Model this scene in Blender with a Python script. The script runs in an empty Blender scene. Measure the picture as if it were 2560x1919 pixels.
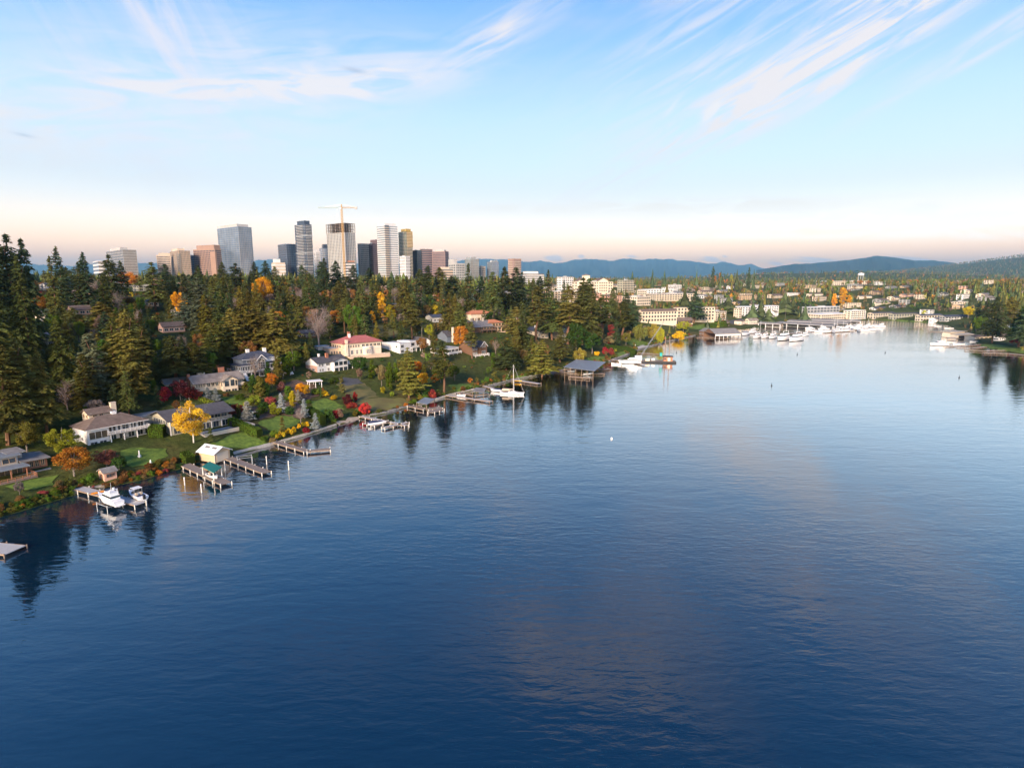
import bpy, math, random
import numpy as np
from mathutils import Vector, Matrix
R = math.radians
random.seed(11)
rng = np.random.default_rng(11)
scene = bpy.context.scene
col = scene.collection

# ---------------------------------------------------------------- camera
F, CX, CY, PITCH, CAMH = 1492.0, 1280.0, 959.5, R(9.9), 60.0
cam_d = bpy.data.cameras.new('camera')
cam_d.sensor_fit = 'HORIZONTAL'; cam_d.sensor_width = 36.0
cam_d.lens = 36.0 * F / 2560.0
cam_d.clip_start = 0.5; cam_d.clip_end = 200000.0
cam = bpy.data.objects.new('camera', cam_d); col.objects.link(cam)
cam.location = (0, 0, CAMH); cam.rotation_euler = (math.pi / 2 - PITCH, 0, 0)
scene.camera = cam

def ray(u, v):
    cx, cy = (u - CX) / F, (v - CY) / F
    sp, cp = math.sin(PITCH), math.cos(PITCH)
    return Vector((cx, cp - sp * cy, -sp - cp * cy))
def at_z(u, v, z=0.0):
    d = ray(u, v); t = (z - CAMH) / d.z
    return Vector((d.x * t, d.y * t, z))
def at_y(u, v, y):
    d = ray(u, v); t = y / d.y
    return Vector((d.x * t, y, CAMH + d.z * t))
def depth_of(p):
    return p.y * math.cos(PITCH) - (p.z - CAMH) * math.sin(PITCH)
def project(p):
    d = depth_of(p)
    up = p.y * math.sin(PITCH) + (p.z - CAMH) * math.cos(PITCH)
    return (CX + F * p.x / d, CY - F * up / d)
def angles(u, v):
    d = ray(u, v).normalized()
    return math.degrees(math.atan2(d.x, d.y)), math.degrees(math.asin(d.z))

# ---------------------------------------------------------------- light
SUN_AZ, SUN_EL = R(198.0), R(20.0)       # azimuth measured from +Y towards +X: behind and left of the camera
sun_d = bpy.data.lights.new('sun', 'SUN')
sun_d.energy = 5.0; sun_d.angle = R(18.0); sun_d.color = (1.0, 0.78, 0.58)
sun = bpy.data.objects.new('sun', sun_d); col.objects.link(sun)
sdir = Vector((math.sin(SUN_AZ) * math.cos(SUN_EL), math.cos(SUN_AZ) * math.cos(SUN_EL), math.sin(SUN_EL)))
sun.rotation_euler = sdir.to_track_quat('Z', 'Y').to_euler()
sun.location = (-60, -80, 160)

def srgb(r, g, b):
    f = lambda c: (c / 255.0) / 12.92 if c / 255.0 <= 0.04045 else ((c / 255.0 + 0.055) / 1.055) ** 2.4
    return (f(r), f(g), f(b), 1.0)

world = bpy.data.worlds.new('World'); scene.world = world; world.use_nodes = True
wt = world.node_tree; wt.nodes.clear()
def wn(t, **k):
    n = wt.nodes.new(t)
    for a, b in k.items(): setattr(n, a, b)
    return n
def wm(op, a, b=None, c=None):
    n = wn('ShaderNodeMath', operation=op)
    for i, x in enumerate((a, b, c)):
        if x is None: continue
        if isinstance(x, (int, float)): n.inputs[i].default_value = x
        else: wt.links.new(x, n.inputs[i])
    return n.outputs[0]
def wmix(f, a, b):
    n = wn('ShaderNodeMix', data_type='RGBA')
    for i, x in ((0, f), (6, a), (7, b)):
        if isinstance(x, (int, float)): n.inputs[i].default_value = x
        elif isinstance(x, tuple): n.inputs[i].default_value = x
        else: wt.links.new(x, n.inputs[i])
    return n.outputs[2]
LOW_SKY = 1.50      # thin lit air makes the low sky brighter than the blue above it
def build_world():
    tc = wn('ShaderNodeTexCoord')
    sep = wn('ShaderNodeSeparateXYZ'); wt.links.new(tc.outputs['Generated'], sep.inputs[0])
    A = wm('MULTIPLY', wm('ARCTAN2', sep.outputs[0], sep.outputs[1]), 180 / math.pi)
    E = wm('MULTIPLY', wm('ARCSINE', sep.outputs[2]), 180 / math.pi)
    ramp = wn('ShaderNodeValToRGB')
    stops = [(0, (255, 168, 92)), (1.8, (255, 182, 112)), (3.2, (255, 202, 148)), (4.8, (253, 224, 194)), (7, (246, 243, 236)), (10, (222, 239, 250)),
             (14, (198, 228, 250)), (20, (142, 193, 242)), (24, (112, 172, 236)), (32, (76, 146, 224)), (45, (44, 108, 196)), (88, (26, 74, 160))]
    els = ramp.color_ramp.elements
    while len(els) < len(stops): els.new(0.5)
    for e, (p, c) in zip(els, stops):
        e.position = p / 90.0; e.color = srgb(*c)
    wt.links.new(wm('DIVIDE', E, 90.0), ramp.inputs[0])
    sky = wn('ShaderNodeTexSky', sky_type='NISHITA', sun_disc=False)
    sky.sun_elevation = SUN_EL; sky.sun_rotation = SUN_AZ
    sky.air_density = 1.0; sky.dust_density = 1.5; sky.ozone_density = 2.0
    cae = wn('ShaderNodeCombineXYZ'); wt.links.new(A, cae.inputs[0]); wt.links.new(E, cae.inputs[1])
    def masks(specs, rot):
        """sum of soft ellipses; spec = (u, v, half length px, half width px, weight)"""
        tot = None
        mp = wn('ShaderNodeVectorRotate', rotation_type='Z_AXIS'); mp.inputs['Angle'].default_value = -rot
        wt.links.new(cae.outputs[0], mp.inputs[0])
        c, s = math.cos(rot), math.sin(rot)
        for u, v, l, w, k in specs:
            a0, e0 = angles(u, v)
            lp, lq = l / F * 180 / math.pi, w / F * 180 / math.pi
            p0, q0 = a0 * c + e0 * s, -a0 * s + e0 * c
            ma = wn('ShaderNodeVectorMath', operation='MULTIPLY_ADD')
            ma.inputs[1].default_value = (1 / lp, 1 / lq, 0); ma.inputs[2].default_value = (-p0 / lp, -q0 / lq, 0)
            wt.links.new(mp.outputs[0], ma.inputs[0])
            dt = wn('ShaderNodeVectorMath', operation='DOT_PRODUCT'); wt.links.new(ma.outputs[0], dt.inputs[0]); wt.links.new(ma.outputs[0], dt.inputs[1])
            g = wm('POWER', 0.3679, dt.outputs['Value'])
            tot = wm('MULTIPLY', g, k) if tot is None else wm('MULTIPLY_ADD', g, k, tot)
        return tot
    def streaks(rot, sp, sq, seed, lo, hi, dist=0.8, det=4.0):
        c, s = math.cos(rot), math.sin(rot)
        p = wm('MULTIPLY', wm('ADD', wm('MULTIPLY', A, c), wm('MULTIPLY', E, s)), sp)
        q = wm('MULTIPLY', wm('ADD', wm('MULTIPLY', A, -s), wm('MULTIPLY', E, c)), sq)
        cb = wn('ShaderNodeCombineXYZ'); wt.links.new(p, cb.inputs[0]); wt.links.new(q, cb.inputs[1]); cb.inputs[2].default_value = seed
        n = wn('ShaderNodeTexNoise'); n.inputs['Scale'].default_value = 1.0; n.inputs['Detail'].default_value = det
        n.inputs['Roughness'].default_value = 0.55; n.inputs['Distortion'].default_value = dist
        wt.links.new(cb.outputs[0], n.inputs['Vector'])
        m = wn('ShaderNodeMapRange', interpolation_type='SMOOTHSTEP')
        m.inputs[1].default_value = lo; m.inputs[2].default_value = hi
        wt.links.new(n.outputs[0], m.inputs[0])
        return m.outputs[0]
    lum = wn('ShaderNodeMapRange', interpolation_type='SMOOTHERSTEP')
    for i, x in enumerate((-1.0, 9.0, LOW_SKY, 0.545)): lum.inputs[i + 1].default_value = x
    wt.links.new(E, lum.inputs[0])
    base = wn('ShaderNodeMix', data_type='RGBA', blend_type='ADD'); base.inputs[0].default_value = 0.035
    wt.links.new(ramp.outputs[0], base.inputs[6]); wt.links.new(sky.outputs[0], base.inputs[7])
    out = base.outputs[2]
    # long cirrus streaks, upper right
    ra = R(25)
    m = masks([(2030, 120, 420, 62, 1.0), (2230, 60, 420, 40, 0.95), (1960, 210, 330, 42, 0.8), (2080, 190, 200, 38, 0.9),
               (1700, 215, 200, 26, 0.5), (2470, 115, 190, 18, 0.9), (2520, 50, 150, 14, 0.5), (1240, 90, 190, 42, 0.65), (1180, 130, 150, 30, 0.5),
               (1790, 20, 130, 26, 0.35), (2000, -120, 520, 90, 0.5)], ra)
    t = streaks(ra, 0.13, 1.05, 3.1, 0.29, 0.78, 0.9, 7.0)
    out = wmix(wm('MINIMUM', wm('MULTIPLY', m, t), 0.92), out, srgb(253, 243, 238))
    # broad veil, upper left
    rb = R(6)
    m = masks([(640, 225, 380, 30, 0.8), (470, 232, 170, 14, 0.7), (790, 205, 260, 30, 0.65), (330, 330, 420, 80, 0.5), (120, 290, 330, 70, 0.5), (1000, 170, 110, 50, 0.5), (600, 150, 330, 80, 0.6)], rb)
    t = streaks(rb, 0.12, 0.60, 8.7, 0.24, 0.74, 1.3, 6.0)
    out = wmix(wm('MINIMUM', wm('MULTIPLY', m, t), 0.9), out, srgb(254, 246, 243))
    # falling streaks at the top left
    rc = R(-58)
    m = masks([(380, 75, 150, 26, 0.75), (430, 60, 130, 18, 0.5), (250, 210, 260, 70, 0.35), (520, 120, 200, 80, 0.35)], rc)
    t = streaks(rc, 0.10, 0.6, 5.2, 0.25, 0.7, 1.2)
    out = wmix(wm('MULTIPLY', m, t), out, srgb(247, 240, 244))
    # low bands over the horizon and the small puffs
    rd = R(-1.5)
    m = masks([(1750, 515, 330, 17, 0.9), (1950, 545, 420, 22, 0.8), (2330, 560, 260, 15, 0.9), (1290, 525, 150, 12, 0.7), (1010, 532, 160, 11, 0.55), (700, 535, 160, 14, 0.45),
               (1870, 512, 22, 12, 0.9), (1965, 515, 30, 11, 0.8), (2310, 522, 26, 13, 0.9), (2480, 540, 60, 10, 0.7), (2420, 590, 330, 9, 0.5), (1700, 590, 300, 9, 0.45)], rd)
    t = streaks(rd, 0.22, 1.1, 1.4, 0.22, 0.6, 0.9)
    out = wmix(wm('MINIMUM', wm('MULTIPLY', m, t), 0.9), out, srgb(255, 248, 236))
    m = masks([(1776, 282, 21, 8, 1.6), (1790, 268, 10, 6, 1.0), (1680, 268, 26, 5, 0.5)], R(48))
    out = wmix(wm('MINIMUM', m, 0.9), out, srgb(253, 249, 247))
    # small grey clouds on the ridge and a few high dark wisps
    m = masks([(1376, 645, 11, 4.0, 1.2), (1391, 646, 11, 6, 1.3), (1453, 641, 6, 3.5, 1.3), (1580, 641, 10, 2.6, 0.9), (1778, 645, 13, 2.6, 1.3), (1784, 652, 22, 2.8, 1.1),
               (1812, 641, 5, 2.2, 0.9), (1940, 659, 13, 3.2, 1.0), (2045, 648, 30, 2.6, 1.2), (2035, 655, 40, 2.4, 0.9), (2280, 647, 34, 2.6, 1.0), (886, 176, 24, 5, 0.45), (60, 338, 16, 3, 0.4)], R(-7))
    out = wmix(wm('MINIMUM', m, 0.55), out, srgb(158, 174, 200))
    # higher cloud, above the frame, seen in the lake
    re_ = R(12)
    m = masks([(1900, -130, 300, 45, 0.7), (1760, -320, 260, 55, 0.8), (1500, -420, 320, 65, 0.85), (1330, -520, 220, 60, 0.7), (1680, -620, 280, 60, 0.6), (2350, -330, 260, 50, 0.5), (700, -520, 300, 50, 0.3)], re_)
    t = streaks(re_, 0.12, 0.34, 6.6, 0.30, 0.66, 1.6)
    out = wmix(wm('MINIMUM', wm('MULTIPLY', m, t), 0.85), out, srgb(246, 232, 230))
    bg = wn('ShaderNodeBackground'); wt.links.new(lum.outputs[0], bg.inputs[1])
    wt.links.new(out, bg.inputs[0])
    wo = wn('ShaderNodeOutputWorld'); wt.links.new(bg.outputs[0], wo.inputs[0])
build_world()
world.cycles.sampling_method = 'MANUAL'; world.cycles.sample_map_resolution = 512

vs = scene.view_settings
vs.view_transform = 'Standard'; vs.look = 'None'; vs.exposure = 0.95; vs.gamma = 1.0; vs.use_curve_mapping = False
scene.render.engine = 'CYCLES'
cy = scene.cycles
cy.use_denoising = True; cy.denoiser = 'OPENIMAGEDENOISE'
cy.max_bounces = 6; cy.diffuse_bounces = 2; cy.glossy_bounces = 3; cy.transmission_bounces = 3; cy.transparent_max_bounces = 6; cy.volume_bounces = 3
cy.sample_clamp_indirect = 4.0

# ---------------------------------------------------------------- mesh helpers
class MB:
    def __init__(s): s.v = []; s.f = []
    def add(s, vs, fs):
        o = len(s.v); s.v += [tuple(v) for v in vs]; s.f += [tuple(i + o for i in f) for f in fs]; return s
    def box(s, x0, x1, y0, y1, z0, z1):
        return s.add([(x0,y0,z0),(x1,y0,z0),(x1,y1,z0),(x0,y1,z0),(x0,y0,z1),(x1,y0,z1),(x1,y1,z1),(x0,y1,z1)],
                     [(3,2,1,0),(4,5,6,7),(0,1,5,4),(1,2,6,5),(2,3,7,6),(3,0,4,7)])
    def prism(s, poly, z0, z1):
        n = len(poly)
        a = sum(poly[i][0]*poly[(i+1)%n][1]-poly[(i+1)%n][0]*poly[i][1] for i in range(n))
        if a < 0: poly = poly[::-1]
        return s.add([(p[0],p[1],z0) for p in poly]+[(p[0],p[1],z1) for p in poly],
                     [tuple(range(n-1,-1,-1)), tuple(range(n,2*n))]+[(i,(i+1)%n,n+(i+1)%n,n+i) for i in range(n)])
    def tube(s, p0, p1, r0, r1=None, n=6):
        p0, p1 = Vector(p0), Vector(p1); r1 = r0 if r1 is None else r1
        d = (p1-p0)
        if d.length < 1e-6: return s
        d.normalize(); a = d.orthogonal().normalized(); b = d.cross(a)
        vs = []
        for p, r in ((p0,r0),(p1,r1)):
            for i in range(n):
                t = 2*math.pi*i/n; vs.append(p+(a*math.cos(t)+b*math.sin(t))*r)
        return s.add(vs, [(i,(i+1)%n,n+(i+1)%n,n+i) for i in range(n)]+[tuple(range(n-1,-1,-1)),tuple(range(n,2*n))])
    def bar(s, p0, p1, w, h):
        """box beam between two points, width w (horizontal), height h"""
        p0, p1 = Vector(p0), Vector(p1); d = (p1-p0).normalized()
        side = d.cross(Vector((0,0,1)))
        if side.length < 1e-4: side = Vector((1,0,0))
        side.normalize(); up = side.cross(d).normalized()
        vs = []
        for p in (p0,p1):
            for a,b in ((-1,-1),(1,-1),(1,1),(-1,1)): vs.append(p+side*a*w/2+up*b*h/2)
        return s.add(vs, [(3,2,1,0),(4,5,6,7),(0,1,5,4),(1,2,6,5),(2,3,7,6),(3,0,4,7)])
    def gable(s, x0, x1, y0, y1, z, h, ov=0.4, th=0.18, axis='x'):
        """pitched roof slabs, ridge along axis"""
        if axis == 'x':
            ym = (y0+y1)/2; sl = h/((y1-y0)/2); d = ov*sl
            P = [(y0-ov, z-d),(ym, z+h),(y1+ov, z-d)]
            vs = [(x, y, q) for x in (x0-ov,x1+ov) for (y,q) in P]+[(x, y, q-th*1.2) for x in (x0-ov,x1+ov) for (y,q) in P]
        else:
            xm = (x0+x1)/2; sl = h/((x1-x0)/2); d = ov*sl
            P = [(x0-ov, z-d),(xm, z+h),(x1+ov, z-d)]
            vs = [(x, y, q) for y in (y1+ov,y0-ov) for (x,q) in P]+[(x, y, q-th*1.2) for y in (y1+ov,y0-ov) for (x,q) in P]
        return s.add(vs, [(0,3,4,1),(1,4,5,2),(6,7,10,9),(7,8,11,10),(0,1,7,6),(1,2,8,7),(4,3,9,10),(5,4,10,11),(3,0,6,9),(2,5,11,8)])
    def gable_wall(s, x0, x1, y0, y1, z, h, axis='x'):
        """triangular infill under a pitched roof"""
        if axis == 'x':
            ym = (y0+y1)/2
            return s.add([(x0,y0,z),(x0,y1,z),(x0,ym,z+h),(x1,y0,z),(x1,y1,z),(x1,ym,z+h)], [(0,2,1),(3,4,5),(0,3,5,2),(1,2,5,4),(0,1,4,3)])
        xm = (x0+x1)/2
        return s.add([(x0,y0,z),(x1,y0,z),(xm,y0,z+h),(x0,y1,z),(x1,y1,z),(xm,y1,z+h)], [(0,1,2),(3,5,4),(0,2,5,3),(1,4,5,2),(0,3,4,1)])
    def hip(s, x0, x1, y0, y1, z, h, ov=0.5, th=0.2):
        x0-=ov; x1+=ov; y0-=ov; y1+=ov
        w, d = x1-x0, y1-y0
        if w >= d: r0, r1 = (x0+d/2, (y0+y1)/2), (x1-d/2, (y0+y1)/2)
        else: r0, r1 = ((x0+x1)/2, y0+w/2), ((x0+x1)/2, y1-w/2)
        vs = [(x0,y0,z),(x1,y0,z),(x1,y1,z),(x0,y1,z),(r0[0],r0[1],z+h),(r1[0]+1e-3,r1[1]+1e-3,z+h),(x0,y0,z-th),(x1,y0,z-th),(x1,y1,z-th),(x0,y1,z-th)]
        fs = [(0,1,5,4),(2,3,4,5),(1,2,5),(3,0,4)] if w >= d else [(0,1,4),(1,2,5,4),(2,3,5),(3,0,4,5)]
        return s.add(vs, fs+[(9,8,7,6),(0,6,7,1),(1,7,8,2),(2,8,9,3),(3,9,6,0)])
    def data(s, name, smooth=False):
        me = bpy.data.meshes.new(name); me.from_pydata(s.v, [], s.f); me.update()
        if smooth: me.shade_smooth()
        return me
    def build(s, name, mat, parent=None, smooth=False):
        return link(name, s.data(name, smooth), mat, parent)
def link(name, me, mat, parent=None):
    o = bpy.data.objects.new(name, me); col.objects.link(o)
    if me is not None and mat is not None and len(me.materials) == 0: me.materials.append(mat)
    if parent is not None: o.parent = parent
    return o
def tag(o, label=None, cat=None, group=None, kind=None):
    if label: o['label'] = label
    if cat: o['category'] = cat
    if group: o['group'] = group
    if kind: o['kind'] = kind
    return o
def thing(name, label, cat, loc=(0,0,0), rz=0.0, group=None):
    o = bpy.data.objects.new(name, None); col.objects.link(o)
    o.empty_display_size = 0.5
    o.location = loc; o.rotation_euler = (0,0,rz)
    return tag(o, label, cat, group)
def copy_tree(o, parent=None):
    c = o.copy(); col.objects.link(c)
    if parent is not None: c.parent = parent
    for ch in o.children: copy_tree(ch, c)
    return c

# ---------------------------------------------------------------- materials
MATS = {}
def nodes_of(m):
    m.use_nodes = True; nt = m.node_tree
    return nt, nt.nodes, nt.links, nt.nodes['Principled BSDF']
def mat(name, c, rough=0.7, var=0.12, scale=0.8, bump=0.0, metal=0.0, c2=None, stretch=(1,1,1), spec=0.35):
    """plain procedural surface: base colour broken by two octaves of object-space noise"""
    if name in MATS: return MATS[name]
    m = bpy.data.materials.new(name); nt, N, L, b = nodes_of(m); MATS[name] = m
    b.inputs['Roughness'].default_value = rough; b.inputs['Metallic'].default_value = metal
    b.inputs['Specular IOR Level'].default_value = spec
    tc = N.new('ShaderNodeTexCoord'); mp = N.new('ShaderNodeMapping'); mp.inputs['Scale'].default_value = stretch
    L.new(tc.outputs['Object'], mp.inputs[0])
    n = N.new('ShaderNodeTexNoise'); n.inputs['Scale'].default_value = scale; n.inputs['Detail'].default_value = 5; n.inputs['Roughness'].default_value = 0.65
    L.new(mp.outputs[0], n.inputs['Vector'])
    mx = N.new('ShaderNodeMix'); mx.data_type = 'RGBA'
    ca = tuple(max(0, x*(1-var)) for x in c); cb = tuple(min(1, x*(1+var)) for x in (c2 or c))
    mx.inputs[6].default_value = (*ca, 1); mx.inputs[7].default_value = (*cb, 1)
    mr = N.new('ShaderNodeMapRange'); mr.inputs[1].default_value = 0.3; mr.inputs[2].default_value = 0.7
    L.new(n.outputs[0], mr.inputs[0]); L.new(mr.outputs[0], mx.inputs[0]); L.new(mx.outputs[2], b.inputs['Base Color'])
    if bump:
        bp = N.new('ShaderNodeBump'); bp.inputs['Strength'].default_value = bump; bp.inputs['Distance'].default_value = 0.05
        L.new(n.outputs[0], bp.inputs['Height']); L.new(bp.outputs[0], b.inputs['Normal'])
    return m
def glass_mat(name, c, rough=0.08, spec=0.9, metal=0.0, scale=0.35):
    m = mat(name, c, rough, 0.35, scale, spec=spec, metal=metal)
    return m
W = dict(
    white=mat('white_paint', (0.78,0.75,0.72), 0.55, 0.06, 0.5), cream=mat('cream_stucco', (0.72,0.60,0.46), 0.8, 0.07, 0.4, 0.1),
    peach=mat('peach_stucco', (0.70,0.50,0.35), 0.8, 0.08, 0.35, 0.1), beige=mat('beige_siding', (0.60,0.50,0.38), 0.75, 0.08, 0.4, 0.1, stretch=(0.3,0.3,4)),
    tan=mat('tan_siding', (0.52,0.37,0.23), 0.75, 0.1, 0.4, 0.1, stretch=(0.3,0.3,4)), pink=mat('pink_brick', (0.58,0.36,0.28), 0.85, 0.12, 2.0, 0.15),
    blue=mat('slate_blue_siding', (0.13,0.15,0.19), 0.7, 0.1, 0.5, 0.1, stretch=(0.3,0.3,5)), grey=mat('grey_siding', (0.36,0.35,0.33), 0.75, 0.1, 0.5, 0.1, stretch=(0.3,0.3,5)),
    olive=mat('olive_siding', (0.40,0.37,0.28), 0.75, 0.08, 0.5, stretch=(0.3,0.3,5)), brownwall=mat('brown_siding', (0.16,0.085,0.05), 0.8, 0.15, 0.6, stretch=(0.3,0.3,5)),
    redwood=mat('redwood_siding', (0.34,0.15,0.085), 0.75, 0.15, 0.7, stretch=(0.4,0.4,4)), salmon=mat('salmon_siding', (0.62,0.36,0.26), 0.75, 0.08, 0.6),
    darkroof=mat('charcoal_shingle', (0.075,0.07,0.075), 0.85, 0.3, 0.55, 0.3), blueroof=mat('slate_shingle', (0.055,0.062,0.085), 0.8, 0.3, 0.55, 0.3),
    brownroof=mat('brown_shingle', (0.145,0.105,0.085), 0.9, 0.3, 0.55, 0.3), greyroof=mat('grey_shingle', (0.20,0.185,0.175), 0.9, 0.3, 0.55, 0.3),
    tanroof=mat('tan_shingle', (0.235,0.195,0.165), 0.9, 0.3, 0.55, 0.3), redroof=mat('red_tile_roof', (0.37,0.115,0.10), 0.75, 0.18, 1.8, 0.35),
    orangeroof=mat('orange_tile_roof', (0.50,0.185,0.085), 0.75, 0.18, 1.8, 0.35), metalroof=mat('grey_metal_roof', (0.22,0.24,0.26), 0.45, 0.1, 0.6, metal=0.2, stretch=(4,0.3,1)),
    whiteroof=mat('white_metal_roof', (0.72,0.73,0.75), 0.45, 0.06, 0.6), membrane=mat('roof_membrane', (0.42,0.42,0.42), 0.85, 0.15, 0.4),
    brick=mat('red_brick', (0.34,0.14,0.085), 0.9, 0.2, 3.0, 0.2), stone=mat('pale_stone', (0.46,0.40,0.33), 0.9, 0.25, 1.2, 0.4), rock=mat('grey_rock', (0.24,0.22,0.20), 0.95, 0.35, 1.0, 0.5),
    concrete=mat('concrete', (0.42,0.39,0.36), 0.9, 0.15, 0.6, 0.2), deckwood=mat('weathered_deck', (0.21,0.165,0.135), 0.85, 0.2, 1.5, 0.3, stretch=(6,0.6,1)),
    greydeck=mat('grey_deck', (0.40,0.38,0.36), 0.8, 0.15, 1.5, 0.2, stretch=(6,0.6,1)), pile=mat('dock_pile', (0.25,0.18,0.13), 0.9, 0.25, 1.5, 0.3),
    whitepile=mat('white_capped_pile', (0.66,0.62,0.56), 0.8, 0.15, 1.5), gel=mat('white_gelcoat', (0.80,0.79,0.78), 0.25, 0.04, 0.5, spec=0.5), navy=mat('navy_canvas', (0.02,0.03,0.075), 0.8, 0.2, 1.0),
    bottom=mat('dark_bottom_paint', (0.02,0.025,0.035), 0.5, 0.2, 1.0), black=mat('black_rubber', (0.015,0.015,0.018), 0.6, 0.2, 1.0), canvas=mat('tan_canvas', (0.45,0.36,0.27), 0.85, 0.1, 1.0),
    greencanvas=mat('green_canvas', (0.012,0.15,0.12), 0.7, 0.12, 0.8), yellow=mat('yellow_plastic', (0.75,0.40,0.02), 0.5, 0.1, 1.0), orange=mat('orange_plastic', (0.75,0.26,0.02), 0.5, 0.1, 1.0),
    teal=mat('teal_paint', (0.01,0.32,0.30), 0.5, 0.1, 1.0), steel=mat('galvanised_steel', (0.40,0.41,0.42), 0.45, 0.15, 1.0, metal=0.6), red=mat('red_paint', (0.40,0.03,0.025), 0.5, 0.1, 1.0),
    pane=glass_mat('window_glass', (0.035,0.045,0.055)), warmpane=glass_mat('tinted_window_glass', (0.09,0.075,0.055)),
    bark=mat('fir_bark', (0.16,0.085,0.05), 0.95, 0.3, 2.0, 0.4, stretch=(2,2,0.4)), greybark=mat('grey_bark', (0.18,0.15,0.13), 0.95, 0.25, 2.0, 0.3, stretch=(2,2,0.4)),
    whitebark=mat('birch_bark', (0.62,0.58,0.52), 0.9, 0.3, 2.5, 0.2, stretch=(1,1,3)), asphalt=mat('asphalt', (0.075,0.075,0.08), 0.9, 0.2, 0.7, 0.2),
    soil=mat('garden_soil', (0.12,0.075,0.05), 0.95, 0.3, 0.5, 0.4), sand=mat('beach_gravel', (0.34,0.27,0.21), 0.95, 0.25, 0.8, 0.4),
    lawn=mat('lawn_grass', (0.066,0.140,0.012), 0.9, 0.42, 0.5, 0.4, c2=(0.125,0.175,0.02)), rough_grass=mat('rough_grass', (0.07,0.095,0.022), 0.95, 0.35, 0.12, 0.3, c2=(0.15,0.115,0.04)),
    drygrass=mat('dry_slope_grass', (0.17,0.115,0.05), 0.95, 0.35, 0.15, 0.3, c2=(0.12,0.12,0.03)),
)
def foliage(name, transl=0.25):
    m = bpy.data.materials.new(name); m.use_nodes = True; nt = m.node_tree; N, L = nt.nodes, nt.links; N.clear()
    oi = N.new('ShaderNodeObjectInfo'); at = N.new('ShaderNodeAttribute'); at.attribute_name = 'var'
    hsv = N.new('ShaderNodeHueSaturation')
    L.new(oi.outputs['Color'], hsv.inputs['Color'])
    mh = N.new('ShaderNodeMapRange'); mh.inputs[3].default_value = 0.48; mh.inputs[4].default_value = 0.525; L.new(at.outputs['Fac'], mh.inputs[0]); L.new(mh.outputs[0], hsv.inputs['Hue'])
    mv = N.new('ShaderNodeMapRange'); mv.inputs[3].default_value = 0.55; mv.inputs[4].default_value = 1.5; L.new(at.outputs['Fac'], mv.inputs[0]); L.new(mv.outputs[0], hsv.inputs['Value'])
    df = N.new('ShaderNodeBsdfDiffuse'); df.inputs['Roughness'].default_value = 0.5; tr = N.new('ShaderNodeBsdfTranslucent'); mx = N.new('ShaderNodeMixShader'); mx.inputs[0].default_value = transl
    L.new(hsv.outputs[0], df.inputs[0]); L.new(hsv.outputs[0], tr.inputs[0]); L.new(df.outputs[0], mx.inputs[1]); L.new(tr.outputs[0], mx.inputs[2])
    o = N.new('ShaderNodeOutputMaterial'); L.new(mx.outputs[0], o.inputs[0]); return m
LEAF = foliage('leaves'); NEEDLE = foliage('needles', 0.12)
def forest_mat():
    m = bpy.data.materials.new('distant_foliage'); nt, N, L, b = nodes_of(m)
    at = N.new('ShaderNodeAttribute'); at.attribute_name = 'Col'; L.new(at.outputs['Color'], b.inputs['Base Color'])
    b.inputs['Roughness'].default_value = 0.9; b.inputs['Specular IOR Level'].default_value = 0.1; return m
FOREST = forest_mat()

# ---------------------------------------------------------------- shoreline and ground
SHORE_PX = [(0,1293),(61,1274),(123,1256),(185,1237),(225,1224),(262,1219),(328,1205),(380,1192),(440,1174),(495,1155),(585,1137),(677,1114),(760,1090),(842,1064),(903,1045),
            (965,1033),(1026,1016),(1047,1010),(1100,997),(1131,988),(1188,975),(1223,966),(1284,950),(1346,939),(1393,929),(1450,920),(1503,911),(1524,904),(1565,889),(1589,877),
            (1616,869),(1642,862),(1667,854),(1708,846),(1739,839),(1790,829),(1850,823),(1920,816),(2000,809),(2100,803),(2176,799),(2240,801),(2330,806),(2372,812),(2398,828),
            (2430,845),(2446,862),(2475,870),(2510,878),(2560,892)]
SHORE = [(-520,-1600),(-430,-300),(-340,-60),(-265,40),(-195,95),(-152,125)] + [tuple(at_z(u, v)[:2]) for u, v in SHORE_PX] + [(470,452),(560,432),(700,400),(900,330),(1200,150),(1500,-300),(1500,-1600)]
SA = np.array(SHORE[:-1]); SB = np.array(SHORE[1:])
def shore_s(x, y):
    """signed distance to the shoreline, positive on land"""
    x = np.atleast_1d(np.asarray(x, float)); y = np.atleast_1d(np.asarray(y, float))
    best = np.full(x.shape, 1e18); inside = np.zeros(x.shape, bool)
    P = SHORE
    for i in range(len(P)):
        ax, ay = P[i]; bx, by = P[(i+1) % len(P)]
        if i < len(P)-1:
            dx, dy = bx-ax, by-ay; q = np.clip(((x-ax)*dx+(y-ay)*dy)/(dx*dx+dy*dy), 0, 1)
            best = np.minimum(best, (x-ax-q*dx)**2+(y-ay-q*dy)**2)
        c = (ay > y) != (by > y)
        if abs(by-ay) > 1e-9: inside ^= c & (x < (bx-ax)*(y-ay)/(by-ay)+ax)
    d = np.sqrt(best)
    return np.where(inside, -d, d)
PL = (np.array([-60,-8,0,2,10,40,70,130,200,300,500,800,3000]), np.array([-6,-2.2,-0.1,1.3,2.4,6.5,12,24,36,45,48.5,50,50]))
PR = (np.array([-60,-8,0,2,10,30,75,150,350,600,1000,3000]), np.array([-6,-2.2,-0.1,1.0,1.6,3,12,19,34,41,43,43]))
def sstep(a, b, x):
    t = np.clip((x-a)/(b-a), 0, 1); return t*t*(3-2*t)
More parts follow.
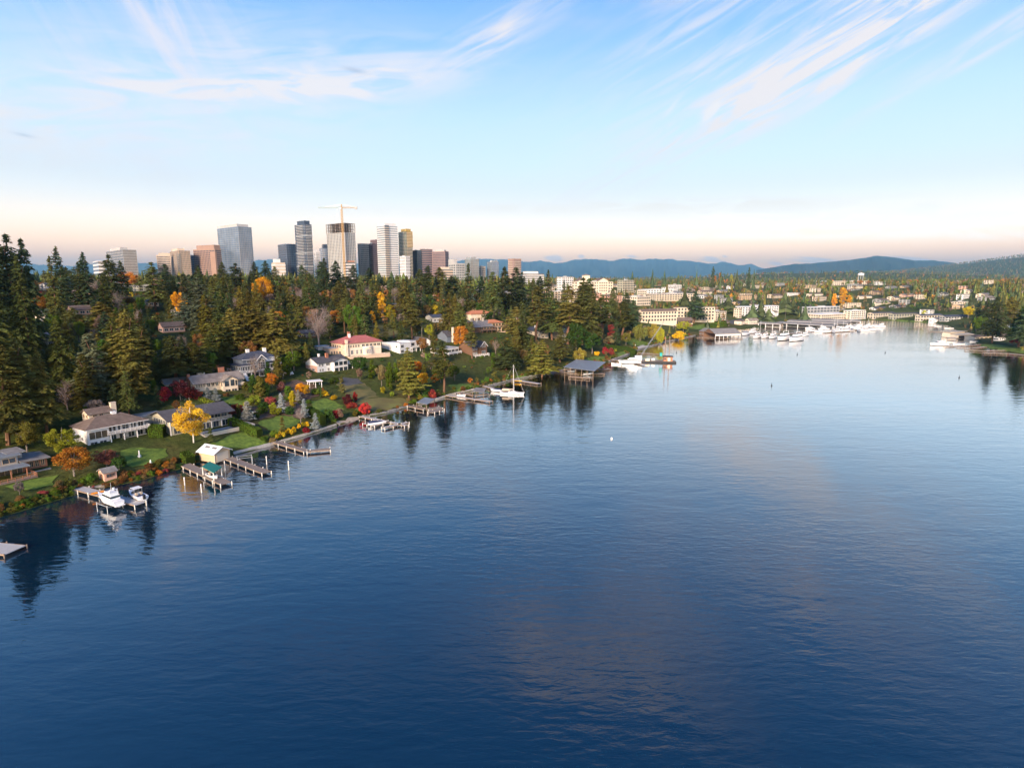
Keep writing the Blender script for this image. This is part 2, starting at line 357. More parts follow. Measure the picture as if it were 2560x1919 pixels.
def gh(x, y):
    x = np.atleast_1d(np.asarray(x, float)); y = np.atleast_1d(np.asarray(y, float))
    s = shore_s(x, y)
    az = x/np.maximum(y, 60.0)
    w = sstep(0.06, 0.26, az)
    h = np.interp(s, *PL)*(1-w) + np.interp(s, *PR)*w
    amp = np.clip(s/120.0, 0, 1)
    n = np.sin(x*0.021+1.3)*np.sin(y*0.017+0.4)*1.6 + np.sin(x*0.0063+y*0.0048)*2.2 + np.sin(x*0.05-y*0.043)*0.5
    h = h + amp*n
    # rises far to the east and south-east
    h = h + 500*np.exp(-(((x-8700)/3000)**2+((y-7900)/2000)**2)) + 70*np.exp(-(((x-2500)/1300)**2+((y-4600)/900)**2)) + 22*np.exp(-(((x-1400)/500)**2+((y-1150)/350)**2))
    return h
def g1(x, y): return float(gh(x, y)[0])
def ground(u, v, tmax=6000):
    """where a pixel's ray meets the ground or the lake"""
    d = ray(u, v); ts = np.concatenate([np.arange(60, 1200, 2.0), np.arange(1200, tmax, 12.0)])
    X, Y, Z = d.x*ts, d.y*ts, CAMH+d.z*ts
    H = np.maximum(gh(X, Y), 0)
    k = np.nonzero(Z < H)[0]
    if len(k) == 0: k = [len(ts)-1]
    i = k[0]; i0 = max(0, i-1)
    a, b2 = Z[i0]-H[i0], Z[i]-H[i]
    t = ts[i] if a == b2 else ts[i0]+(ts[i]-ts[i0])*a/(a-b2)
    p = Vector((d.x*t, d.y*t, 0)); p.z = max(0.0, g1(p.x, p.y)); return p
def on_y(u, y):
    """ground point in the vertical plane through image column u at forward distance y"""
    x = (u-CX)/F*y/ (math.cos(PITCH)); 
    for _ in range(3):
        z = g1(x, y); x = (u-CX)/F*(y*math.cos(PITCH)-(z-CAMH)*math.sin(PITCH))
    return Vector((x, y, g1(x, y)))

def axis(lo, hi, step, far_lo, far_hi):
    a = list(np.arange(lo, hi+0.1, step)); d = step; x = hi; r = []
    while x < far_hi: d *= 1.14; x += d; r.append(x)
    l = []; d = step; x = lo
    while x > far_lo: d *= 1.14; x -= d; l.append(x)
    return np.array(l[::-1]+a+r)
def grid_mesh(name, xs, ys, hf, m):
    X, Y = np.meshgrid(xs, ys); Z = hf(X.ravel(), Y.ravel())
    V = np.stack([X.ravel(), Y.ravel(), Z], 1); nx, ny = len(xs), len(ys)
    i, j = np.meshgrid(np.arange(nx-1), np.arange(ny-1)); a = (j*nx+i).ravel()
    Fc = np.stack([a, a+1, a+nx+1, a+nx], 1)
    me = bpy.data.meshes.new(name); me.from_pydata(V.tolist(), [], Fc.tolist()); me.update(); me.shade_smooth()
    return link(name, me, m)
def ground_mat():
    m = bpy.data.materials.new('ground_cover'); nt, N, L, b = nodes_of(m)
    b.inputs['Roughness'].default_value = 0.95; b.inputs['Specular IOR Level'].default_value = 0.1
    tc = N.new('ShaderNodeTexCoord')
    def noise(sc, det=6):
        n = N.new('ShaderNodeTexNoise'); n.inputs['Scale'].default_value = sc; n.inputs['Detail'].default_value = det; n.inputs['Roughness'].default_value = 0.65
        L.new(tc.outputs['Object'], n.inputs['Vector']); return n.outputs[0]
    r1 = N.new('ShaderNodeValToRGB'); L.new(noise(0.028, 9), r1.inputs[0]); e = r1.color_ramp.elements
    e[0].position = 0.34; e[0].color = (0.036,0.050,0.014,1); e[1].position = 0.66; e[1].color = (0.125,0.095,0.036,1)
    x = e.new(0.46); x.color = (0.066,0.086,0.020,1); x = e.new(0.57); x.color = (0.090,0.092,0.026,1)
    mx = N.new('ShaderNodeMix'); mx.data_type = 'RGBA'; mx.blend_type = 'MULTIPLY'; mx.inputs[0].default_value = 0.8
    r2 = N.new('ShaderNodeValToRGB'); L.new(noise(0.5, 8), r2.inputs[0]); r2.color_ramp.elements[0].position = 0.3; r2.color_ramp.elements[0].color = (0.35,0.35,0.35,1); r2.color_ramp.elements[1].position = 0.7; r2.color_ramp.elements[1].color = (1.3,1.25,1.2,1)
    L.new(r1.outputs[0], mx.inputs[6]); L.new(r2.outputs[0], mx.inputs[7]); L.new(mx.outputs[2], b.inputs['Base Color'])
    bp = N.new('ShaderNodeBump'); bp.inputs['Strength'].default_value = 0.7; bp.inputs['Distance'].default_value = 0.8; L.new(noise(0.6), bp.inputs['Height']); L.new(bp.outputs[0], b.inputs['Normal'])
    return m
GM = ground_mat()
terrain = grid_mesh('ground', axis(-620, 1000, 5, -30000, 36000), axis(70, 1080, 5, -6000, 34000), gh, GM)
tag(terrain, kind='structure')

def water_mat():
    m = bpy.data.materials.new('lake_water'); nt, N, L, b = nodes_of(m)
    tc = N.new('ShaderNodeTexCoord')
    def wave(rot, sc, det, dist=0.0, rough=0.5):
        mp = N.new('ShaderNodeMapping'); mp.inputs['Rotation'].default_value = (0,0,R(rot)); mp.inputs['Scale'].default_value = sc
        L.new(tc.outputs['Object'], mp.inputs[0])
        n = N.new('ShaderNodeTexNoise'); n.inputs['Scale'].default_value = 1.0; n.inputs['Detail'].default_value = det; n.inputs['Roughness'].default_value = rough; n.inputs['Distortion'].default_value = dist
        L.new(mp.outputs[0], n.inputs['Vector']); return n.outputs[0]
    def mul(a, k, op='MULTIPLY'):
        n = N.new('ShaderNodeMath'); n.operation = op
        for i, x in enumerate((a, k)):
            if isinstance(x, (int, float)): n.inputs[i].default_value = x
            else: L.new(x, n.inputs[i])
        return n.outputs[0]
    fine = wave(12, (0.30, 0.75, 1), 3.0, 0.4, 0.55)
    mid = wave(-16, (0.075, 0.20, 1), 2.0, 0.6)
    patch = wave(14, (0.0035, 0.016, 1), 4.0, 0.7)
    pr = N.new('ShaderNodeMapRange'); pr.inputs[1].default_value = 0.35; pr.inputs[2].default_value = 0.65; pr.inputs[3].default_value = 0.3; pr.inputs[4].default_value = 1.3; L.new(patch, pr.inputs[0])
    h = mul(mul(mul(fine, 0.062), pr.outputs[0]), mul(mid, 0.085), 'ADD')
    bp = N.new('ShaderNodeBump'); bp.inputs['Strength'].default_value = 1.0; bp.inputs['Distance'].default_value = 1.0
    L.new(h, bp.inputs['Height'])
    # clear lake: Fresnel gloss over a deep blue body
    N.remove(b); fr = N.new('ShaderNodeFresnel'); fr.inputs['IOR'].default_value = 1.34; L.new(bp.outputs[0], fr.inputs['Normal'])
    k = N.new('ShaderNodeMath'); k.operation = 'MULTIPLY'; k.use_clamp = True; k.inputs[1].default_value = 2.8; L.new(fr.outputs[0], k.inputs[0])
    df = N.new('ShaderNodeBsdfDiffuse'); df.inputs[0].default_value = (0.0018,0.020,0.043,1)
    gl = N.new('ShaderNodeBsdfGlossy'); gl.inputs['Roughness'].default_value = 0.02; L.new(bp.outputs[0], gl.inputs['Normal'])
    ms = N.new('ShaderNodeMixShader'); L.new(k.outputs[0], ms.inputs[0]); L.new(df.outputs[0], ms.inputs[1]); L.new(gl.outputs[0], ms.inputs[2])
    o = [n for n in N if n.type == 'OUTPUT_MATERIAL'][0]; L.new(ms.outputs[0], o.inputs[0])
    return m
lake = MB().add([(-2500,-2500,0),(2500,-2500,0),(2500,1100,0),(-2500,1100,0)], [(0,1,2,3)]).build('water', water_mat())
tag(lake, kind='structure')

# ---------------------------------------------------------------- distant ranges
def ridge_mat(name, c1, c2, sc):
    m = bpy.data.materials.new(name); nt, N, L, b = nodes_of(m); b.inputs['Roughness'].default_value = 0.95; b.inputs['Specular IOR Level'].default_value = 0.05
    tc = N.new('ShaderNodeTexCoord'); n = N.new('ShaderNodeTexNoise'); n.inputs['Scale'].default_value = sc; n.inputs['Detail'].default_value = 8
    L.new(tc.outputs['Object'], n.inputs['Vector']); r = N.new('ShaderNodeValToRGB'); L.new(n.outputs[0], r.inputs[0])
    r.color_ramp.elements[0].position = 0.35; r.color_ramp.elements[0].color = (*c1,1); r.color_ramp.elements[1].position = 0.65; r.color_ramp.elements[1].color = (*c2,1)
    L.new(r.outputs[0], b.inputs['Base Color']); return m
def mountain(name, prof, y0, depth, m, rough_px, seed):
    """ridge whose skyline follows the listed pixels at forward distance y0; slopes fall away before and behind it"""
    g = np.random.default_rng(seed)
    us = np.arange(prof[0][0], prof[-1][0]+1, 3.0); vs_ = np.interp(us, [p[0] for p in prof], [p[1] for p in prof])
    n = np.zeros(len(us))
    for k, a in ((64,1.0),(29,0.62),(13,0.36),(6.5,0.2)):
        kn = np.arange(us[0]-k, us[-1]+2*k, k); kn = kn+g.uniform(-0.3, 0.3, len(kn))*k; n += a*np.interp(us, kn, g.uniform(-1, 1, len(kn)))
    vs_ = vs_ - rough_px*n
    rows = [(-1.0, 0.0), (-0.7, 0.22), (-0.45, 0.5), (-0.2, 0.8), (0.0, 1.0), (0.3, 0.72), (0.7, 0.3), (1.0, 0.0)]
    V, Fc = [], []
    for r, (dy, k) in enumerate(rows):
        for i, (u, v) in enumerate(zip(us, vs_)):
            top = at_y(u, v, y0); y = y0+dy*depth + (200*math.sin(i*0.35+r)+120*math.sin(i*0.9+2*r))*(depth/3000.0)*(1 if 0 < abs(dy) < 1 else 0)
            kk = k + (0.10*math.sin(i*0.21+r*1.7)+0.07*math.sin(i*0.53+r*2.9) if 0 < k < 1 else 0)
            V.append((top.x*y/y0, y, 20+max(top.z-20, 0)*max(kk, 0)))
    nu = len(us)
    for r in range(len(rows)-1):
        for i in range(nu-1): Fc.append((r*nu+i, r*nu+i+1, (r+1)*nu+i+1, (r+1)*nu+i))
    me = bpy.data.meshes.new(name); me.from_pydata(V, [], Fc); me.update(); me.shade_smooth()
    return tag(link(name, me, m), kind='structure')
RM = ridge_mat('forested_mountain', (0.022,0.035,0.028), (0.06,0.07,0.055), 0.0009)
RM2 = ridge_mat('wooded_ridge', (0.02,0.032,0.02), (0.065,0.06,0.032), 0.003)
mountain('mountain_range', [(-200,662),(40,655),(180,664),(360,657),(470,655),(640,650),(690,648),(760,655),(900,660),(1060,660),(1150,652),(1200,648),(1240,649),(1280,645),(1310,652),(1360,650),(1400,656),(1425,650),(1480,649),(1520,651),
    (1560,648),(1600,651),(1640,647),(1680,648),(1710,653),(1760,657),(1775,659),(1810,654),(1845,664),(1880,660),(1915,672),(2000,668),(2200,668),(2500,670),(2800,668)], 26000, 4500, RM, 4.2, 4)
mountain('mountain', [(1890,676),(1930,669),(1990,660),(2060,656),(2120,650),(2160,643),(2185,639),(2200,640),(2240,646),(2290,654),(2330,653),(2380,658),(2420,667),(2520,674),(2640,678)], 13000, 2600, RM, 1.8, 9)

# ---------------------------------------------------------------- buildings: helpers
FOOT = []          # footprints kept clear of trees: (ox, oy, rz, x0, x1, y0, y1)
MARK = []          # landmarks for labels: (u, v, phrase)
def ff(px_u, o, d):
    """length along direction d from o until image column px_u"""
    zc = o.z + 3
    k = (px_u - CX) / F
    # x + L dx = k * ((y + L dy) cos - (z-H) sin)
    c, s = math.cos(PITCH), math.sin(PITCH)
    return (k * (o.y * c - (zc - CAMH) * s) - o.x) / (d[0] - k * d[1] * c)
class B:
    """building in a local frame: origin at the near corner, +x along the face running right, +y along the face running left and back"""
    def __init__(s, name, label, cat, N=None, theta=60, uL=None, uR=None, W=10, D=10, group=None, o=None, dz=0.0, mark=None):
        s.o = o if o is not None else ground(*N)
        th = R(theta); dr, dl = (math.sin(th), math.cos(th)), (-math.cos(th), math.sin(th))
        s.W = ff(uR, s.o, dr) if uR is not None else W
        s.D = ff(uL, s.o, dl) if uL is not None else D
        s.rz = math.pi / 2 - th
        s.t = thing(name, label, cat, (s.o.x, s.o.y, s.o.z + dz), s.rz, group)
        FOOT.append((s.o.x, s.o.y, s.rz, -2.5, s.W + 2.5, -2.5, s.D + 2))
        pu = project(Vector((s.o.x, s.o.y, s.o.z + 5)))
        if mark: MARK.append((pu[0], pu[1], mark))
    def keep(s, x0, x1, y0, y1): FOOT.append((s.o.x, s.o.y, s.rz, x0, x1, y0, y1))
    def box(s, name, m, x0, x1, y0, y1, z0, z1, parent=None): return MB().box(x0, x1, y0, y1, z0, z1).build(name, W[m], parent or s.t)
    def wall(s, m, x0, x1, y0, y1, z0, z1): return s.box('wall', m, x0, x1, y0, y1, z0, z1)
    def gable(s, m, wm_, x0, x1, y0, y1, z, h, axis='x', ov=0.5, name='roof'):
        MB().gable_wall(x0, x1, y0, y1, z, h - 0.1, axis).build('gable_wall', W[wm_], s.t)
        return MB().gable(x0, x1, y0, y1, z + 0.12, h, ov, axis=axis).build(name, W[m], s.t)
    def hip(s, m, x0, x1, y0, y1, z, h, ov=0.6): return MB().hip(x0, x1, y0, y1, z + 0.02, h, ov).build('roof', W[m], s.t)
    def flat(s, m, x0, x1, y0, y1, z, ov=0.5, th=0.3): return s.box('roof', m, x0 - ov, x1 + ov, y0 - ov, y1 + ov, z, z + th)
    def chimney(s, m, x, y, z0, z1, w=1.0, d=0.8, parent=None):
        b = MB().box(x, x + w, y, y + d, z0, z1).box(x - 0.08, x + w + 0.08, y - 0.08, y + d + 0.08, z1, z1 + 0.18)
        return b.build('chimney', W[m], parent or s.t)
    def win(s, face, a, z, w, h, at=0.0, frame='white', pane='pane', bars=1, hb=0):
        fr, pn = MB(), MB(); t = 0.1
        def bx(b, a0, a1, z0, z1, d0, d1):
            if face == 'f': b.box(a0, a1, at - d1, at - d0, z0, z1)
            elif face == 'l': b.box(at - d1, at - d0, a0, a1, z0, z1)
            else: b.box(at + d0, at + d1, a0, a1, z0, z1)
        for q in (0, 1): bx(fr, a + q * (w - t), a + q * (w - t) + t, z, z + h, 0.0, 0.10); bx(fr, a + t, a + w - t, z + q * (h - t), z + q * (h - t) + t, 0.0, 0.10)
        for i in range(bars): x = a + w * (i + 1) / (bars + 1); bx(fr, x - 0.05, x + 0.05, z + t, z + h - t, 0.0, 0.09)
        for i in range(hb): q = z + h * (i + 1) / (hb + 1); bx(fr, a + t, a + w - t, q - 0.04, q + 0.04, 0.0, 0.08)
        bx(pn, a + 0.06, a + w - 0.06, z + 0.06, z + h - 0.06, 0.0, 0.05)
        o = fr.build('window', W[frame], s.t); pn.build('pane', W[pane], o); return o
    def wins(s, face, at, z, h, spans, **k):
        for a, w in spans: s.win(face, a, z, w, h, at, **k)
    def row(s, face, at, z, h, a0, a1, n, gap=0.4, **k):
        w = (a1 - a0 - gap * (n - 1)) / n
        for i in range(n): s.win(face, a0 + i * (w + gap), z, w, h, at, **k)
    def door(s, face, a, z, at=0.0, m='brownwall', w=1.0, h=2.1):
        b = MB(); 
        if face == 'f': b.box(a, a + w, at - 0.08, at, z, z + h)
        else: b.box(at - 0.08, at, a, a + w, z, z + h)
        d = b.build('door', W[m], s.t); k = MB()
        if face == 'f': k.box(a + w - 0.2, a + w - 0.1, at - 0.14, at - 0.08, z + 1.0, z + 1.12)
        else: k.box(at - 0.14, at - 0.08, a + 0.1, a + 0.2, z + 1.0, z + 1.12)
        k.build('door_handle', W['steel'], d)
    def deck(s, m, x0, x1, y0, y1, z, rail='white', posts=True, pm='white', sides='flr', drop=None, solid=False):
        d = s.box('deck', m, x0, x1, y0, y1, z - 0.25, z)
        r = MB(); h = 1.0
        def run(p, q):
            n = max(1, int((Vector(q) - Vector(p)).length / 1.6))
            r.bar((*p, z + h), (*q, z + h), 0.1, 0.1); r.bar((*p, z + 0.18), (*q, z + 0.18), 0.06, 0.06)
            if solid: r.bar((*p, z + 0.5), (*q, z + 0.5), 0.06, 0.85)
            for i in range(n + 1):
                f = i / n; x, y = p[0] + (q[0] - p[0]) * f, p[1] + (q[1] - p[1]) * f; r.box(x - 0.06, x + 0.06, y - 0.06, y + 0.06, z, z + h + 0.1)
            n *= 6
            for i in range(n):
                f = (i + 0.5) / n; x, y = p[0] + (q[0] - p[0]) * f, p[1] + (q[1] - p[1]) * f; r.box(x - 0.025, x + 0.025, y - 0.025, y + 0.025, z + 0.18, z + h)
        if 'f' in sides: run((x0 + 0.1, y0 + 0.1), (x1 - 0.1, y0 + 0.1))
        if 'l' in sides: run((x0 + 0.1, y0 + 0.1), (x0 + 0.1, y1))
        if 'r' in sides: run((x1 - 0.1, y0 + 0.1), (x1 - 0.1, y1))
        r.build('railing', W[rail], d)
        if posts:
            n = max(2, int((x1 - x0) / 4) + 1)
            for i in range(n):
                x = x0 + 0.25 + (x1 - x0 - 0.5) * i / (n - 1); s.box('post', pm, x - 0.14, x + 0.14, y0 + 0.2, y0 + 0.48, (drop if drop is not None else -2), z - 0.25)
    def stair(s, m, x0, x1, y0, z0, z1, n=10, run=4.0):
        b = MB()
        for i in range(n): b.box(x0, x1, y0 + run * i / n, y0 + run * (i + 1) / n + 0.02, z0 + (z1 - z0) * i / n, z0 + (z1 - z0) * (i + 1) / n)
        b.build('stair', W[m], s.t)
    def base(s, m='concrete', d=3.0): return s.box('foundation', m, 0.05, s.W - 0.05, 0.05, s.D - 0.05, -d, 0.0)

# ---------------------------------------------------------------- the lakeside houses
def house_modern_left():
    h = B('lakeside_house', 'low modern house with stepped grey roofs and cedar decks at the left edge', 'house', (28,1192), 34, uR=126, D=12, mark='the stepped grey-roofed house')
    w = h.W; h.base('stone')
    h.wall('redwood', -9, 4, 2, 12, -0.5, 2.6); h.wall('grey', -9, 3, 3.5, 12, 2.6, 5.3); h.wall('redwood', 4, w, 3, 10, 0, 3.0); h.wall('grey', 2, w - 5, 6, 12, 3, 5.4)
    h.flat('greyroof', 2, w - 5, 6, 12, 5.4, 0.9); h.flat('metalroof', -9, 3, 3.5, 12, 5.3, 0.9)
    MB().add([(3.2,2.0,3.25),(w+0.8,2.0,3.05),(w+0.8,10.6,3.5),(3.2,10.6,4.3),(3.2,2.0,3.0),(w+0.8,2.0,2.85),(w+0.8,10.6,3.2),(3.2,10.6,4.0)], [(0,1,2,3),(7,6,5,4),(0,4,5,1),(1,5,6,2),(2,6,7,3),(3,7,4,0)]).build('roof', W['greyroof'], h.t)
    h.flat('metalroof', -9, 3.6, -1.6, 2, 2.62, 0.6)
    for x in (-4, -0.5, 3.2): h.box('post', 'redwood', x, x + 0.25, -1.9, -1.65, -0.9, 2.6)
    h.deck('deckwood', -9, 5.0, -4.4, 2, -0.3, 'redwood', True, 'redwood', 'fr', -3.5)
    h.row('f', 3, 0.8, 1.8, 5.4, w - 0.6, 3, frame='tan'); h.row('f', 6, 3.7, 1.2, 2.6, w - 5.6, 3, frame='tan'); h.row('f', 2, 0.1, 2.0, -8, 3.4, 4, frame='tan', pane='warmpane'); h.row('f', 3.5, 3.2, 1.5, -8, 2.6, 3, frame='tan')
    h.chimney('stone', -6.5, 8, 5, 7.6, 1.6, 1.0)
def house_white_brown():
    h = B('lakeside_house', 'white house with brown hip roof, lakeside balcony and tan upper storey', 'house', (221,1113), 33, uR=366, D=11, mark='the brown-roofed white house')
    w = h.W; h.base('white', 4)
    h.wall('white', 0, 6.5, 0, 11, -0.8, 3.4); h.wall('white', 6.5, w, 1.2, 11, -0.8, 5.2)
    MB().hip(0, w, 0, 11, 5.25, 3.0, 0.7).build('roof', W['brownroof'], h.t)
    h.box('fascia', 'white', -0.7, w + 0.7, -0.75, -0.71, 4.98, 5.2)
    h.wall('white', 0.02, 6.5, 0.02, 10.9, 3.4, 5.1)
    h.win('f', 0.5, 1.6, 5.6, 2.6, 0, bars=2, pane='warmpane'); h.win('f', 0.6, -0.6, 2.2, 1.4, 0); h.win('f', 3.4, -0.6, 2.2, 1.4, 0)
    h.wins('f', 1.2, 2.75, 2.1, [(7.0,1.0),(8.3,1.0),(9.8,0.9),(14.0,0.8),(15.0,0.8)], bars=0); h.win('f', w - 2.3, 2.8, 1.9, 2.0, 1.2)
    h.win('f', 11.2, 2.75, 2.2, 2.2, 1.2, bars=1, hb=1)
    h.deck('greydeck', 6.2, w + 0.6, -1.6, 1.2, 2.55, 'white', True, 'white', 'flr', -1.2)
    h.row('f', 1.2, -0.4, 2.2, 7.2, w - 0.8, 4, 0.9, frame='white')
    h.stair('white', w + 0.7, w + 1.8, -1.6, -0.6, 2.5, 9, 4.2)
    h.win('l', 3, 1.0, 1.6, 1.2, 0); h.win('l', 7, 1.0, 1.6, 1.2, 0)
    h.wall('beige', 4.5, 11.5, 8.5, 14, 3.0, 8.6); h.gable('brownroof', 'beige', 4.5, 11.5, 8.5, 14, 8.6, 1.5, 'x', 0.5)
    h.wins('f', 8.5, 7.0, 1.2, [(5.6,1.3),(7.6,1.3)], frame='tan'); h.wins('l', 4.5, 7.0, 1.2, [(9.6,1.0),(12.0,1.0)], frame='tan')
    h.chimney('beige', 12.0, 9.5, 3, 11.2, 1.7, 1.2); h.chimney('white', 10.2, 5.0, 6.6, 8.7, 1.4, 1.2)
    h.wall('white', -3.5, 0, 5, 9, -0.8, 2.6); h.flat('whiteroof', -3.5, 0, 5, 9, 2.6, 0.4)
def house_midcentury():
    h = B('lakeside_house', 'mid-century house with broad charcoal roof behind the golden birch', 'house', (428,1089), 38, uR=577, D=15, mark='the charcoal-roofed house')
    w = h.W; h.base('concrete')
    h.wall('olive', 0, w, 0, 15, -0.3, 2.9); h.wall('olive', 0, w - 8, 0, 15, 2.9, 5.7); h.wall('olive', w - 8, w, 2.2, 15, 2.9, 5.7)
    h.gable('darkroof', 'olive', 0, w, 0, 15, 5.75, 2.3, 'x', 1.3)
    h.deck('greydeck', w - 8, w + 0.2, -0.8, 2.2, 2.9, 'grey', True, 'white', 'fr', -0.5)
    h.row('f', 2.2, 3.1, 2.4, w - 7.6, w - 0.4, 3, 0.3, frame='grey'); h.row('f', 0, 0.2, 2.3, w - 12, w - 4.8, 3, 0.4, frame='grey'); h.win('f', w - 3.9, 0.2, 3.2, 2.3, 0, frame='white')
    h.row('f', 0, 3.3, 1.9, 1, w - 8.6, 5, 0.4, frame='grey'); h.row('f', 0, 0.3, 2.2, 1, w - 12.6, 3, 0.5, frame='grey')
    h.row('l', 0, 3.4, 1.6, 2, 13.5, 6, 0.5, frame='grey'); h.box('corner_post', 'white', -0.12, 0.14, -0.12, 0.14, -0.6, 5.6)
    h.wall('grey', -7, 4, 15.05, 22, 1.5, 5.2); h.flat('metalroof', -7, 4, 15.2, 22, 5.2, 0.6)
    h.box('terrace', 'concrete', w - 14, w + 5, -7.6, -0.3, -2.5, -0.15); h.box('terrace_wall', 'cream', w - 14, w + 5.2, -8.0, -7.6, -3.0, 0.35); h.box('terrace_wall', 'cream', w + 5.0, w + 5.4, -7.6, 1.0, -3.0, 0.35)
    h.box('planter', 'soil', w - 13, w - 2, -7.5, -6.2, -0.1, 0.25)
    MB().tube((w - 1.2, -3, 0.05), (w - 1.2, -3, 1.9), 0.9, 0.9, 10).build('hot_tub_cover', W['black'], h.t)
    h.keep(w - 15, w + 7, -9, 1)
def house_beige():
    h = B('hillside_house', 'beige house with tan shingle roof and brick chimneys behind the blue spruces', 'house', (487,979), 42, uR=606, D=10, mark='the brick-chimneyed beige house')
    w = h.W; h.base('cream', 4)
    h.wall('beige', 0, w, 0, 10, -1.0, 3.6); h.gable('tanroof', 'beige', 0, w, 0, 10, 3.6, 2.7, 'x', 0.8)
    h.box('string_course', 'cream', -0.05, 10.4, -0.06, -0.02, 0.3, 0.55)
    h.row('f', 0, 1.5, 1.7, 0.6, 4.4, 4, 0.2, frame='cream'); h.row('f', 0, 1.4, 1.9, 5.2, 10.2, 3, 0.3, frame='cream'); h.row('l', 0, 1.4, 1.7, 1.0, 9, 5, 0.3, frame='cream')
    h.wall('cream', 11, 17.5, -2.6, 0.1, -2.4, 3.6); h.gable('tanroof', 'cream', 11, 17.5, -2.6, 5, 3.6, 2.0, 'y', 0.7)
    h.win('f', 11.6, 0.9, 2.2, 2.6, -2.6, frame='cream', bars=0); h.win('f', 14.2, 0.9, 2.0, 3.0, -2.6, frame='cream', bars=0); h.win('f', 16.3, 0.9, 1.1, 2.6, -2.6, frame='cream', bars=0)
    h.win('f', 11.8, -2.2, 2.4, 1.9, -2.6, frame='cream'); h.win('f', 14.6, -2.2, 2.4, 1.9, -2.6, frame='cream'); h.win('l', -2.2, 1.0, 1.6, 2.4, 11, frame='cream')
    h.deck('greydeck', 17.6, w + 0.4, -1.8, 0, 0.9, 'cream', True, 'cream', 'fr', -2.5, solid=True); h.row('f', 0, 1.2, 1.9, 18, w - 0.5, 3, frame='cream')
    h.chimney('brick', -0.9, 4.2, -1, 7.0, 0.9, 1.6); h.chimney('brick', 13.0, 5.5, 4.6, 8.4, 2.4, 1.2); h.chimney('cream', 5.0, 8.6, 4, 6.4, 3.0, 1.4)
    MB().box(11.0, 12.4, 1.4, 3.0, 4.6, 4.62).build('skylight', W['white'], h.t).location.z = 0.12
    h.wall('beige', -8, 2, 10.1, 16, 0, 3.2); h.gable('greyroof', 'beige', -8, 2, 10.1, 16, 3.2, 1.8, 'x', 0.5)
    h.box('patio', 'concrete', 5, 20, -6, -2.7, -3.4, -2.5); h.keep(5, 20, -6, 0)
def house_blue():
    h = B('hillside_house', 'slate blue house with white trim, arched window and wrap-around white deck', 'house', (604,945), 40, uR=716, D=12, mark='the slate blue house')
    w = h.W; h.base('white', 4)
    h.wall('blue', 1, w - 1, 1, 12, -0.6, 2.8); h.wall('blue', 0.5, w - 0.5, 0.5, 12, 2.8, 5.7); h.wall('blue', 2.2, w - 4.2, 2.2, 12, 5.7, 8.5)
    MB().hip(0.5, w - 0.5, 0.5, 12, 5.72, 1.3, 0.7).build('porch_roof', W['blueroof'], h.t); MB().hip(2.2, w - 4.2, 2.2, 12, 8.5, 3.0, 0.7).build('roof', W['blueroof'], h.t)
    h.box('eave_trim', 'white', 1.5, w - 3.5, 1.44, 1.5, 8.28, 8.5); h.box('eave_trim', 'white', -0.2, w + 0.2, -0.24, -0.2, 5.5, 5.74)
    h.deck('greydeck', -0.6, w + 0.8, -3.0, 0.5, 2.8, 'white', True, 'white', 'flr', -1.6)
    h.stair('white', w + 0.9, w + 2.2, -3.0, -0.8, 2.8, 10, 5.0); h.stair('white', -0.6, 0.8, -6.4, -0.6, 2.7, 9, 3.3)
    h.row('f', 0.5, 3.1, 2.1, 1.0, 7.2, 5, 0.35, bars=0); h.row('f', 0.5, 3.1, 2.1, 13.2, w - 1.2, 5, 0.4, bars=0)
    h.wins('f', 2.2, 6.5, 1.4, [(4.2,2.2),(13.6,1.0),(15.0,1.0)]); h.win('f', w - 6.6, 6.5, 1.6, 1.4, 2.2)
    h.wall('blue', 8.0, 12.6, -0.3, 2.2, 2.8, 8.2); h.gable('blueroof', 'blue', 8.0, 12.6, -0.3, 7, 8.2, 2.2, 'y', 0.6)
    for q in (-1, 1): MB().bar((10.3 + q * 2.9, -0.92, 7.55), (10.3, -0.92, 10.4), 0.08, 0.4).build('bargeboard', W['white'], h.t)
    h.win('f', 8.5, 3.0, 3.6, 3.9, -0.3, bars=2, hb=2)
    a = MB(); n = 12; pn = MB()
    for i in range(n):
        t0, t1 = math.pi * i / n, math.pi * (i + 1) / n
        a.bar((10.3 + 1.8 * math.cos(t0), -0.38, 6.9 + 1.8 * math.sin(t0)), (10.3 + 1.8 * math.cos(t1), -0.38, 6.9 + 1.8 * math.sin(t1)), 0.14, 0.16)
    for t0 in (0.25, 0.5, 0.75): a.bar((10.3, -0.37, 6.9), (10.3 + 1.75 * math.cos(math.pi * t0), -0.37, 6.9 + 1.75 * math.sin(math.pi * t0)), 0.06, 0.08)
    pn.add([(10.3, -0.34, 6.9)] + [(10.3 + 1.75 * math.cos(math.pi * i / n), -0.34, 6.9 + 1.75 * math.sin(math.pi * i / n)) for i in range(n + 1)], [(0, i + 2, i + 1) for i in range(n)])
    f = a.build('arched_window', W['white'], h.t); pn.build('pane', W['warmpane'], f)
    h.row('f', 1, -0.2, 1.9, 2, w - 2, 5, 1.2); h.row('l', 0.5, 3.2, 2.0, 1.4, 11, 4, 0.6)
    h.deck('white', 12.8, w - 4.4, 0.6, 2.2, 6.9, 'white', False, 'white', 'fr', solid=True)
    h.chimney('white', 6.5, 6.5, 9.5, 12.6, 1.5, 1.0); h.chimney('white', 15.2, 6.5, 9.5, 12.6, 1.5, 1.0)
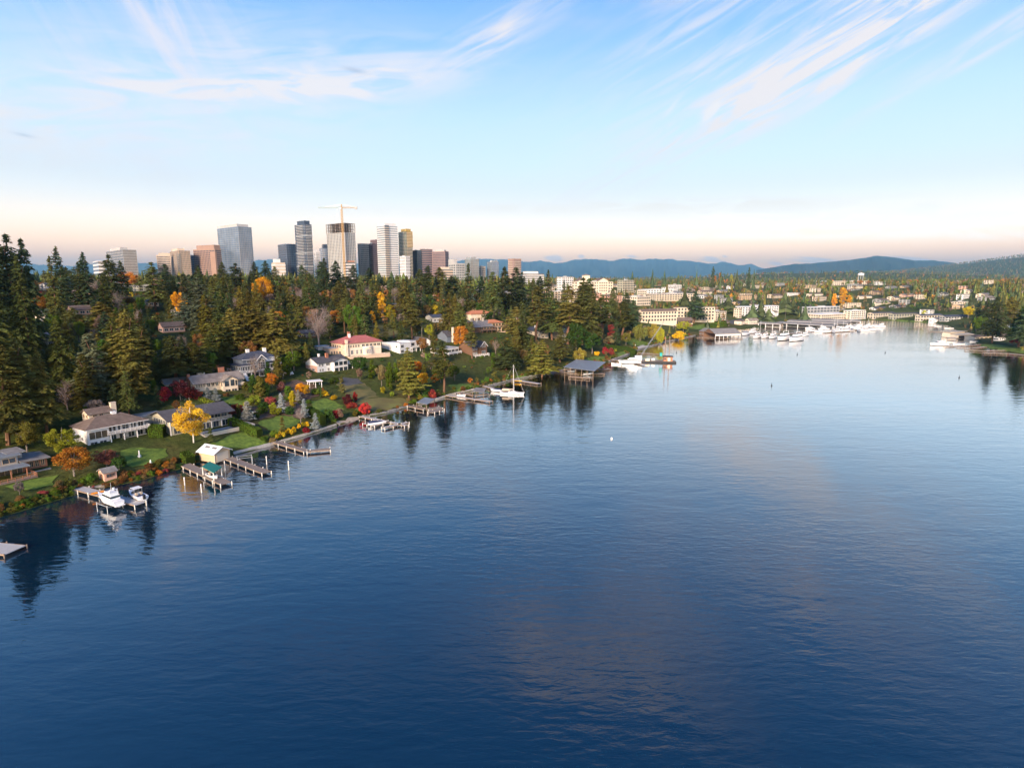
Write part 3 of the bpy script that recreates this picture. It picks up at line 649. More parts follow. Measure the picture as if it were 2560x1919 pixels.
def house_white_pink():
    h = B('hillside_house', 'white two-storey house with brick end wall coloured sun-warm pink and dark gable roof', 'house', (794,931), 34, uR=867, D=9.5, mark='the pink-ended white house')
    w = h.W; h.base('white', 4)
    h.wall('white', 0, w, 0, 9.5, -0.6, 4.9); h.box('sunlit_brick_end', 'pink', -0.12, 0, 0.1, 9.4, -1.5, 3.4)  # brick end; the low sun's warmth is put into its pink
    h.gable('darkroof', 'white', 0, w, 0, 9.5, 4.9, 2.5, 'x', 0.5)
    h.row('f', 0, 2.9, 1.5, 0.8, 4.0, 2, 0.5, bars=1); h.win('f', 5.6, 3.0, 2.6, 1.4, 0, bars=2); h.row('f', 0, 0.2, 1.5, 1.2, 4.0, 2, 0.5); h.win('f', 6.4, 0.2, 1.4, 1.5, 0)
    h.wall('white', 9.2, w - 1.0, -2.0, 0.1, -1.6, 4.9); h.gable('darkroof', 'white', 9.2, w - 1.0, -2.0, 5, 4.9, 1.6, 'y', 0.5)
    h.row('f', -2.0, 2.4, 2.2, 9.6, w - 1.4, 3, 0.25, bars=0); h.row('f', -2.0, -0.8, 2.2, 9.6, w - 1.4, 3, 0.25, bars=0)
    h.deck('greydeck', w - 1.0, w + 3.2, -1.4, 3.0, 2.4, 'white', True, 'white', 'flr', -2, solid=True)
    h.chimney('brick', 8.4, 3.0, 5, 9.0, 1.6, 1.0); h.chimney('white', 6.4, 6.6, 6, 8.6, 0.9, 0.9); h.row('l', -0.12, 0.6, 1.3, 2, 7, 2, 1.2)
def house_mansion():
    h = B('mansion', 'large peach stucco mansion with red tile hip roof and arcaded terrace', 'house', (858,890), 46, uR=953, D=14, mark='the red-roofed mansion')
    w = h.W; h.base('peach', 5)
    h.wall('cream', 0, w, 0, 14, -0.5, 7.4); MB().hip(0, w, 0, 14, 7.42, 3.6, 0.9).build('roof', W['redroof'], h.t); h.box('cornice', 'cream', -0.5, w + 0.5, -0.5, 14.5, 7.0, 7.22)
    h.box('sun_warmed_end_wall', 'peach', -0.14, -0.01, 0.2, 13.8, -3, 6.9); h.box('string_course', 'white', -0.2, w + 0.1, -0.14, -0.02, 3.55, 3.85)  # peach sheet over the left end: warm sunlight put into its colour
    h.row('f', 0, 4.6, 1.6, 3.0, 11.0, 5, 0.5, frame='cream'); h.row('f', 0, 4.7, 1.5, 12.6, w - 0.8, 5, 0.5, frame='cream'); h.wins('f', 0, 0.5, 2.5, [(1.6,1.8),(5.0,1.8),(8.6,1.3),(11.4,1.3)], frame='white', hb=1)
    poly = [(13.2, 0.1)] + [(16.4 - 3.2 * math.cos(math.pi * i / 8), -1.7 * math.sin(math.pi * i / 8)) for i in range(9)] + [(19.6, 0.1)]
    bay = MB().prism(poly, -0.5, 4.2).build('bay', W['cream'], h.t); MB().prism([(x * 1.0, y * 1.04) for x, y in poly], 4.2, 4.7).build('bay_parapet', W['white'], bay)
    h.row('f', -1.72, 0.5, 2.6, 14.6, 18.2, 3, 0.25, hb=1); h.row('l', -0.14, 4.6, 1.6, 2, 12, 4, 0.8, frame='cream'); h.row('l', -0.14, 0.5, 2.2, 2, 12, 3, 1.2, frame='cream')
    h.chimney('cream', 1.4, -0.9, -0.5, 9.4, 1.6, 0.9); h.chimney('white', 7.0, 5.0, 8.6, 12.2, 1.2, 1.2); h.chimney('brick', 7.8, 7.5, 9.5, 13.4, 1.4, 1.0)
    tz = -0.4; h.box('terrace', 'peach', 1, w + 2.2, -6.4, 0, -5.2, tz)
    r = MB()
    for i in range(34): x = 1.2 + (w + 0.8) * i / 33; r.box(x - 0.07, x + 0.07, -6.3, -6.16, tz, tz + 0.9)
    r.box(1, w + 2.2, -6.4, -6.06, tz + 0.9, tz + 1.06); r.build('balustrade', W['cream'], h.t)
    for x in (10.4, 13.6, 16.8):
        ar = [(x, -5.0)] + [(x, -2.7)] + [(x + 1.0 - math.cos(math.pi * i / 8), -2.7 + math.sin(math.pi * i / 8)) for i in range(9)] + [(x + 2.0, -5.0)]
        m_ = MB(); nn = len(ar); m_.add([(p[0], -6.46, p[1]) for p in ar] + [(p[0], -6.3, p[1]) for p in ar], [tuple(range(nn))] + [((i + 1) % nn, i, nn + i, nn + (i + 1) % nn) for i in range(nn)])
        m_.build('archway_shade', W['brownwall'], h.t)  # solid slab; the shade of the arch recess is put into its dark brown
    h.stair('stone', w + 2.3, w + 4.4, -9.0, -5.0, tz, 14, 7.0)
    h.wall('peach', -6, 0, 5, 13, -1, 4.4); h.flat('membrane', -6, 0, 5, 13, 4.4, 0.2); h.wall('cream', -9, -2, 13.2, 18, 0, 5.2); h.flat('membrane', -9, -2, 13.2, 18, 5.2, 0.3); h.row('f', 5, 1.0, 1.9, -5.2, -0.8, 3, 0.5, frame='cream')
    h.keep(-2, w + 6, -10, 0)
def house_white_modern():
    h = B('hillside_house', 'white cubic modern house with flat roof beside the red-roofed mansion', 'house', (1000,884), 32, uL=955, uR=1045, mark='the white cubic house')
    w, d = h.W, h.D; h.base('white', 5)
    h.wall('white', 0, w * 0.62, 0, d, -0.5, 6.2); h.wall('white', w * 0.62, w, 0.8, d * 0.8, -2.5, 6.9); h.flat('membrane', 0.5, w * 0.6, 0.5, d - 0.5, 6.2, 0.2, 0.15); h.flat('membrane', w * 0.64, w - 0.3, 1.2, d * 0.8 - 0.4, 6.9, 0.1, 0.15)
    h.box('parapet', 'white', -0.1, w * 0.62 + 0.05, -0.1, 0.15, 6.2, 6.7); h.box('parapet', 'white', -0.1, 0.15, 0.15, d, 6.2, 6.7)
    h.win('f', 1.0, 3.6, 2.6, 1.8, 0, frame='grey'); h.win('f', 1.0, 0.4, 2.6, 1.8, 0, frame='grey'); h.win('f', w * 0.62 + 0.8, 3.8, 3.2, 2.0, 0.8, frame='grey'); h.win('f', w * 0.62 + 0.8, 0.6, 3.2, 1.9, 0.8, frame='grey')
    h.deck('white', w * 0.60, w + 1.6, -1.2, 0.8, 2.9, 'white', True, 'white', 'fr', -4, solid=True); h.win('l', 2, 3.6, 1.6, 1.4, 0, frame='grey')
    g = B('hillside_house', 'small white flat-roofed house with balcony right of the white cubic house', 'house', (1104,890), 36, uL=1076, uR=1147, mark='the small flat-roofed house')
    w, d = g.W, g.D; g.base('white', 6); g.wall('white', 0, w, 0, d, -0.8, 4.4); g.flat('membrane', 0.2, w - 0.2, 0.2, d - 0.2, 4.4, 0.4, 0.25)
    g.row('f', 0, 1.8, 1.6, w * 0.35, w - 0.6, 3, 0.5, frame='grey'); g.win('l', 2, 1.8, 1.6, 1.5, 0, frame='grey'); g.win('l', 6, 1.8, 1.4, 1.5, 0, frame='grey'); g.deck('white', w * 0.3, w + 1.0, -2.0, 0, 1.0, 'white', True, 'white', 'fr', -4, solid=True)
    k = B('garage', 'white garage with charcoal gable roof above the white cubic house', 'garage', (1058,864), 52, uL=1026, uR=1076, mark='the white garage')
    w, d = k.W, k.D; k.base('white', 3); k.wall('white', 0, w, 0, d, -0.5, 3.0); k.gable('darkroof', 'white', 0, w, 0, d, 3.0, 2.2, 'y', 0.6)
    for i in range(5): MB().box(0.9, w - 0.9, -0.06 - 0.01 * (i % 2), 0, 0.0 + i * 0.44, 0.42 + i * 0.44).build('door_panel', W['white'], k.t)
    k.win('l', 3, 1.2, 1.6, 1.0, 0)
def house_tudor():
    h = B('hillside_house', 'dark brown shingled house with white trimmed gables half hidden by the orange maple', 'house', (1178,889), 46, uL=1148, uR=1211, mark='the dark brown gabled house')
    w, d = h.W, h.D; h.base('stone', 4); h.wall('brownwall', 0, w, 0, d, -0.8, 5.6); h.gable('darkroof', 'brownwall', 0, w, 0, d, 5.6, 3.4, 'x', 0.6)
    h.wall('brownwall', w - 5.5, w + 0.3, -2.4, 0.1, -1, 6.0); h.gable('darkroof', 'brownwall', w - 5.5, w + 0.3, -2.4, 4, 6.0, 3.2, 'y', 0.5)
    for q in (-1, 1): MB().bar((w - 2.6 + q * 3.3, -2.95, 5.7), (w - 2.6, -2.95, 9.2), 0.08, 0.4).build('bargeboard', W['white'], h.t)
    h.win('f', w - 4.0, 5.2, 2.8, 2.4, -2.4, bars=2, hb=1); h.win('f', w - 4.4, 1.0, 3.4, 2.0, -2.4, bars=2); h.row('f', 0, 3.2, 1.6, 1, w - 6.5, 3, 0.6); h.row('f', 0, 0.3, 1.8, 1, w - 6.5, 3, 0.6)
    h.deck('white', 0, w + 0.6, -4.6, -2.5, 0.2, 'white', True, 'white', 'flr', -4); h.chimney('cream', 2, d - 3, 4, 12.0, 1.4, 1.2)
    b = B('hillside_house', 'charcoal gabled house with tall cream chimney between firs above the white houses', 'house', (1118,856), 46, uL=1094, uR=1150)
    w, d = b.W, b.D; b.base('stone', 3); b.wall('blue', 0, w, 0, d, -0.5, 4.6); b.gable('darkroof', 'blue', 0, w, 0, d, 4.6, 3.4, 'x', 0.6); b.chimney('cream', w * 0.35, -0.9, -0.5, 10.5, 1.4, 0.9); b.row('f', 0, 2.6, 1.5, w * 0.5, w - 0.6, 3, 0.5)
def house_villa():
    h = B('hillside_villa', 'ochre villa with orange tile roof above the slate-roofed house', 'house', (1196,803), 50, uL=1172, uR=1232, D=16, mark='the orange-roofed villa')
    w, d = h.W, h.D; h.base('cream', 5); h.wall('cream', -8, w, 0, 13, -0.5, 6.4); MB().hip(-8, w, 0, 13, 6.42, 2.6, 0.8).build('roof', W['orangeroof'], h.t)
    h.row('f', 0, 4.2, 1.5, 3, w - 1, 5, 0.8, frame='cream'); h.row('f', 0, 0.8, 2.2, -7, w - 1, 7, 1.0, frame='tan', pane='warmpane')
    g = B('hillside_villa', 'ochre pavilion with russet hip roof and balcony joined to the orange-roofed villa', 'house', (1222,826), 48, uL=1204, uR=1254, mark='the russet-roofed pavilion')
    w, d = g.W, g.D; g.base('tan', 5); g.wall('peach', 0, w, 0, 9, -1, 6.2); MB().hip(0, w, 0, 9, 6.22, 2.2, 1.0).build('roof', W['orangeroof'], g.t); g.deck('stone', -0.5, w + 2.2, -2.4, 0, 2.9, 'brownwall', True, 'peach', 'fr', -3)
    g.row('f', 0, 3.2, 2.2, 0.8, w - 0.8, 4, 0.6, frame='tan', pane='warmpane'); g.row('f', 0, -0.4, 2.4, 0.8, w - 0.8, 4, 0.6, frame='tan', pane='warmpane'); g.box('terrace', 'peach', -1, w + 6, -5, -2.5, -5, -1.2); g.keep(-1, w + 6, -5, 0)
    k = B('hillside_house', 'dark timber house with slate roof and three stone chimneys below the villa', 'house', (1187,832), 48, uL=1155, uR=1232, mark='the three-chimneyed house')
    w, d = k.W, k.D; k.base('stone', 5); k.wall('brownwall', 0, w, 0, d, -1, 4.6); k.gable('greyroof', 'brownwall', 0, w, 0, d, 4.6, 4.2, 'x', 0.7)
    for x in (1.5, w * 0.38, w * 0.72): k.chimney('stone', x, d * 0.4, 6.0, 10.6, 1.5, 1.2)
    k.deck('deckwood', w * 0.3, w + 1.5, -3.0, 0, 1.8, 'brownwall', True, 'brownwall', 'fr', -5); k.row('f', 0, 2.0, 2.0, w * 0.3, w - 0.6, 4, 0.5, frame='tan'); k.row('f', 0, -0.8, 2.0, w * 0.3, w - 0.6, 4, 0.5, frame='tan')
def house_olive():
    h = B('hillside_house', 'pale olive house with grey gable roof beside tall bare fir trunks', 'house', (1352,845), 52, uL=1316, uR=1371, mark='the pale olive house')
    w, d = h.W, h.D; h.base('olive', 5); h.wall('beige', 0, w, 0, d, -1, 5.4); h.gable('blueroof', 'beige', 0, w, 0, d, 5.4, 2.6, 'y', 0.6); h.row('f', 0, 3.4, 1.4, 1, w - 1, 2, 1.0, frame='white'); h.row('f', 0, 0.4, 1.4, 1, w - 1, 2, 1.0); h.row('l', 0, 3.2, 1.3, 3, d - 3, 2, 3); h.chimney('white', w * 0.4, d * 0.6, 7, 9.4, 1.2, 1.0)
    g = B('hillside_house', 'cream house with stacked balconies and grey shake roof left of the red maple', 'house', (1398,850), 55, uL=1383, uR=1425, mark='the balconied cream house')
    w, d = g.W, g.D; g.base('cream', 6); g.wall('cream', 0, w, 0, d + 4, -2, 6.0); g.gable('greyroof', 'cream', 0, w, 0, d + 4, 6.0, 3.0, 'x', 0.8)
    for z in (0.0, 3.0): g.deck('greydeck', 0.5, w + 0.8, -2.2, 0, z, 'white', z == 0.0, 'white', 'fr', -4); g.row('f', 0, z + 0.1, 2.1, 0.8, w - 0.8, 4, 0.5, frame='white')
for f_ in (house_modern_left, house_white_brown, house_midcentury, house_beige, house_blue, house_white_pink, house_mansion, house_white_modern, house_tudor, house_villa, house_olive): f_()

# ---------------------------------------------------------------- smaller houses among the trees
def small_house(label, N, uL, uR, h, wm_, rm, roof='x', rh=2.2, theta=58, storeys=1, brick=None, name='hillside_house', frame='white', cat='house', mark=None, dmin=6.0, group=None):
    b = B(name, label, cat, N, theta, uL=uL, uR=uR, mark=mark, group=group); w, d = b.W, max(b.D, dmin)
    MB().box(0.03, w - 0.03, 0.03, d - 0.03, -4, 0).build('foundation', W[wm_], b.t); b.wall(wm_, 0, w, 0, d, 0, h)
    if roof == 'hip': b.hip(rm, 0, w, 0, d, h, rh)
    elif roof == 'flat': b.flat(rm, 0, w, 0, d, h, 0.5)
    else: b.gable(rm, wm_, 0, w, 0, d, h, rh, roof, 0.5)
    for s_ in range(storeys):
        z = (h / storeys) * s_ + 0.9
        b.row('f', 0, z, min(1.5, h / storeys - 1.2), 0.7, w - 0.7, max(2, int(w / 3)), 0.7, frame=frame)
        if d > 5: b.row('l', 0, z, 1.3, 1.0, d - 1.0, max(1, int(d / 4)), 1.2, frame=frame)
    if brick: b.chimney(brick, w * 0.6, d * 0.5, h, h + rh + 1.4)
    return b
SM = [
 ('grey hip-roofed cottage under the big firs at far left', (118,866), 103, 146, 5.0, 'grey', 'greyroof', 'hip', 1.8, 38, 2, None),
 ('small cream house with green gable beside an orange maple at left', (98,806), 66, 114, 4.6, 'cream', 'greyroof', 'x', 2.6, 38, 1, 'brick'),
 ('tan house with tall front gable high on the left hill', (193,757), 174, 226, 6.0, 'tan', 'brownroof', 'y', 3.4, 38, 2, None),
 ('dark-roofed rambler with tan walls and skylight on the left hill', (182,788), 166, 230, 3.2, 'salmon', 'brownroof', 'x', 2.4, 38, 1, None),
 ('white house with tall windows near the left skyline', (118,727), 97, 147, 5.4, 'white', 'darkroof', 'x', 2.0, 38, 2, None),
 ('blue-roofed house below the grey office block at left', (300,716), 280, 330, 4.0, 'grey', 'blueroof', 'x', 2.2, 38, 1, None),
 ('brown shingled house with twin gables on the left hilltop', (348,728), 332, 380, 5.2, 'olive', 'greyroof', 'y', 3.0, 38, 2, None),
 ('pale low house behind firs left of the yellow maple', (372,766), 352, 396, 3.2, 'cream', 'greyroof', 'hip', 1.6, 38, 1, None),
 ('beige rambler with brown roof and red deck left of the blue cedar', (408,832), 398, 462, 3.6, 'pink', 'brownroof', 'x', 2.2, 38, 1, None),
 ('white gabled cottage behind the yellow maple', (438,790), 427, 462, 3.4, 'white', 'greyroof', 'y', 2.0, 38, 1, None),
 ('low charcoal-roofed house behind the bare grey tree', (756,846), 741, 790, 3.2, 'brownwall', 'darkroof', 'x', 1.8, 38, 1, None),
 ('dark flat-roofed house above the grassy slope', (985,770), 975, 1006, 3.4, 'brownwall', 'metalroof', 'flat', 1, 60, 1, None),
 ('grey-blue house among firs left of the orange-roofed villa', (1082,806), 1064, 1110, 4.0, 'grey', 'blueroof', 'x', 2.0, 60, 1, None),
 ('pale house peeping between firs above the orange-roofed villa', (1200,727), 1190, 1208, 5.0, 'white', 'membrane', 'flat', 1, 60, 2, None),
 ('white bungalow among the firs right of the orange-roofed villa', (1262,738), 1246, 1282, 4.0, 'white', 'greyroof', 'x', 1.8, 60, 1, None),
 ('brown waterside cottage with white gable trim left of the boat shed', (1756,838), 1748, 1783, 4.4, 'brownwall', 'greyroof', 'y', 3.0, 74, 1, None),
 ('tan harbour office with brown roof behind the boat shed', (1853,812), 1836, 1866, 4.8, 'cream', 'brownroof', 'hip', 1.4, 40, 1, None),
 ('tan harbour house with tile roof right of the harbour office', (1872,811), 1862, 1896, 5.6, 'cream', 'tanroof', 'x', 2.2, 60, 2, None),
 ('white and blue townhouse between dark firs behind the marina', (1912,792), 1901, 1921, 8.0, 'white', 'metalroof', 'flat', 1, 45, 3, None),
 ('white townhouse right of the white and blue townhouse', (1935,792), 1924, 1944, 7.0, 'white', 'brownroof', 'x', 2.0, 50, 2, None),
 ('white house on the wooded slope above the marina', (1972,740), 1963, 2000, 6.0, 'white', 'membrane', 'flat', 1, 60, 2, None),
 ('long tan house on the wooded slope right of the white house', (2024,742), 2016, 2058, 5.0, 'cream', 'tanroof', 'x', 1.6, 64, 1, None),
 ('pale house half way up the wooded slope at right', (2150,748), 2142, 2180, 5.0, 'cream', 'greyroof', 'x', 1.6, 62, 1, None),
 ('cream house below autumn trees on the right slope', (2190,765), 2182, 2226, 5.0, 'cream', 'tanroof', 'x', 1.6, 62, 1, None),
 ('salmon house among the trees on the right slope', (2256,744), 2248, 2286, 5.0, 'salmon', 'tanroof', 'x', 1.8, 62, 1, None),
 ('white house with grey roof at the bay head', (2340,806), 2322, 2364, 4.6, 'white', 'greyroof', 'x', 2.4, 60, 1, None),
 ('tan shed-roofed house behind the yellow tree on the right shore', (2400,772), 2380, 2410, 5.0, 'tan', 'greyroof', 'x', 1.8, 60, 1, None),
 ('red-brown house with pale wall between dark trees at right', (2512,806), 2500, 2548, 5.4, 'beige', 'brownroof', 'x', 1.8, 62, 2, None),
 ('blue-grey house behind the round green tree at right', (2478,806), 2462, 2496, 4.6, 'grey', 'membrane', 'flat', 1, 60, 1, None),
 ('white house under dark trees near the right edge', (2526,826), 2516, 2556, 4.6, 'white', 'brownroof', 'x', 2.0, 60, 1, None),
 ('pale blue house with brown roof above the right shore docks', (2498,852), 2488, 2544, 3.6, 'white', 'brownroof', 'x', 2.0, 66, 1, None),
]
for s_ in SM: small_house(s_[0], s_[1], s_[2], s_[3], s_[4], s_[5], s_[6], s_[7], s_[8], s_[9], s_[10], s_[11])

def far_houses():
    g = np.random.default_rng(77); lab, obs = [], []
    cw = dict(white='white', cream='cream', beige='beige', grey='grey', salmon='salmon', tan='tan'); n = 0
    while n < 76:
        u, v = g.uniform(1340, 2480), g.uniform(702, 792)
        if v > 760 and u < 1830: continue
        p = ground(u, v)
        if float(shore_s(p.x, p.y)[0]) < 40 or any(abs(p.x - f[0]) + abs(p.y - f[1]) < 36 for f in FOOT): continue
        wm_ = ['white', 'cream', 'beige', 'grey', 'salmon', 'tan'][g.choice(6, p=[.16, .18, .20, .22, .08, .16])]; rm = ['greyroof', 'brownroof', 'tanroof', 'membrane', 'darkroof'][g.choice(5)]; w = g.uniform(13, 34)
        b = B('distant_house', 'x', 'house', o=p, theta=g.uniform(50, 72), W=w, D=g.uniform(9, 14)); h = g.choice([3.2, 5.8, 8.6]); st = int(h / 2.8)
        b.wall(wm_, 0, w, 0, b.D, -3, h)
        if rm == 'membrane' or h > 8: b.flat(rm, 0, w, 0, b.D, h, 0.5)
        else: b.gable(rm, wm_, 0, w, 0, b.D, h, 2.2, 'x', 0.6)
        m = MB(); facade(m, 'f', 0, 0.6, w - 0.6, 0.2, h, st, max(3, int(w / 4))); facade(m, 'l', 0, 0.6, b.D - 0.6, 0.2, h, st, 2); tag(m.build('windows', W['pane'], b.t), kind='stuff')
        zone = 'among trees above the marina' if u > 1850 else 'in the town beyond the tall firs'
        lab.append('%s %s-storey house with %s roof %s' % (wm_, ['one', 'two', 'three'][st - 1], {'greyroof': 'grey', 'brownroof': 'brown', 'tanroof': 'tan', 'membrane': 'flat', 'darkroof': 'charcoal'}[rm] if h < 8 else 'flat', zone)); obs.append((u, b.t)); n += 1
    by = {}
    for l, o in zip(lab, obs): by.setdefault(l, []).append(o)
    for l, os_ in by.items():
        os_.sort(key=lambda q: q[0])
        for k, (u, o) in enumerate(os_): o['label'] = l if len(os_) == 1 else l + ', ' + ('leftmost' if k == 0 else 'rightmost' if k == len(os_) - 1 else ['', 'second', 'third', 'fourth', 'fifth', 'sixth', 'seventh', 'eighth', 'ninth', 'tenth', 'eleventh', 'twelfth'][k] + ' from left'); o['group'] = 'distant houses beyond the bay'

# ---------------------------------------------------------------- apartment blocks and the town
def facade(b, face, at, a0, a1, z0, z1, floors, bays, fw=0.6, fh=0.55, d=0.12, sill=0.25):
    """window boxes set proud on one wall"""
    bw, bh = (a1 - a0) / bays, (z1 - z0) / floors
    for i in range(floors):
        for j in range(bays):
            x = a0 + bw * (j + 0.5 - fw / 2); z = z0 + bh * (i + sill)
            if face == 'f': b.box(x, x + bw * fw, at - d, at, z, z + bh * fh)
            else: b.box(at - d, at, x, x + bw * fw, z, z + bh * fh)
    return b
def block(label, N, uL, uR, H, wm_, rm, floors, bays, theta=60, balc=None, roof='flat', rh=2.0, pane='pane', D=None, name='apartment_block', cat='apartment block', mark=None, lb=None):
    b = B(name, label, cat, N, theta, uL=uL, uR=uR, mark=mark); w = b.W; d = D or max(b.D, 8)
    MB().box(0.03, w - 0.03, 0.03, d - 0.03, -8, 0).build('foundation', W[wm_], b.t); b.wall(wm_, 0, w, 0, d, 0, H)
    tag(facade(MB(), 'f', 0, 0.5, w - 0.5, 0.3, H - 0.2, floors, bays).build('windows', W[pane], b.t), kind='stuff')
    tag(facade(MB(), 'l', 0, 0.5, d - 0.5, 0.3, H - 0.2, floors, lb or max(2, int(d / 4))).build('windows', W[pane], b.t), kind='stuff')
    if balc:
        m = MB(); fh = (H - 0.5) / floors; bw = (w - 1) / bays
        for i in range(floors):
            z = 0.3 + fh * i
            for j in range(0, bays, 2): m.box(0.5 + bw * (j + 0.05), 0.5 + bw * (j + 0.95), -1.5, -0.13, z - 0.1, z + 0.05); m.box(0.5 + bw * (j + 0.05), 0.5 + bw * (j + 0.95), -1.5, -1.4, z + 0.05, z + 1.0)
        tag(m.build('balconies', W[balc], b.t), kind='stuff')
    if roof == 'flat':
        b.flat(rm, 0, w, 0, d, H, 0.4, 0.35); b.box('rooftop_unit', 'membrane', w * 0.4, w * 0.6, d * 0.35, d * 0.65, H + 0.35, H + 1.8)
    elif roof == 'hip': b.hip(rm, 0, w, 0, d, H, rh, 0.8)
    else: b.gable(rm, wm_, 0, w, 0, d, H, rh, roof, 0.6)
    return b
BLK = [
 # label, near corner px, uL, uR, height, wall, roof, floors, bays, theta, balcony, roof kind, roof height
 ('tan apartment block with tall piers behind the firs', (1386,752), 1372, 1450, 12, 'beige', 'whiteroof', 4, 9, 62, 'tan', 'flat', 1),
 ('lower tan apartment wing behind the piered block', (1352,745), 1340, 1386, 12, 'tan', 'membrane', 4, 6, 62, 'cream', 'flat', 1),
 ('long brown-roofed condominium with stacked cream balconies', (1604,806), 1600, 1692, 13, 'cream', 'brownroof', 3, 12, 70, 'cream', 'x', 2.4),
 ('cream four-storey condominium behind the brown-roofed one', (1692,803), 1688, 1786, 17, 'cream', 'greyroof', 4, 12, 70, 'beige', 'flat', 2),
 ('low brown-roofed terrace below the long condominium', (1668,812), 1662, 1732, 5, 'brownwall', 'brownroof', 1, 9, 70, 'beige', 'x', 3.0),
 ('cream corner block with small dark windows right of the condominiums', (1788,802), 1769, 1815, 12, 'cream', 'tanroof', 4, 6, 52, None, 'flat', 1),
 ('cream three-storey block behind the tall firs', (1592,764), 1550, 1626, 13, 'cream', 'membrane', 3, 7, 50, None, 'flat', 1),
 ('long tan apartment row behind the cream three-storey block', (1640,752), 1618, 1738, 11, 'beige', 'membrane', 3, 15, 66, 'cream', 'flat', 1),
 ('white-roofed low building behind the long tan row', (1612,735), 1595, 1682, 8, 'white', 'whiteroof', 2, 10, 64, None, 'flat', 1),
 ('white balconied block on the wooded rise', (1682,727), 1670, 1703, 12, 'white', 'brownroof', 4, 5, 60, 'white', 'flat', 1),
 ('white striped block under construction with open top floors', (1404,728), 1392, 1433, 22, 'white', 'brownroof', 6, 6, 58, 'white', 'flat', 1),
 ('grey-green mid-rise with terraced upper floors', (1556,736), 1543, 1584, 24, 'olive', 'metalroof', 6, 7, 55, 'beige', 'flat', 1),
 ('small cream block right of the grey-green mid-rise', (1588,738), 1580, 1616, 8, 'cream', 'membrane', 2, 6, 60, None, 'flat', 1),
 ('pale townhouses with grey gables in front of the pediment complex', (1514,740), 1506, 1540, 8, 'cream', 'greyroof', 2, 5, 62, None, 'y', 4),
 ('grey-roofed pale house in front of the pediment complex', (1446,738), 1436, 1478, 7, 'cream', 'greyroof', 2, 6, 62, None, 'x', 3),
 ('white glass condominium row behind dark firs', (1862,790), 1838, 1946, 13, 'white', 'whiteroof', 4, 14, 62, 'white', 'flat', 1),
 ('cream end block left of the white condominium row', (1846,795), 1836, 1854, 13, 'cream', 'tanroof', 4, 3, 55, None, 'flat', 1),
 ('grey flat-roofed condominium with white fascia above the covered moorage', (2016,790), 2004, 2098, 13, 'grey', 'whiteroof', 3, 10, 64, 'grey', 'flat', 1),
 ('cream two-storey row below the grey condominium', (2052,800), 2014, 2124, 8, 'cream', 'whiteroof', 2, 14, 62, 'cream', 'flat', 1),
 ('cream four-storey block with white balconies at the bay head', (2126,799), 2108, 2163, 13, 'cream', 'whiteroof', 4, 7, 60, 'white', 'flat', 1),
 ('brown and white two-storey waterfront block nearest the marina end', (2182,798), 2168, 2236, 9, 'beige', 'darkroof', 2, 9, 66, 'grey', 'x', 1.5),
 ('long waterfront block with dark roof and pale end wall', (2232,800), 2228, 2300, 9, 'olive', 'darkroof', 2, 10, 70, 'grey', 'x', 1.5),
 ('white waterfront block with shed dormers', (2300,804), 2296, 2356, 9, 'beige', 'blueroof', 2, 8, 70, 'white', 'x', 1.6),
 ('grey-roofed waterfront block right of the shed-dormered one', (2362,804), 2356, 2420, 7, 'grey', 'blueroof', 2, 8, 70, 'white', 'x', 2.0),
 ('white flat-roofed building at left of the long white roof', (2040,706), 2034, 2066, 9, 'white', 'whiteroof', 2, 7, 64, None, 'flat', 1),
 ('very long white-roofed school building on the right plateau', (2086,714), 2080, 2194, 12, 'cream', 'whiteroof', 2, 22, 66, None, 'flat', 1),
 ('low retail building with white fascia behind the long tan row', (1700,748), 1690, 1760, 6, 'white', 'metalroof', 1, 10, 64, None, 'flat', 1),
 ('pale flat-roofed block near the right yellow tree', (2392,764), 2386, 2420, 6, 'cream', 'membrane', 2, 6, 62, None, 'flat', 1),
]
for s_ in BLK: block(s_[0], s_[1], s_[2], s_[3], s_[4], s_[5], s_[6], s_[7], s_[8], s_[9], s_[10], s_[11], s_[12])
def pediment_complex():
    b = block('cream complex with two pedimented gables and a square cupola', (1436,732), 1430, 1532, 17, 'cream', 'greyroof', 4, 16, 68, None, 'flat', 1)
    w = b.W
    for x in (w * 0.08, w * 0.60): b.wall('cream', x, x + w * 0.26, -1.5, 10, 0, 18.5); b.gable('brownroof', 'cream', x, x + w * 0.26, -1.5, 12, 18.5, 4.5, 'y', 0.6); tag(facade(MB(), 'f', -1.5, x + 1, x + w * 0.26 - 1, 1, 17, 4, 4).build('windows', W['warmpane'], b.t), kind='stuff')
    b.wall('cream', w * 0.28, w * 0.42, 4, 12, 17.4, 27); b.hip('tanroof', w * 0.28, w * 0.42, 4, 12, 27, 2.0)
pediment_complex()

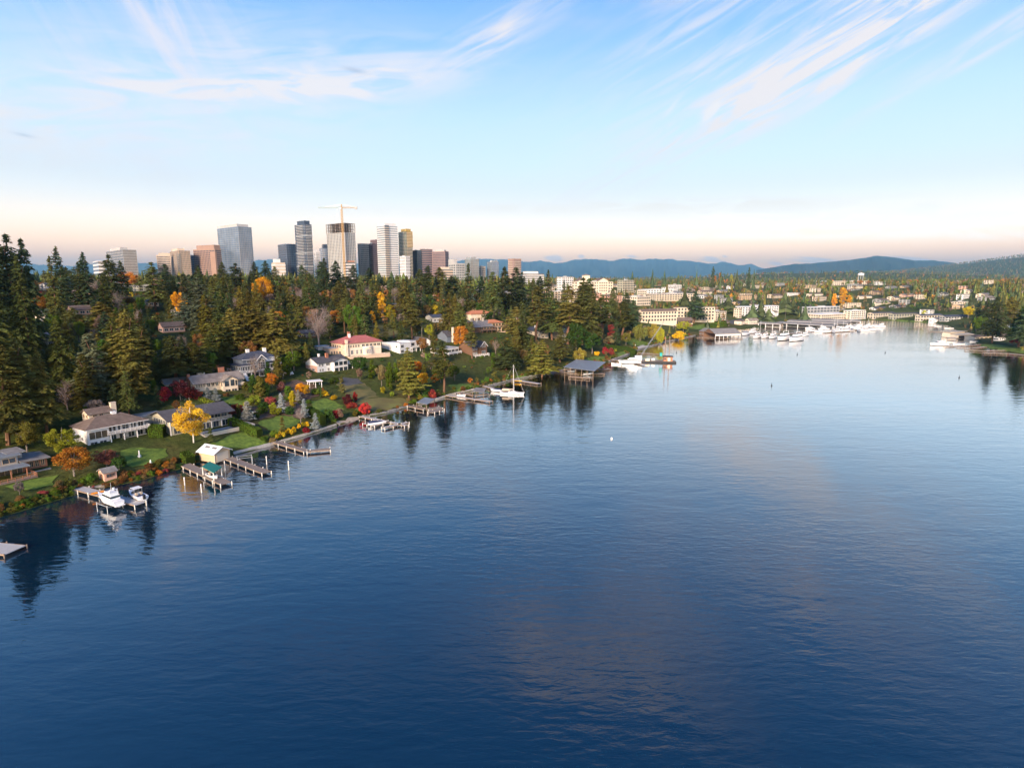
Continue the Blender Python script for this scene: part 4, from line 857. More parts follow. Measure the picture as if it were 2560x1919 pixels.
# downtown
def tmat(name, c, rough=0.1, metal=0.55): W[name] = mat(name, c, rough, 0.22, 0.06, metal=metal, spec=0.7)
tmat('tower_blue_glass', (0.11,0.165,0.25), 0.12, 0.3); tmat('tower_dark_glass', (0.035,0.055,0.095), 0.12, 0.3); tmat('tower_grey_glass', (0.16,0.18,0.20)); tmat('tower_green_glass', (0.13,0.17,0.15)); tmat('tower_sunset_glow', (0.50,0.33,0.09), 0.15, 0.6)  # the gold one has a sunset reflection put into its colour
tmat('tower_pale_glass', (0.38,0.42,0.46)); W['spandrel'] = mat('white_spandrel', (0.62,0.60,0.59), 0.6, 0.08, 0.1); W['tan_granite'] = mat('tan_granite', (0.33,0.25,0.19), 0.7, 0.1, 0.1); W['brick_tower'] = mat('brick_red_granite', (0.30,0.19,0.145), 0.7, 0.1, 0.1)
W['beige_precast'] = mat('beige_precast', (0.52,0.42,0.33), 0.75, 0.08, 0.1); W['mauve_granite'] = mat('mauve_granite', (0.24,0.16,0.15), 0.6, 0.1, 0.1); W['grey_precast'] = mat('grey_precast', (0.40,0.39,0.38), 0.75, 0.08, 0.1); W['bare_slab'] = mat('bare_concrete_slab', (0.24,0.19,0.16), 0.9, 0.15, 0.1); W['crane_yellow'] = mat('crane_paint', (0.42,0.25,0.09), 0.6, 0.15, 0.3); W['crane_jib'] = mat('crane_jib_paint', (0.33,0.40,0.36), 0.6, 0.15, 0.3)
def tower(label, uL, uN, uR, vt, Y, theta, style, m1, m2, floors, bays=(8, 6), crown=None, name='office_tower', cat='tower', base_z=None, hpart=1.0):
    o = on_y(uN, Y); H = at_y(uN, vt, Y).z - o.z
    b = B(name, label, cat, theta=theta, uL=uL, uR=uR, o=o); w, d = max(b.W, 6), max(b.D, 6); b.W, b.D, b.H = w, d, H
    b.box('tower_body', m1, 0, w, 0, d, -6, H)
    m = MB(); fh = H / floors; e = 0.35
    if style == 'bands':
        for i in range(floors): m.box(-e, w + e, -e, d + e, fh * i, fh * i + fh * 0.42)
    elif style == 'glassband':
        for i in range(floors): m.box(-e, w + e, -e, d + e, fh * i, fh * i + fh * 0.2)
        for j in range(bays[0] + 1): x = w * j / bays[0]; m.box(x - 0.35, x + 0.35, -0.45, -0.36, 0, H)
        for j in range(bays[1] + 1): y = d * j / bays[1]; m.box(-0.45, -0.36, y - 0.35, y + 0.35, 0, H)
    elif style == 'grid':
        facade(m, 'f', 0, 1, w - 1, 2, H - 2, floors, bays[0], 0.62, 0.58, 0.2); facade(m, 'l', 0, 1, d - 1, 2, H - 2, floors, bays[1], 0.62, 0.58, 0.2)
    elif style == 'glass':
        for i in range(1, floors): m.box(-0.2, w + 0.2, -0.2, d + 0.2, fh * i, fh * i + 0.5)
        for j in range(bays[0] + 1): x = w * j / bays[0]; m.box(x - 0.2, x + 0.2, -0.26, -0.2, 0, H)
        for j in range(bays[1] + 1): y = d * j / bays[1]; m.box(-0.26, -0.2, y - 0.2, y + 0.2, 0, H)
    elif style == 'piers':
        for j in range(bays[0]): x = w * j / bays[0]; m.box(x, x + w / bays[0] * 0.45, -0.5, 0, 0, H)
        for j in range(bays[1]): y = d * j / bays[1]; m.box(-0.5, 0, y, y + d / bays[1] * 0.45, 0, H)
        for i in range(floors): m.box(-0.3, w, -0.3, d, fh * i, fh * i + fh * 0.3)
    elif style == 'balcony':
        for i in range(floors):
            z = fh * i; m.box(w * 0.12, w * 0.88, -1.6, 0, z, z + fh * 0.34); m.box(-1.6, 0, d * 0.2, d * 0.8, z, z + fh * 0.34); m.box(-0.15, w + 0.15, -0.15, d + 0.15, z, z + 0.4)
    nm = {'glassband': 'spandrel_bands', 'bands': 'spandrel_bands', 'grid': 'windows', 'glass': 'mullions', 'piers': 'pier_grid', 'balcony': 'balconies'}[style]
    tag(m.build(nm, W[m2], b.t), kind='stuff')
    if crown: b.box('crown', crown[0], w * crown[1], w * crown[2], d * crown[3], d * crown[4], H, H + crown[5])
    else: b.box('parapet', m2 if style != 'grid' else m1, -0.3, w + 0.3, -0.3, d + 0.3, H, H + 1.4)
    if H > 60: b.box('podium', 'beige_precast', -6, w + 8, -8, d + 6, -8, 9)
    for k in range(2): b.box('rooftop_unit', 'membrane', w * (0.3 + 0.28 * k), w * (0.42 + 0.28 * k), d * 0.55, d * 0.8, H, H + 2.6)
    return b
TW = [
 ('broad grey office block with paired facades at the left end of the skyline', 274, 316, 349, 624, 1150, 45, 'glass', 'tower_grey_glass', 'grey_precast', 13, (14, 12), ('grey_precast', 0.2, 0.8, 0.3, 0.9, 6)),
 ('low white office building at the foot of the grey block', 238, 252, 268, 654, 1120, 50, 'bands', 'tower_grey_glass', 'spandrel', 6, (6, 6), None),
 ('beige punched-window office block left of the tan granite tower', 390, 398, 432, 637, 1250, 60, 'grid', 'beige_precast', 'tower_dark_glass', 12, (10, 4), ('beige_precast', 0.15, 1.0, 0.2, 0.9, 4)),
 ('tan granite tower with white vertical stripe and stepped top', 431, 454, 482, 626, 1230, 50, 'piers', 'tower_grey_glass', 'tan_granite', 17, (8, 7), ('beige_precast', 0.1, 0.7, 0.2, 0.9, 5)),
 ('slim dark glass slab between the tan and brick towers', 480, 483, 490, 639, 1300, 55, 'glass', 'tower_dark_glass', 'grey_precast', 16, (3, 3), None),
 ('brick red office tower with chamfered stepped top', 490, 544, 560, 622, 1240, 30, 'grid', 'brick_tower', 'tower_dark_glass', 16, (6, 14), ('brick_tower', 0.05, 0.98, 0.05, 0.85, 8)),
 ('tall blue glass tower with pale floor bands, largest on the left skyline', 554, 606, 638, 566, 1200, 40, 'glassband', 'tower_blue_glass', 'tower_pale_glass', 27, (8, 8), ('grey_precast', 0.0, 0.85, 0.05, 1.0, 5)),
 ('white low office block with flat top left of the dark glass slab', 682, 692, 716, 656, 1180, 55, 'bands', 'beige_precast', 'spandrel', 7, (6, 5), ('spandrel', 0.1, 0.6, 0.2, 0.8, 7)),
 ('dark blue mirror-glass office slab left of the tall residential tower', 701, 722, 748, 611, 1220, 50, 'glass', 'tower_dark_glass', 'tower_blue_glass', 18, (5, 3), None),
 ('tall slender dark glass residential tower with balcony edge', 745, 771, 787, 560, 1190, 42, 'balcony', 'tower_dark_glass', 'grey_precast', 40, (5, 6), ('tower_dark_glass', 0.1, 0.9, 0.1, 0.8, 7)),
 ('slim white residential tower left of the construction tower', 788, 793, 804, 629, 1350, 55, 'grid', 'spandrel', 'tower_grey_glass', 20, (4, 3), None),
 ('pale blue office tower with dark rooftop box behind the construction tower', 803, 809, 826, 620, 1400, 60, 'bands', 'tower_blue_glass', 'tower_pale_glass', 20, (6, 4), ('tower_dark_glass', 0.3, 1.0, 0.2, 0.8, 9)),
 ('beige and green glass office tower right of the construction tower', 898, 904, 926, 612, 1290, 60, 'piers', 'tower_green_glass', 'beige_precast', 20, (7, 3), ('beige_precast', 0.0, 1.0, 0.0, 1.0, 3)),
 ('black and brown stepped tower left of the white banded tower', 922, 936, 952, 608, 1300, 50, 'glass', 'mauve_granite', 'tower_dark_glass', 22, (5, 5), ('mauve_granite', 0.5, 1.0, 0.0, 1.0, 8)),
 ('tall white banded tower with projecting centre bay', 947, 966, 998, 564, 1210, 48, 'bands', 'tower_pale_glass', 'spandrel', 27, (8, 5), ('spandrel', 0.05, 0.95, 0.05, 0.9, 5)),
 ('slender green glass residential tower with sunset glow coloured gold at its top', 1000, 1018, 1034, 579, 1250, 45, 'balcony', 'tower_green_glass', 'beige_precast', 38, (5, 5), ('tower_sunset_glow', 0.2, 0.9, 0.1, 0.8, 6)),
 ('short dark office block with white vertical fins', 1001, 1016, 1027, 642, 1130, 40, 'piers', 'tower_dark_glass', 'spandrel', 10, (4, 7), None),
 ('dark green glass tower with pale corner stripe', 1034, 1046, 1055, 627, 1280, 45, 'glass', 'tower_dark_glass', 'tower_green_glass', 20, (3, 4), None),
 ('mauve horizontally striped office tower', 1052, 1056, 1083, 624, 1290, 65, 'bands', 'tower_dark_glass', 'mauve_granite', 20, (7, 3), None),
 ('dark gridded office tower with bright corner edge', 1082, 1114, 1123, 628, 1270, 28, 'grid', 'mauve_granite', 'tower_dark_glass', 20, (4, 11), ('grey_precast', 0.1, 0.7, 0.1, 0.8, 3)),
 ('low cream striped office block in front of the dark gridded tower', 1094, 1106, 1132, 673, 1060, 60, 'bands', 'tower_grey_glass', 'beige_precast', 7, (6, 4), ('beige_precast', 0.1, 0.8, 0.2, 0.8, 4)),
 ('white square-gridded office block behind firs', 1122, 1140, 1163, 658, 1200, 55, 'grid', 'grey_precast', 'tower_grey_glass', 9, (5, 4), ('grey_precast', 0.0, 0.3, 0.2, 1.0, 8)),
 ('pale green rounded glass residential tower', 1163, 1178, 1198, 647, 1180, 50, 'glass', 'tower_pale_glass', 'tower_green_glass', 16, (8, 6), ('tower_pale_glass', 0.1, 0.7, 0.1, 0.9, 4)),
 ('low cream block right of the rounded glass tower', 1196, 1203, 1214, 667, 1220, 55, 'grid', 'beige_precast', 'tower_grey_glass', 9, (4, 3), None),
 ('slant-topped pale glass tower alone against the mountains', 1218, 1232, 1247, 654, 1230, 48, 'glass', 'tower_pale_glass', 'tower_blue_glass', 14, (6, 6), ('tower_pale_glass', 0.4, 1.0, 0.2, 0.9, 3)),
 ('brown and teal residential tower with cream balconies, last on the right', 1270, 1284, 1303, 650, 1100, 50, 'balcony', 'mauve_granite', 'beige_precast', 15, (5, 4), ('brick_tower', 0.0, 1.0, 0.0, 1.0, 2.5)),
 ('long white striped office block right of the brown residential tower', 1306, 1316, 1359, 684, 1080, 66, 'bands', 'tower_grey_glass', 'spandrel', 7, (10, 3), ('spandrel', 0.0, 0.7, 0.1, 0.9, 4)),
 ('small white block with red rooftop frame below the construction tower', 862, 872, 890, 655, 1190, 55, 'bands', 'tower_grey_glass', 'spandrel', 8, (5, 3), ('redwood', 0.3, 1.0, 0.1, 0.9, 3)),
]
for t_ in TW:
    b_ = tower(*t_)
    if t_[0].startswith('tall white banded'):      # dark recessed strip and projecting bay on its broad face
        b_.box('centre_bay', 'tower_grey_glass', b_.W * 0.02, b_.W * 0.30, -2.4, -0.4, -4, b_.H + 1.0)
        m_ = MB()
        for i in range(27): z_ = b_.H / 27 * i; m_.box(b_.W * 0.02 - 0.2, b_.W * 0.30 + 0.2, -2.6, -0.4, z_, z_ + 1.2)
        tag(m_.build('bay_bands', W['beige_precast'], b_.t), kind='stuff')
    if t_[0].startswith('tall slender dark'):
        for q in (0.30, 0.52, 0.80): b_.box('pale_floor_band', 'tower_pale_glass', -0.5, b_.W + 0.4, -0.5, b_.D + 0.4, b_.H * q, b_.H * q + 4)
    if t_[0].startswith('slender green'): b_.box('sunset_glow_top', 'tower_sunset_glow', 3, b_.W + 0.5, -0.6, b_.D * 0.8, b_.H * 0.72, b_.H + 1)  # gold box paints the sunset's reflection on the upper floors
    if t_[0].startswith('brick red') or t_[0].startswith('tan granite'): b_.box('setback', t_[8] if t_[8] != 'tower_dark_glass' else 'brick_tower', -0.8, 3.0, -0.8, b_.D * 0.2, -4, b_.H * 0.9)
def construction():
    b = tower('unfinished white residential tower with open concrete floors at its top', 823, 868, 893, 582, 1205, 38, 'piers', 'tower_grey_glass', 'grey_precast', 34, (6, 12), None, name='construction_tower')
    w, d, H = b.W, b.D, b.H; top = at_y(868, 557, b.o.y).z - b.o.z
    n = 6
    for i in range(n + 1):
        z = H + 1.4 + (top - H - 1.4) * i / n; b.box('floor_slab', 'bare_slab', -1.2 if i % 2 else -0.6, w + 0.6, -1.2 if i % 2 else -0.6, d + 0.6, z - 0.5, z)
    m = MB()
    for i in range(6):
        for j in range(5): x, y = w * i / 5, d * j / 4; m.box(x - 0.4, x + 0.4, y - 0.4, y + 0.4, H + 1.4, top - 0.5)
    tag(m.build('columns', W['bare_slab'], b.t), kind='stuff'); b.box('lift_core', 'bare_slab', w * 0.35, w * 0.65, d * 0.4, d * 0.6, H + 1.4, top + 1.5)
    # tower crane at the near edge
    Y = b.o.y - 10; o = on_y(863, Y); tz = at_y(863, 511, Y).z; jz = at_y(863, 519, Y).z
    t = thing('tower_crane', 'tower crane standing against the unfinished white tower', 'crane', tuple(o)); jz -= o.z; tz -= o.z
    def lattice(p0, p1, r, seg, rb=0.16):
        m = MB(); p0, p1 = Vector(p0), Vector(p1); dvec = (p1 - p0); n = max(2, int(dvec.length / seg)); dn = dvec.normalized(); a = dn.orthogonal().normalized()
        if abs(dn.z) < 0.5: a = Vector((0, 0, 1))
        c = dn.cross(a); cor = [(-1, -1), (1, -1), (1, 1), (-1, 1)]
        for q in cor: off = (a * q[0] + c * q[1]) * r; m.bar(p0 + off, p1 + off, rb * 2, rb * 2)
        for i in range(n):
            for k in range(4):
                q0, q1 = cor[k], cor[(k + 1) % 4]; A_ = p0 + dvec * (i / n) + (a * q0[0] + c * q0[1]) * r; B_ = p0 + dvec * ((i + 1) / n) + (a * q1[0] + c * q1[1]) * r; m.bar(A_, B_, rb, rb)
        return m
    lattice((0, 0, -2), (0, 0, jz), 1.3, 4, 0.26).build('mast', W['crane_yellow'], t)
    jl = (at_y(795, 519, Y).x - o.x); jr = at_y(893, 519, Y).x - o.x
    lattice((0, 0, jz), (jl, 0, jz), 0.9, 3, 0.22).build('jib', W['crane_jib'], t); lattice((0, 0, jz), (jr, 0, jz), 0.9, 3, 0.24).build('counter_jib', W['crane_yellow'], t); lattice((0, 0, jz), (0, 0, tz), 0.7, 2.5, 0.25).build('apex', W['crane_yellow'], t)
    MB().bar((0, 0, tz), (jl * 0.75, 0, jz + 0.8), 0.22, 0.22).bar((0, 0, tz), (jl * 0.38, 0, jz + 0.8), 0.22, 0.22).bar((0, 0, tz), (jr * 0.9, 0, jz + 0.8), 0.22, 0.22).build('tie_rods', W['steel'], t)
    MB().box(jr - 4.5, jr - 0.5, -1.4, 1.4, jz - 3.2, jz + 1.0).build('counterweight', W['concrete'], t); MB().box(-3.4, -0.9, -1.6, 1.2, jz - 2.6, jz - 0.2).build('cab', W['steel'], t)
    MB().bar((-9, 0, jz - 0.8), (-9, 0, jz - 14), 0.12, 0.12).box(-9.6, -8.4, -0.6, 0.6, jz - 15.4, jz - 14).build('hook', W['steel'], t)
construction()
def water_tank():
    p = on_y(2150, 2300); z = at_y(2150, 683, 2300).z - p.z
    t = thing('water_tower', 'white domed water tower above the trees on the right plateau', 'water tower', tuple(p))
    m = MB(); n = 14; r = 11.0
    rings = [(r, z - 7), (r, z - 3), (r * 0.85, z - 0.6), (r * 0.5, z + 1.0), (0.2, z + 1.6)]
    vs = [(q * math.cos(2 * math.pi * i / n), q * math.sin(2 * math.pi * i / n), h) for q, h in [(0.2, z - 9.5), (r * 0.7, z - 9)] + rings for i in range(n)]
    m.add(vs, [(k * n + i, k * n + (i + 1) % n, (k + 1) * n + (i + 1) % n, (k + 1) * n + i) for k in range(6) for i in range(n)]); m.build('tank', W['white'], t, True)
    for i in range(6): a = math.pi * 2 * i / 6; MB().tube((r * 0.8 * math.cos(a), r * 0.8 * math.sin(a), 0), (r * 0.8 * math.cos(a), r * 0.8 * math.sin(a), z - 6), 0.5).build('leg', W['white'], t)
water_tank()
far_houses()

# ---------------------------------------------------------------- gardens
import bmesh
LAWNS = []
def in_poly(x, y, P):
    c = False; n = len(P)
    for i in range(n):
        ax, ay = P[i]; bx, by = P[(i+1) % n]
        if (ay > y) != (by > y) and x < (bx-ax)*(y-ay)/(by-ay)+ax: c = not c
    return c
def patch(name, px, m, lift=0.14, kind='structure'):
    P = [ground(u, v) for u, v in px]; c = sum((p for p in P), Vector())/len(P)
    Q = []
    for i, p in enumerate(P):
        q = P[(i+1) % len(P)]; n = max(1, int((q-p).length/2.2)); nr = Vector((-(q-p).y, (q-p).x, 0)); nr = nr.normalized() if nr.length > 1e-6 else nr
        for j in range(n): Q.append(p.lerp(q, j/n)+nr*(random.uniform(-0.5, 0.5)+0.5*math.sin(j*1.7+i)))
    bm = bmesh.new(); vs_ = [bm.verts.new((p.x, p.y, 0)) for p in Q]; f = bm.faces.new(vs_)
    bmesh.ops.triangulate(bm, faces=[f])
    for _ in range(5):
        long = [e for e in bm.edges if e.calc_length() > 3.0]
        if not long: break
        bmesh.ops.subdivide_edges(bm, edges=long, cuts=1); bmesh.ops.triangulate(bm, faces=bm.faces[:])
    for v in bm.verts: v.co.z = g1(v.co.x, v.co.y)+lift
    bm.normal_update()
    for f in bm.faces:
        if f.normal.z < 0: f.normal_flip()
    me = bpy.data.meshes.new(name); bm.to_mesh(me); bm.free(); me.shade_smooth()
    LAWNS.append([(p.x, p.y) for p in P]); return tag(link(name, me, W[m]), kind=kind)
for px in ([(12,1216),(80,1202),(143,1188),(135,1213),(60,1228),(30,1226)], [(301,1126),(350,1120),(410,1122),(424,1140),(400,1156),(322,1170)], [(520,1113),(605,1079),(640,1094),(670,1109),(622,1121),(577,1123)],
           [(645,1057),(690,1042),(729,1039),(752,1051),(741,1066),(690,1082),(663,1070)], [(550,995),(595,989),(618,1001),(612,1014),(578,1013)], [(774,1005),(811,996),(838,1004),(858,1014),(862,1027),(828,1036),(790,1026)],
           [(1118,964),(1150,960),(1176,960),(1188,968),(1141,981)], [(1286,942),(1336,935),(1348,938),(1291,948)], [(1463,897),(1490,890),(1522,892),(1508,902),(1469,906)], [(1560,853),(1585,846),(1618,856),(1612,866),(1575,862)],
           [(1538,884),(1560,877),(1567,887),(1544,893)], [(1715,817),(1760,810),(1812,808),(1818,815),(1745,824)], [(2172,798),(2240,799),(2330,804),(2332,806.5),(2240,802),(2172,800.5)], [(2450,862),(2500,862),(2562,870),(2562,884),(2500,876),(2470,869)]):
    patch('lawn', px, 'lawn')
patch('slope_grass', [(838,958),(880,962),(910,958),(948,992),(891,999),(858,983)], 'rough_grass'); patch('slope_grass', [(889,999),(950,994),(1008,996),(1027,1009),(967,1026),(930,1033),(893,1027)], 'drygrass'); patch('slope_grass', [(905,812),(940,810),(978,822),(1018,834),(1022,844),(945,842),(915,830)], 'drygrass')
patch('driveway', [(826,950),(860,944),(893,946),(908,958),(858,966)], 'asphalt'); patch('beach', [(838,1056),(872,1046),(900,1041),(909,1045),(872,1056),(846,1064)], 'sand'); patch('garden_bed', [(628,1020),(680,1006),(740,1004),(770,1030),(750,1048),(700,1036),(650,1050)], 'soil')
patch('garden_bed', [(690,960),(740,950),(790,962),(800,990),(760,1000),(700,990)], 'soil'); patch('road', [(1815,803),(1850,797),(1900,803),(1960,806),(1960,809),(1890,812),(1830,810)], 'asphalt'); patch('path', [(1588,870),(1604,862),(1622,866),(1600,873)], 'concrete')

def shore_wall(label, i0, i1, h, w, m, name='seawall', inset=0.3):
    P = [at_z(u, v) for u, v in SHORE_PX[i0:i1+1]]; t = thing(name, label, 'wall', tuple(P[0]))
    k = 0
    for a, b in zip(P[:-1], P[1:]):
        a, b = a-P[0], b-P[0]; d = (b-a); n = max(1, int(d.length/2.4)); nrm = Vector((-d.y, d.x, 0)).normalized()
        for j in range(n):
            p, q = a+d*(j/n), a+d*((j+1)/n); p, q = p+d.normalized()*0.04, q-d.normalized()*0.04; k += 1
            hh = h+0.16*math.sin(k*2.7)*(1 if m == 'rock' else 0.2); ww = w*(1+0.25*math.sin(k*1.9)*(1 if m == 'rock' else 0))
            o = nrm*inset; mb = MB(); c = [p-nrm*0.1, q-nrm*0.1, q+nrm*ww, p+nrm*ww]
            mb.add([(x.x, x.y, -1.5) for x in c]+[(x.x+(0.12*nrm.x if i < 2 else 0), x.y+(0.12*nrm.y if i < 2 else 0), hh) for i, x in enumerate(c)], [(3,2,1,0),(4,5,6,7),(0,1,5,4),(1,2,6,5),(2,3,7,6),(3,0,4,7)])
            mb.build('boulder' if m == 'rock' else 'panel', W[m], t)
shore_wall('concrete bulkhead along the lawn of the charcoal-roofed house', 10, 11, 1.1, 0.5, 'concrete')
shore_wall('low timber and stone bulkhead below the yellow shrubs', 11, 13, 0.9, 0.6, 'stone')
shore_wall('rough rock bank by the gangway dock at left', 3, 5, 0.9, 1.4, 'rock', 'rock_bank')
shore_wall('rock bank below the bare lakeside slope', 14, 16, 0.8, 1.0, 'rock', 'rock_bank')
shore_wall('pale stone bank at the foot of the long pier', 17, 20, 0.9, 1.0, 'stone', 'rock_bank')
shore_wall('dark rock bank by the layered cedar', 21, 25, 0.8, 1.0, 'rock', 'rock_bank')
shore_wall('curving rock bank below the round lawn', 27, 34, 0.9, 1.4, 'rock', 'rock_bank')

# ---------------------------------------------------------------- docks
WATER_KEEP = []
def dock(label, path, w, m='deckwood', pm='pile', z=0.9, step=4.5, name='dock', cat='dock', extra=()):
    """pier along water pixels; extra = further legs"""
    o = at_z(*path[0]); t = thing(name, label, cat, tuple(o))
    for leg in (path,)+tuple(extra):
        P = [at_z(u, v)-o for u, v in leg]
        for a, b in zip(P[:-1], P[1:]):
            d = b-a; L = d.length; u_ = d.normalized(); nrm = Vector((-u_.y, u_.x, 0)); e = u_*(w/2)
            mb = MB(); c = [a+nrm*w/2, a-nrm*w/2, b-nrm*w/2+e*0.0, b+nrm*w/2]
            mb.prism([(q.x, q.y) for q in c], z-0.16, z).build('decking', W[m], t)
            for s_ in (-1, 1): MB().bar(a+nrm*s_*(w/2+0.07)+Vector((0,0,z-0.14)), b+nrm*s_*(w/2+0.07)+Vector((0,0,z-0.14)), 0.14, 0.34).build('stringer', W['pile'], t)
            n = max(1, int(L/step))
            for i in range(n+1):
                p = a+d*(i/n)
                for s_ in (-1, 1):
                    q = p+nrm*s_*(w/2+0.26); MB().tube((q.x, q.y, -2.5), (q.x, q.y, z+0.12+0.12*((i*7+s_) % 3)), 0.16, 0.14, 7).build('pile', W[pm], t)
    return t, o
dock('pale floating dock cut by the left edge of the picture', [(-60,1372),(40,1382)], 4.6, 'greydeck', 'pile', 0.8)
dock('gangway dock with two boats on lifts at the left', [(184,1224),(236,1238),(352,1268)], 2.6, 'greydeck', 'whitepile', 1.1)
dock('weathered dock beside the green-canopied boat', [(455,1163),(566,1215)], 2.8, 'deckwood', 'whitepile', 0.9)
dock('long weathered dock running out from the tan boathouse', [(570,1150),(667,1187)], 2.6, 'deckwood', 'whitepile', 0.9)
dock('elbow-shaped dock below the yellow shrubs', [(684,1108),(768,1133),(826,1128)], 2.2, 'deckwood', 'whitepile', 0.9)
dock('white-edged dock with three mooring fingers', [(903,1045),(1016,1068)], 1.7, 'greydeck', 'whitepile', 0.9, 4.0, extra=([(912,1064),(940,1055)], [(932,1069),(973,1058)], [(958,1074),(1019,1060)]))
dock('square platform dock with low canopy', [(1026,1018),(1066,1027),(1102,1022)], 3.2, 'deckwood', 'whitepile', 0.9, 4.0, extra=([(1078,1035),(1102,1026)],))
dock('long straight pier with pale rail right of the canopy dock', [(1118,992),(1228,1007)], 2.2, 'greydeck', 'pile', 0.9)
dock('small dock with shelter behind the long straight pier', [(1134,981),(1186,992),(1220,988)], 2.2, 'deckwood', 'pile', 0.8)
dock('dock beside the moored sailboat', [(1198,965),(1240,976),(1290,983)], 2.2, 'greydeck', 'pile', 0.9)
dock('short dock with kayak and dinghies behind the sailboat', [(1285,952),(1348,962)], 3.0, 'greydeck', 'pile', 0.8)
dock('wide timber dock under the grey-roofed boat shelter', [(1394,930),(1450,938),(1508,936)], 3.0, 'deckwood', 'pile', 0.8, extra=([(1394,926),(1500,926)], [(1424,944),(1476,948)], [(1500,926),(1524,924)]))
dock('dock alongside the white motor yacht', [(1509,899),(1560,905),(1614,914)], 2.4, 'greydeck', 'pile', 0.9)
dock('small dock behind the work barge', [(1596,884),(1654,888)], 3.0, 'deckwood', 'pile', 0.8)
dock('timber boardwalk in front of the waterside cottage', [(1742,845),(1790,845),(1856,848)], 4.0, 'deckwood', 'pile', 0.8)
dock('marina pier behind the large yachts', [(1852,836),(1900,832),(1960,835),(2040,829),(2110,826)], 3.0, 'greydeck', 'pile', 0.6, 12)
dock('outer marina pier along the right group of boats', [(2060,833),(2120,829),(2176,823)], 3.0, 'deckwood', 'pile', 0.6, 12)
dock('thin floating breakwater across the bay head', [(2285,818),(2340,817)], 2.0, 'greydeck', 'pile', 0.4, 14)
dock('thin floating walkway in front of the yellow boathouse', [(2325,829),(2388,832)], 2.0, 'greydeck', 'pile', 0.4, 14)
dock('dock holding the large cruiser on the right shore', [(2362,867),(2420,866),(2452,862)], 2.4, 'deckwood', 'pile', 0.7)
dock('ladder-shaped dock right of the large cruiser', [(2392,870),(2430,872),(2462,868)], 2.2, 'greydeck', 'pile', 0.7)
dock('long railed dock on the right shore', [(2412,877),(2460,879),(2512,878)], 2.4, 'greydeck', 'pile', 0.9)
dock('long low dock nearest the right edge', [(2458,885),(2520,886),(2580,892)], 2.4, 'greydeck', 'pile', 0.9)
def canopy(label, pts, z, m, pm='pile', slope=0.5, name='boat_shelter', cat='shelter', n=3):
    P = [at_z(u, v) for u, v in pts]; o = P[0]; t = thing(name, label, cat, tuple(o)); Q = [p-o for p in P]
    zz = [z, z, z+slope, z+slope] if len(Q) == 4 else [z]*len(Q)
    MB().add([(q.x, q.y, h) for q, h in zip(Q, zz)]+[(q.x, q.y, h+0.18) for q, h in zip(Q, zz)], [(3,2,1,0),(4,5,6,7),(0,1,5,4),(1,2,6,5),(2,3,7,6),(3,0,4,7)]).build('roof', W[m], t)
    for a, b, ha, hb in ((0,1,zz[0],zz[1]),(3,2,zz[3],zz[2])):
        for i in range(n): f = 0.04+0.92*i/(n-1); p = Q[a]*(1-f)+Q[b]*f; p = p*0.985+sum(Q, Vector())/4*0.015; MB().tube((p.x, p.y, -2), (p.x, p.y, ha*(1-f)+hb*f+0.02), 0.16).build('post', W[pm], t)
    return t
canopy('low grey canopy over the platform dock', [(1041,1022),(1068,1027),(1088,1015),(1062,1011)], 3.0, 'metalroof', n=2)
canopy('small flat shelter on the dock behind the long pier', [(1180,991),(1210,994),(1216,985),(1190,983)], 2.6, 'greyroof', n=2)
canopy('broad grey-roofed open boat shelter on many posts', [(1408,938),(1486,949),(1514,926),(1440,919)], 5.2, 'metalroof', n=6)
canopy('teal-green canopy over a white runabout by the weathered dock', [(507,1193),(537,1210),(557,1196),(527,1181)], 3.4, 'greencanvas', 'whitepile', 0.15, 'boat_canopy', 'canopy', 2)
def boathouse():
    o = at_z(538,1161); b = B('boathouse', 'tan boathouse with white ribbed roof standing over the water', 'boathouse', theta=26, uL=498, uR=574, o=o, mark='the tan boathouse'); w, d = b.W, b.D
    b.wall('tan', 0, w, 0, d, 0.5, 3.9); MB().gable_wall(0, w, 0, d, 3.9, 1.4, 'y').build('gable_wall', W['tan'], b.t); r = MB().gable(0, w, 0, d, 4.0, 1.5, 0.7, axis='y').build('roof', W['whiteroof'], b.t)
    for q in (0.3, 0.7):
        x0, x1 = w*q-0.4, w*q+0.4; zf = lambda x: 4.06+1.5*(1-abs(x-w/2)/(w/2))
        for y0 in (d*0.12, d*0.56): MB().add([(x0,y0,zf(x0)),(x1,y0,zf(x1)),(x1,y0+d*0.3,zf(x1)),(x0,y0+d*0.3,zf(x0))], [(0,1,2,3)]).build('skylight', W['greyroof'], r)
    MB().box(w*0.12, w*0.88, -0.08, 0, 0.6, 3.5).build('boat_door', W['beige'], b.t); b.box('corner_board', 'cream', -0.06, 0.1, -0.07, 0.08, 0.5, 3.9)
    for i in range(3):
        for j in range(3): MB().tube((0.4+(w-0.8)*i/2, 0.4+(d-0.8)*j/2, -2.5), (0.4+(w-0.8)*i/2, 0.4+(d-0.8)*j/2, 0.55), 0.2).build('pile', W['pile'], b.t)
boathouse()
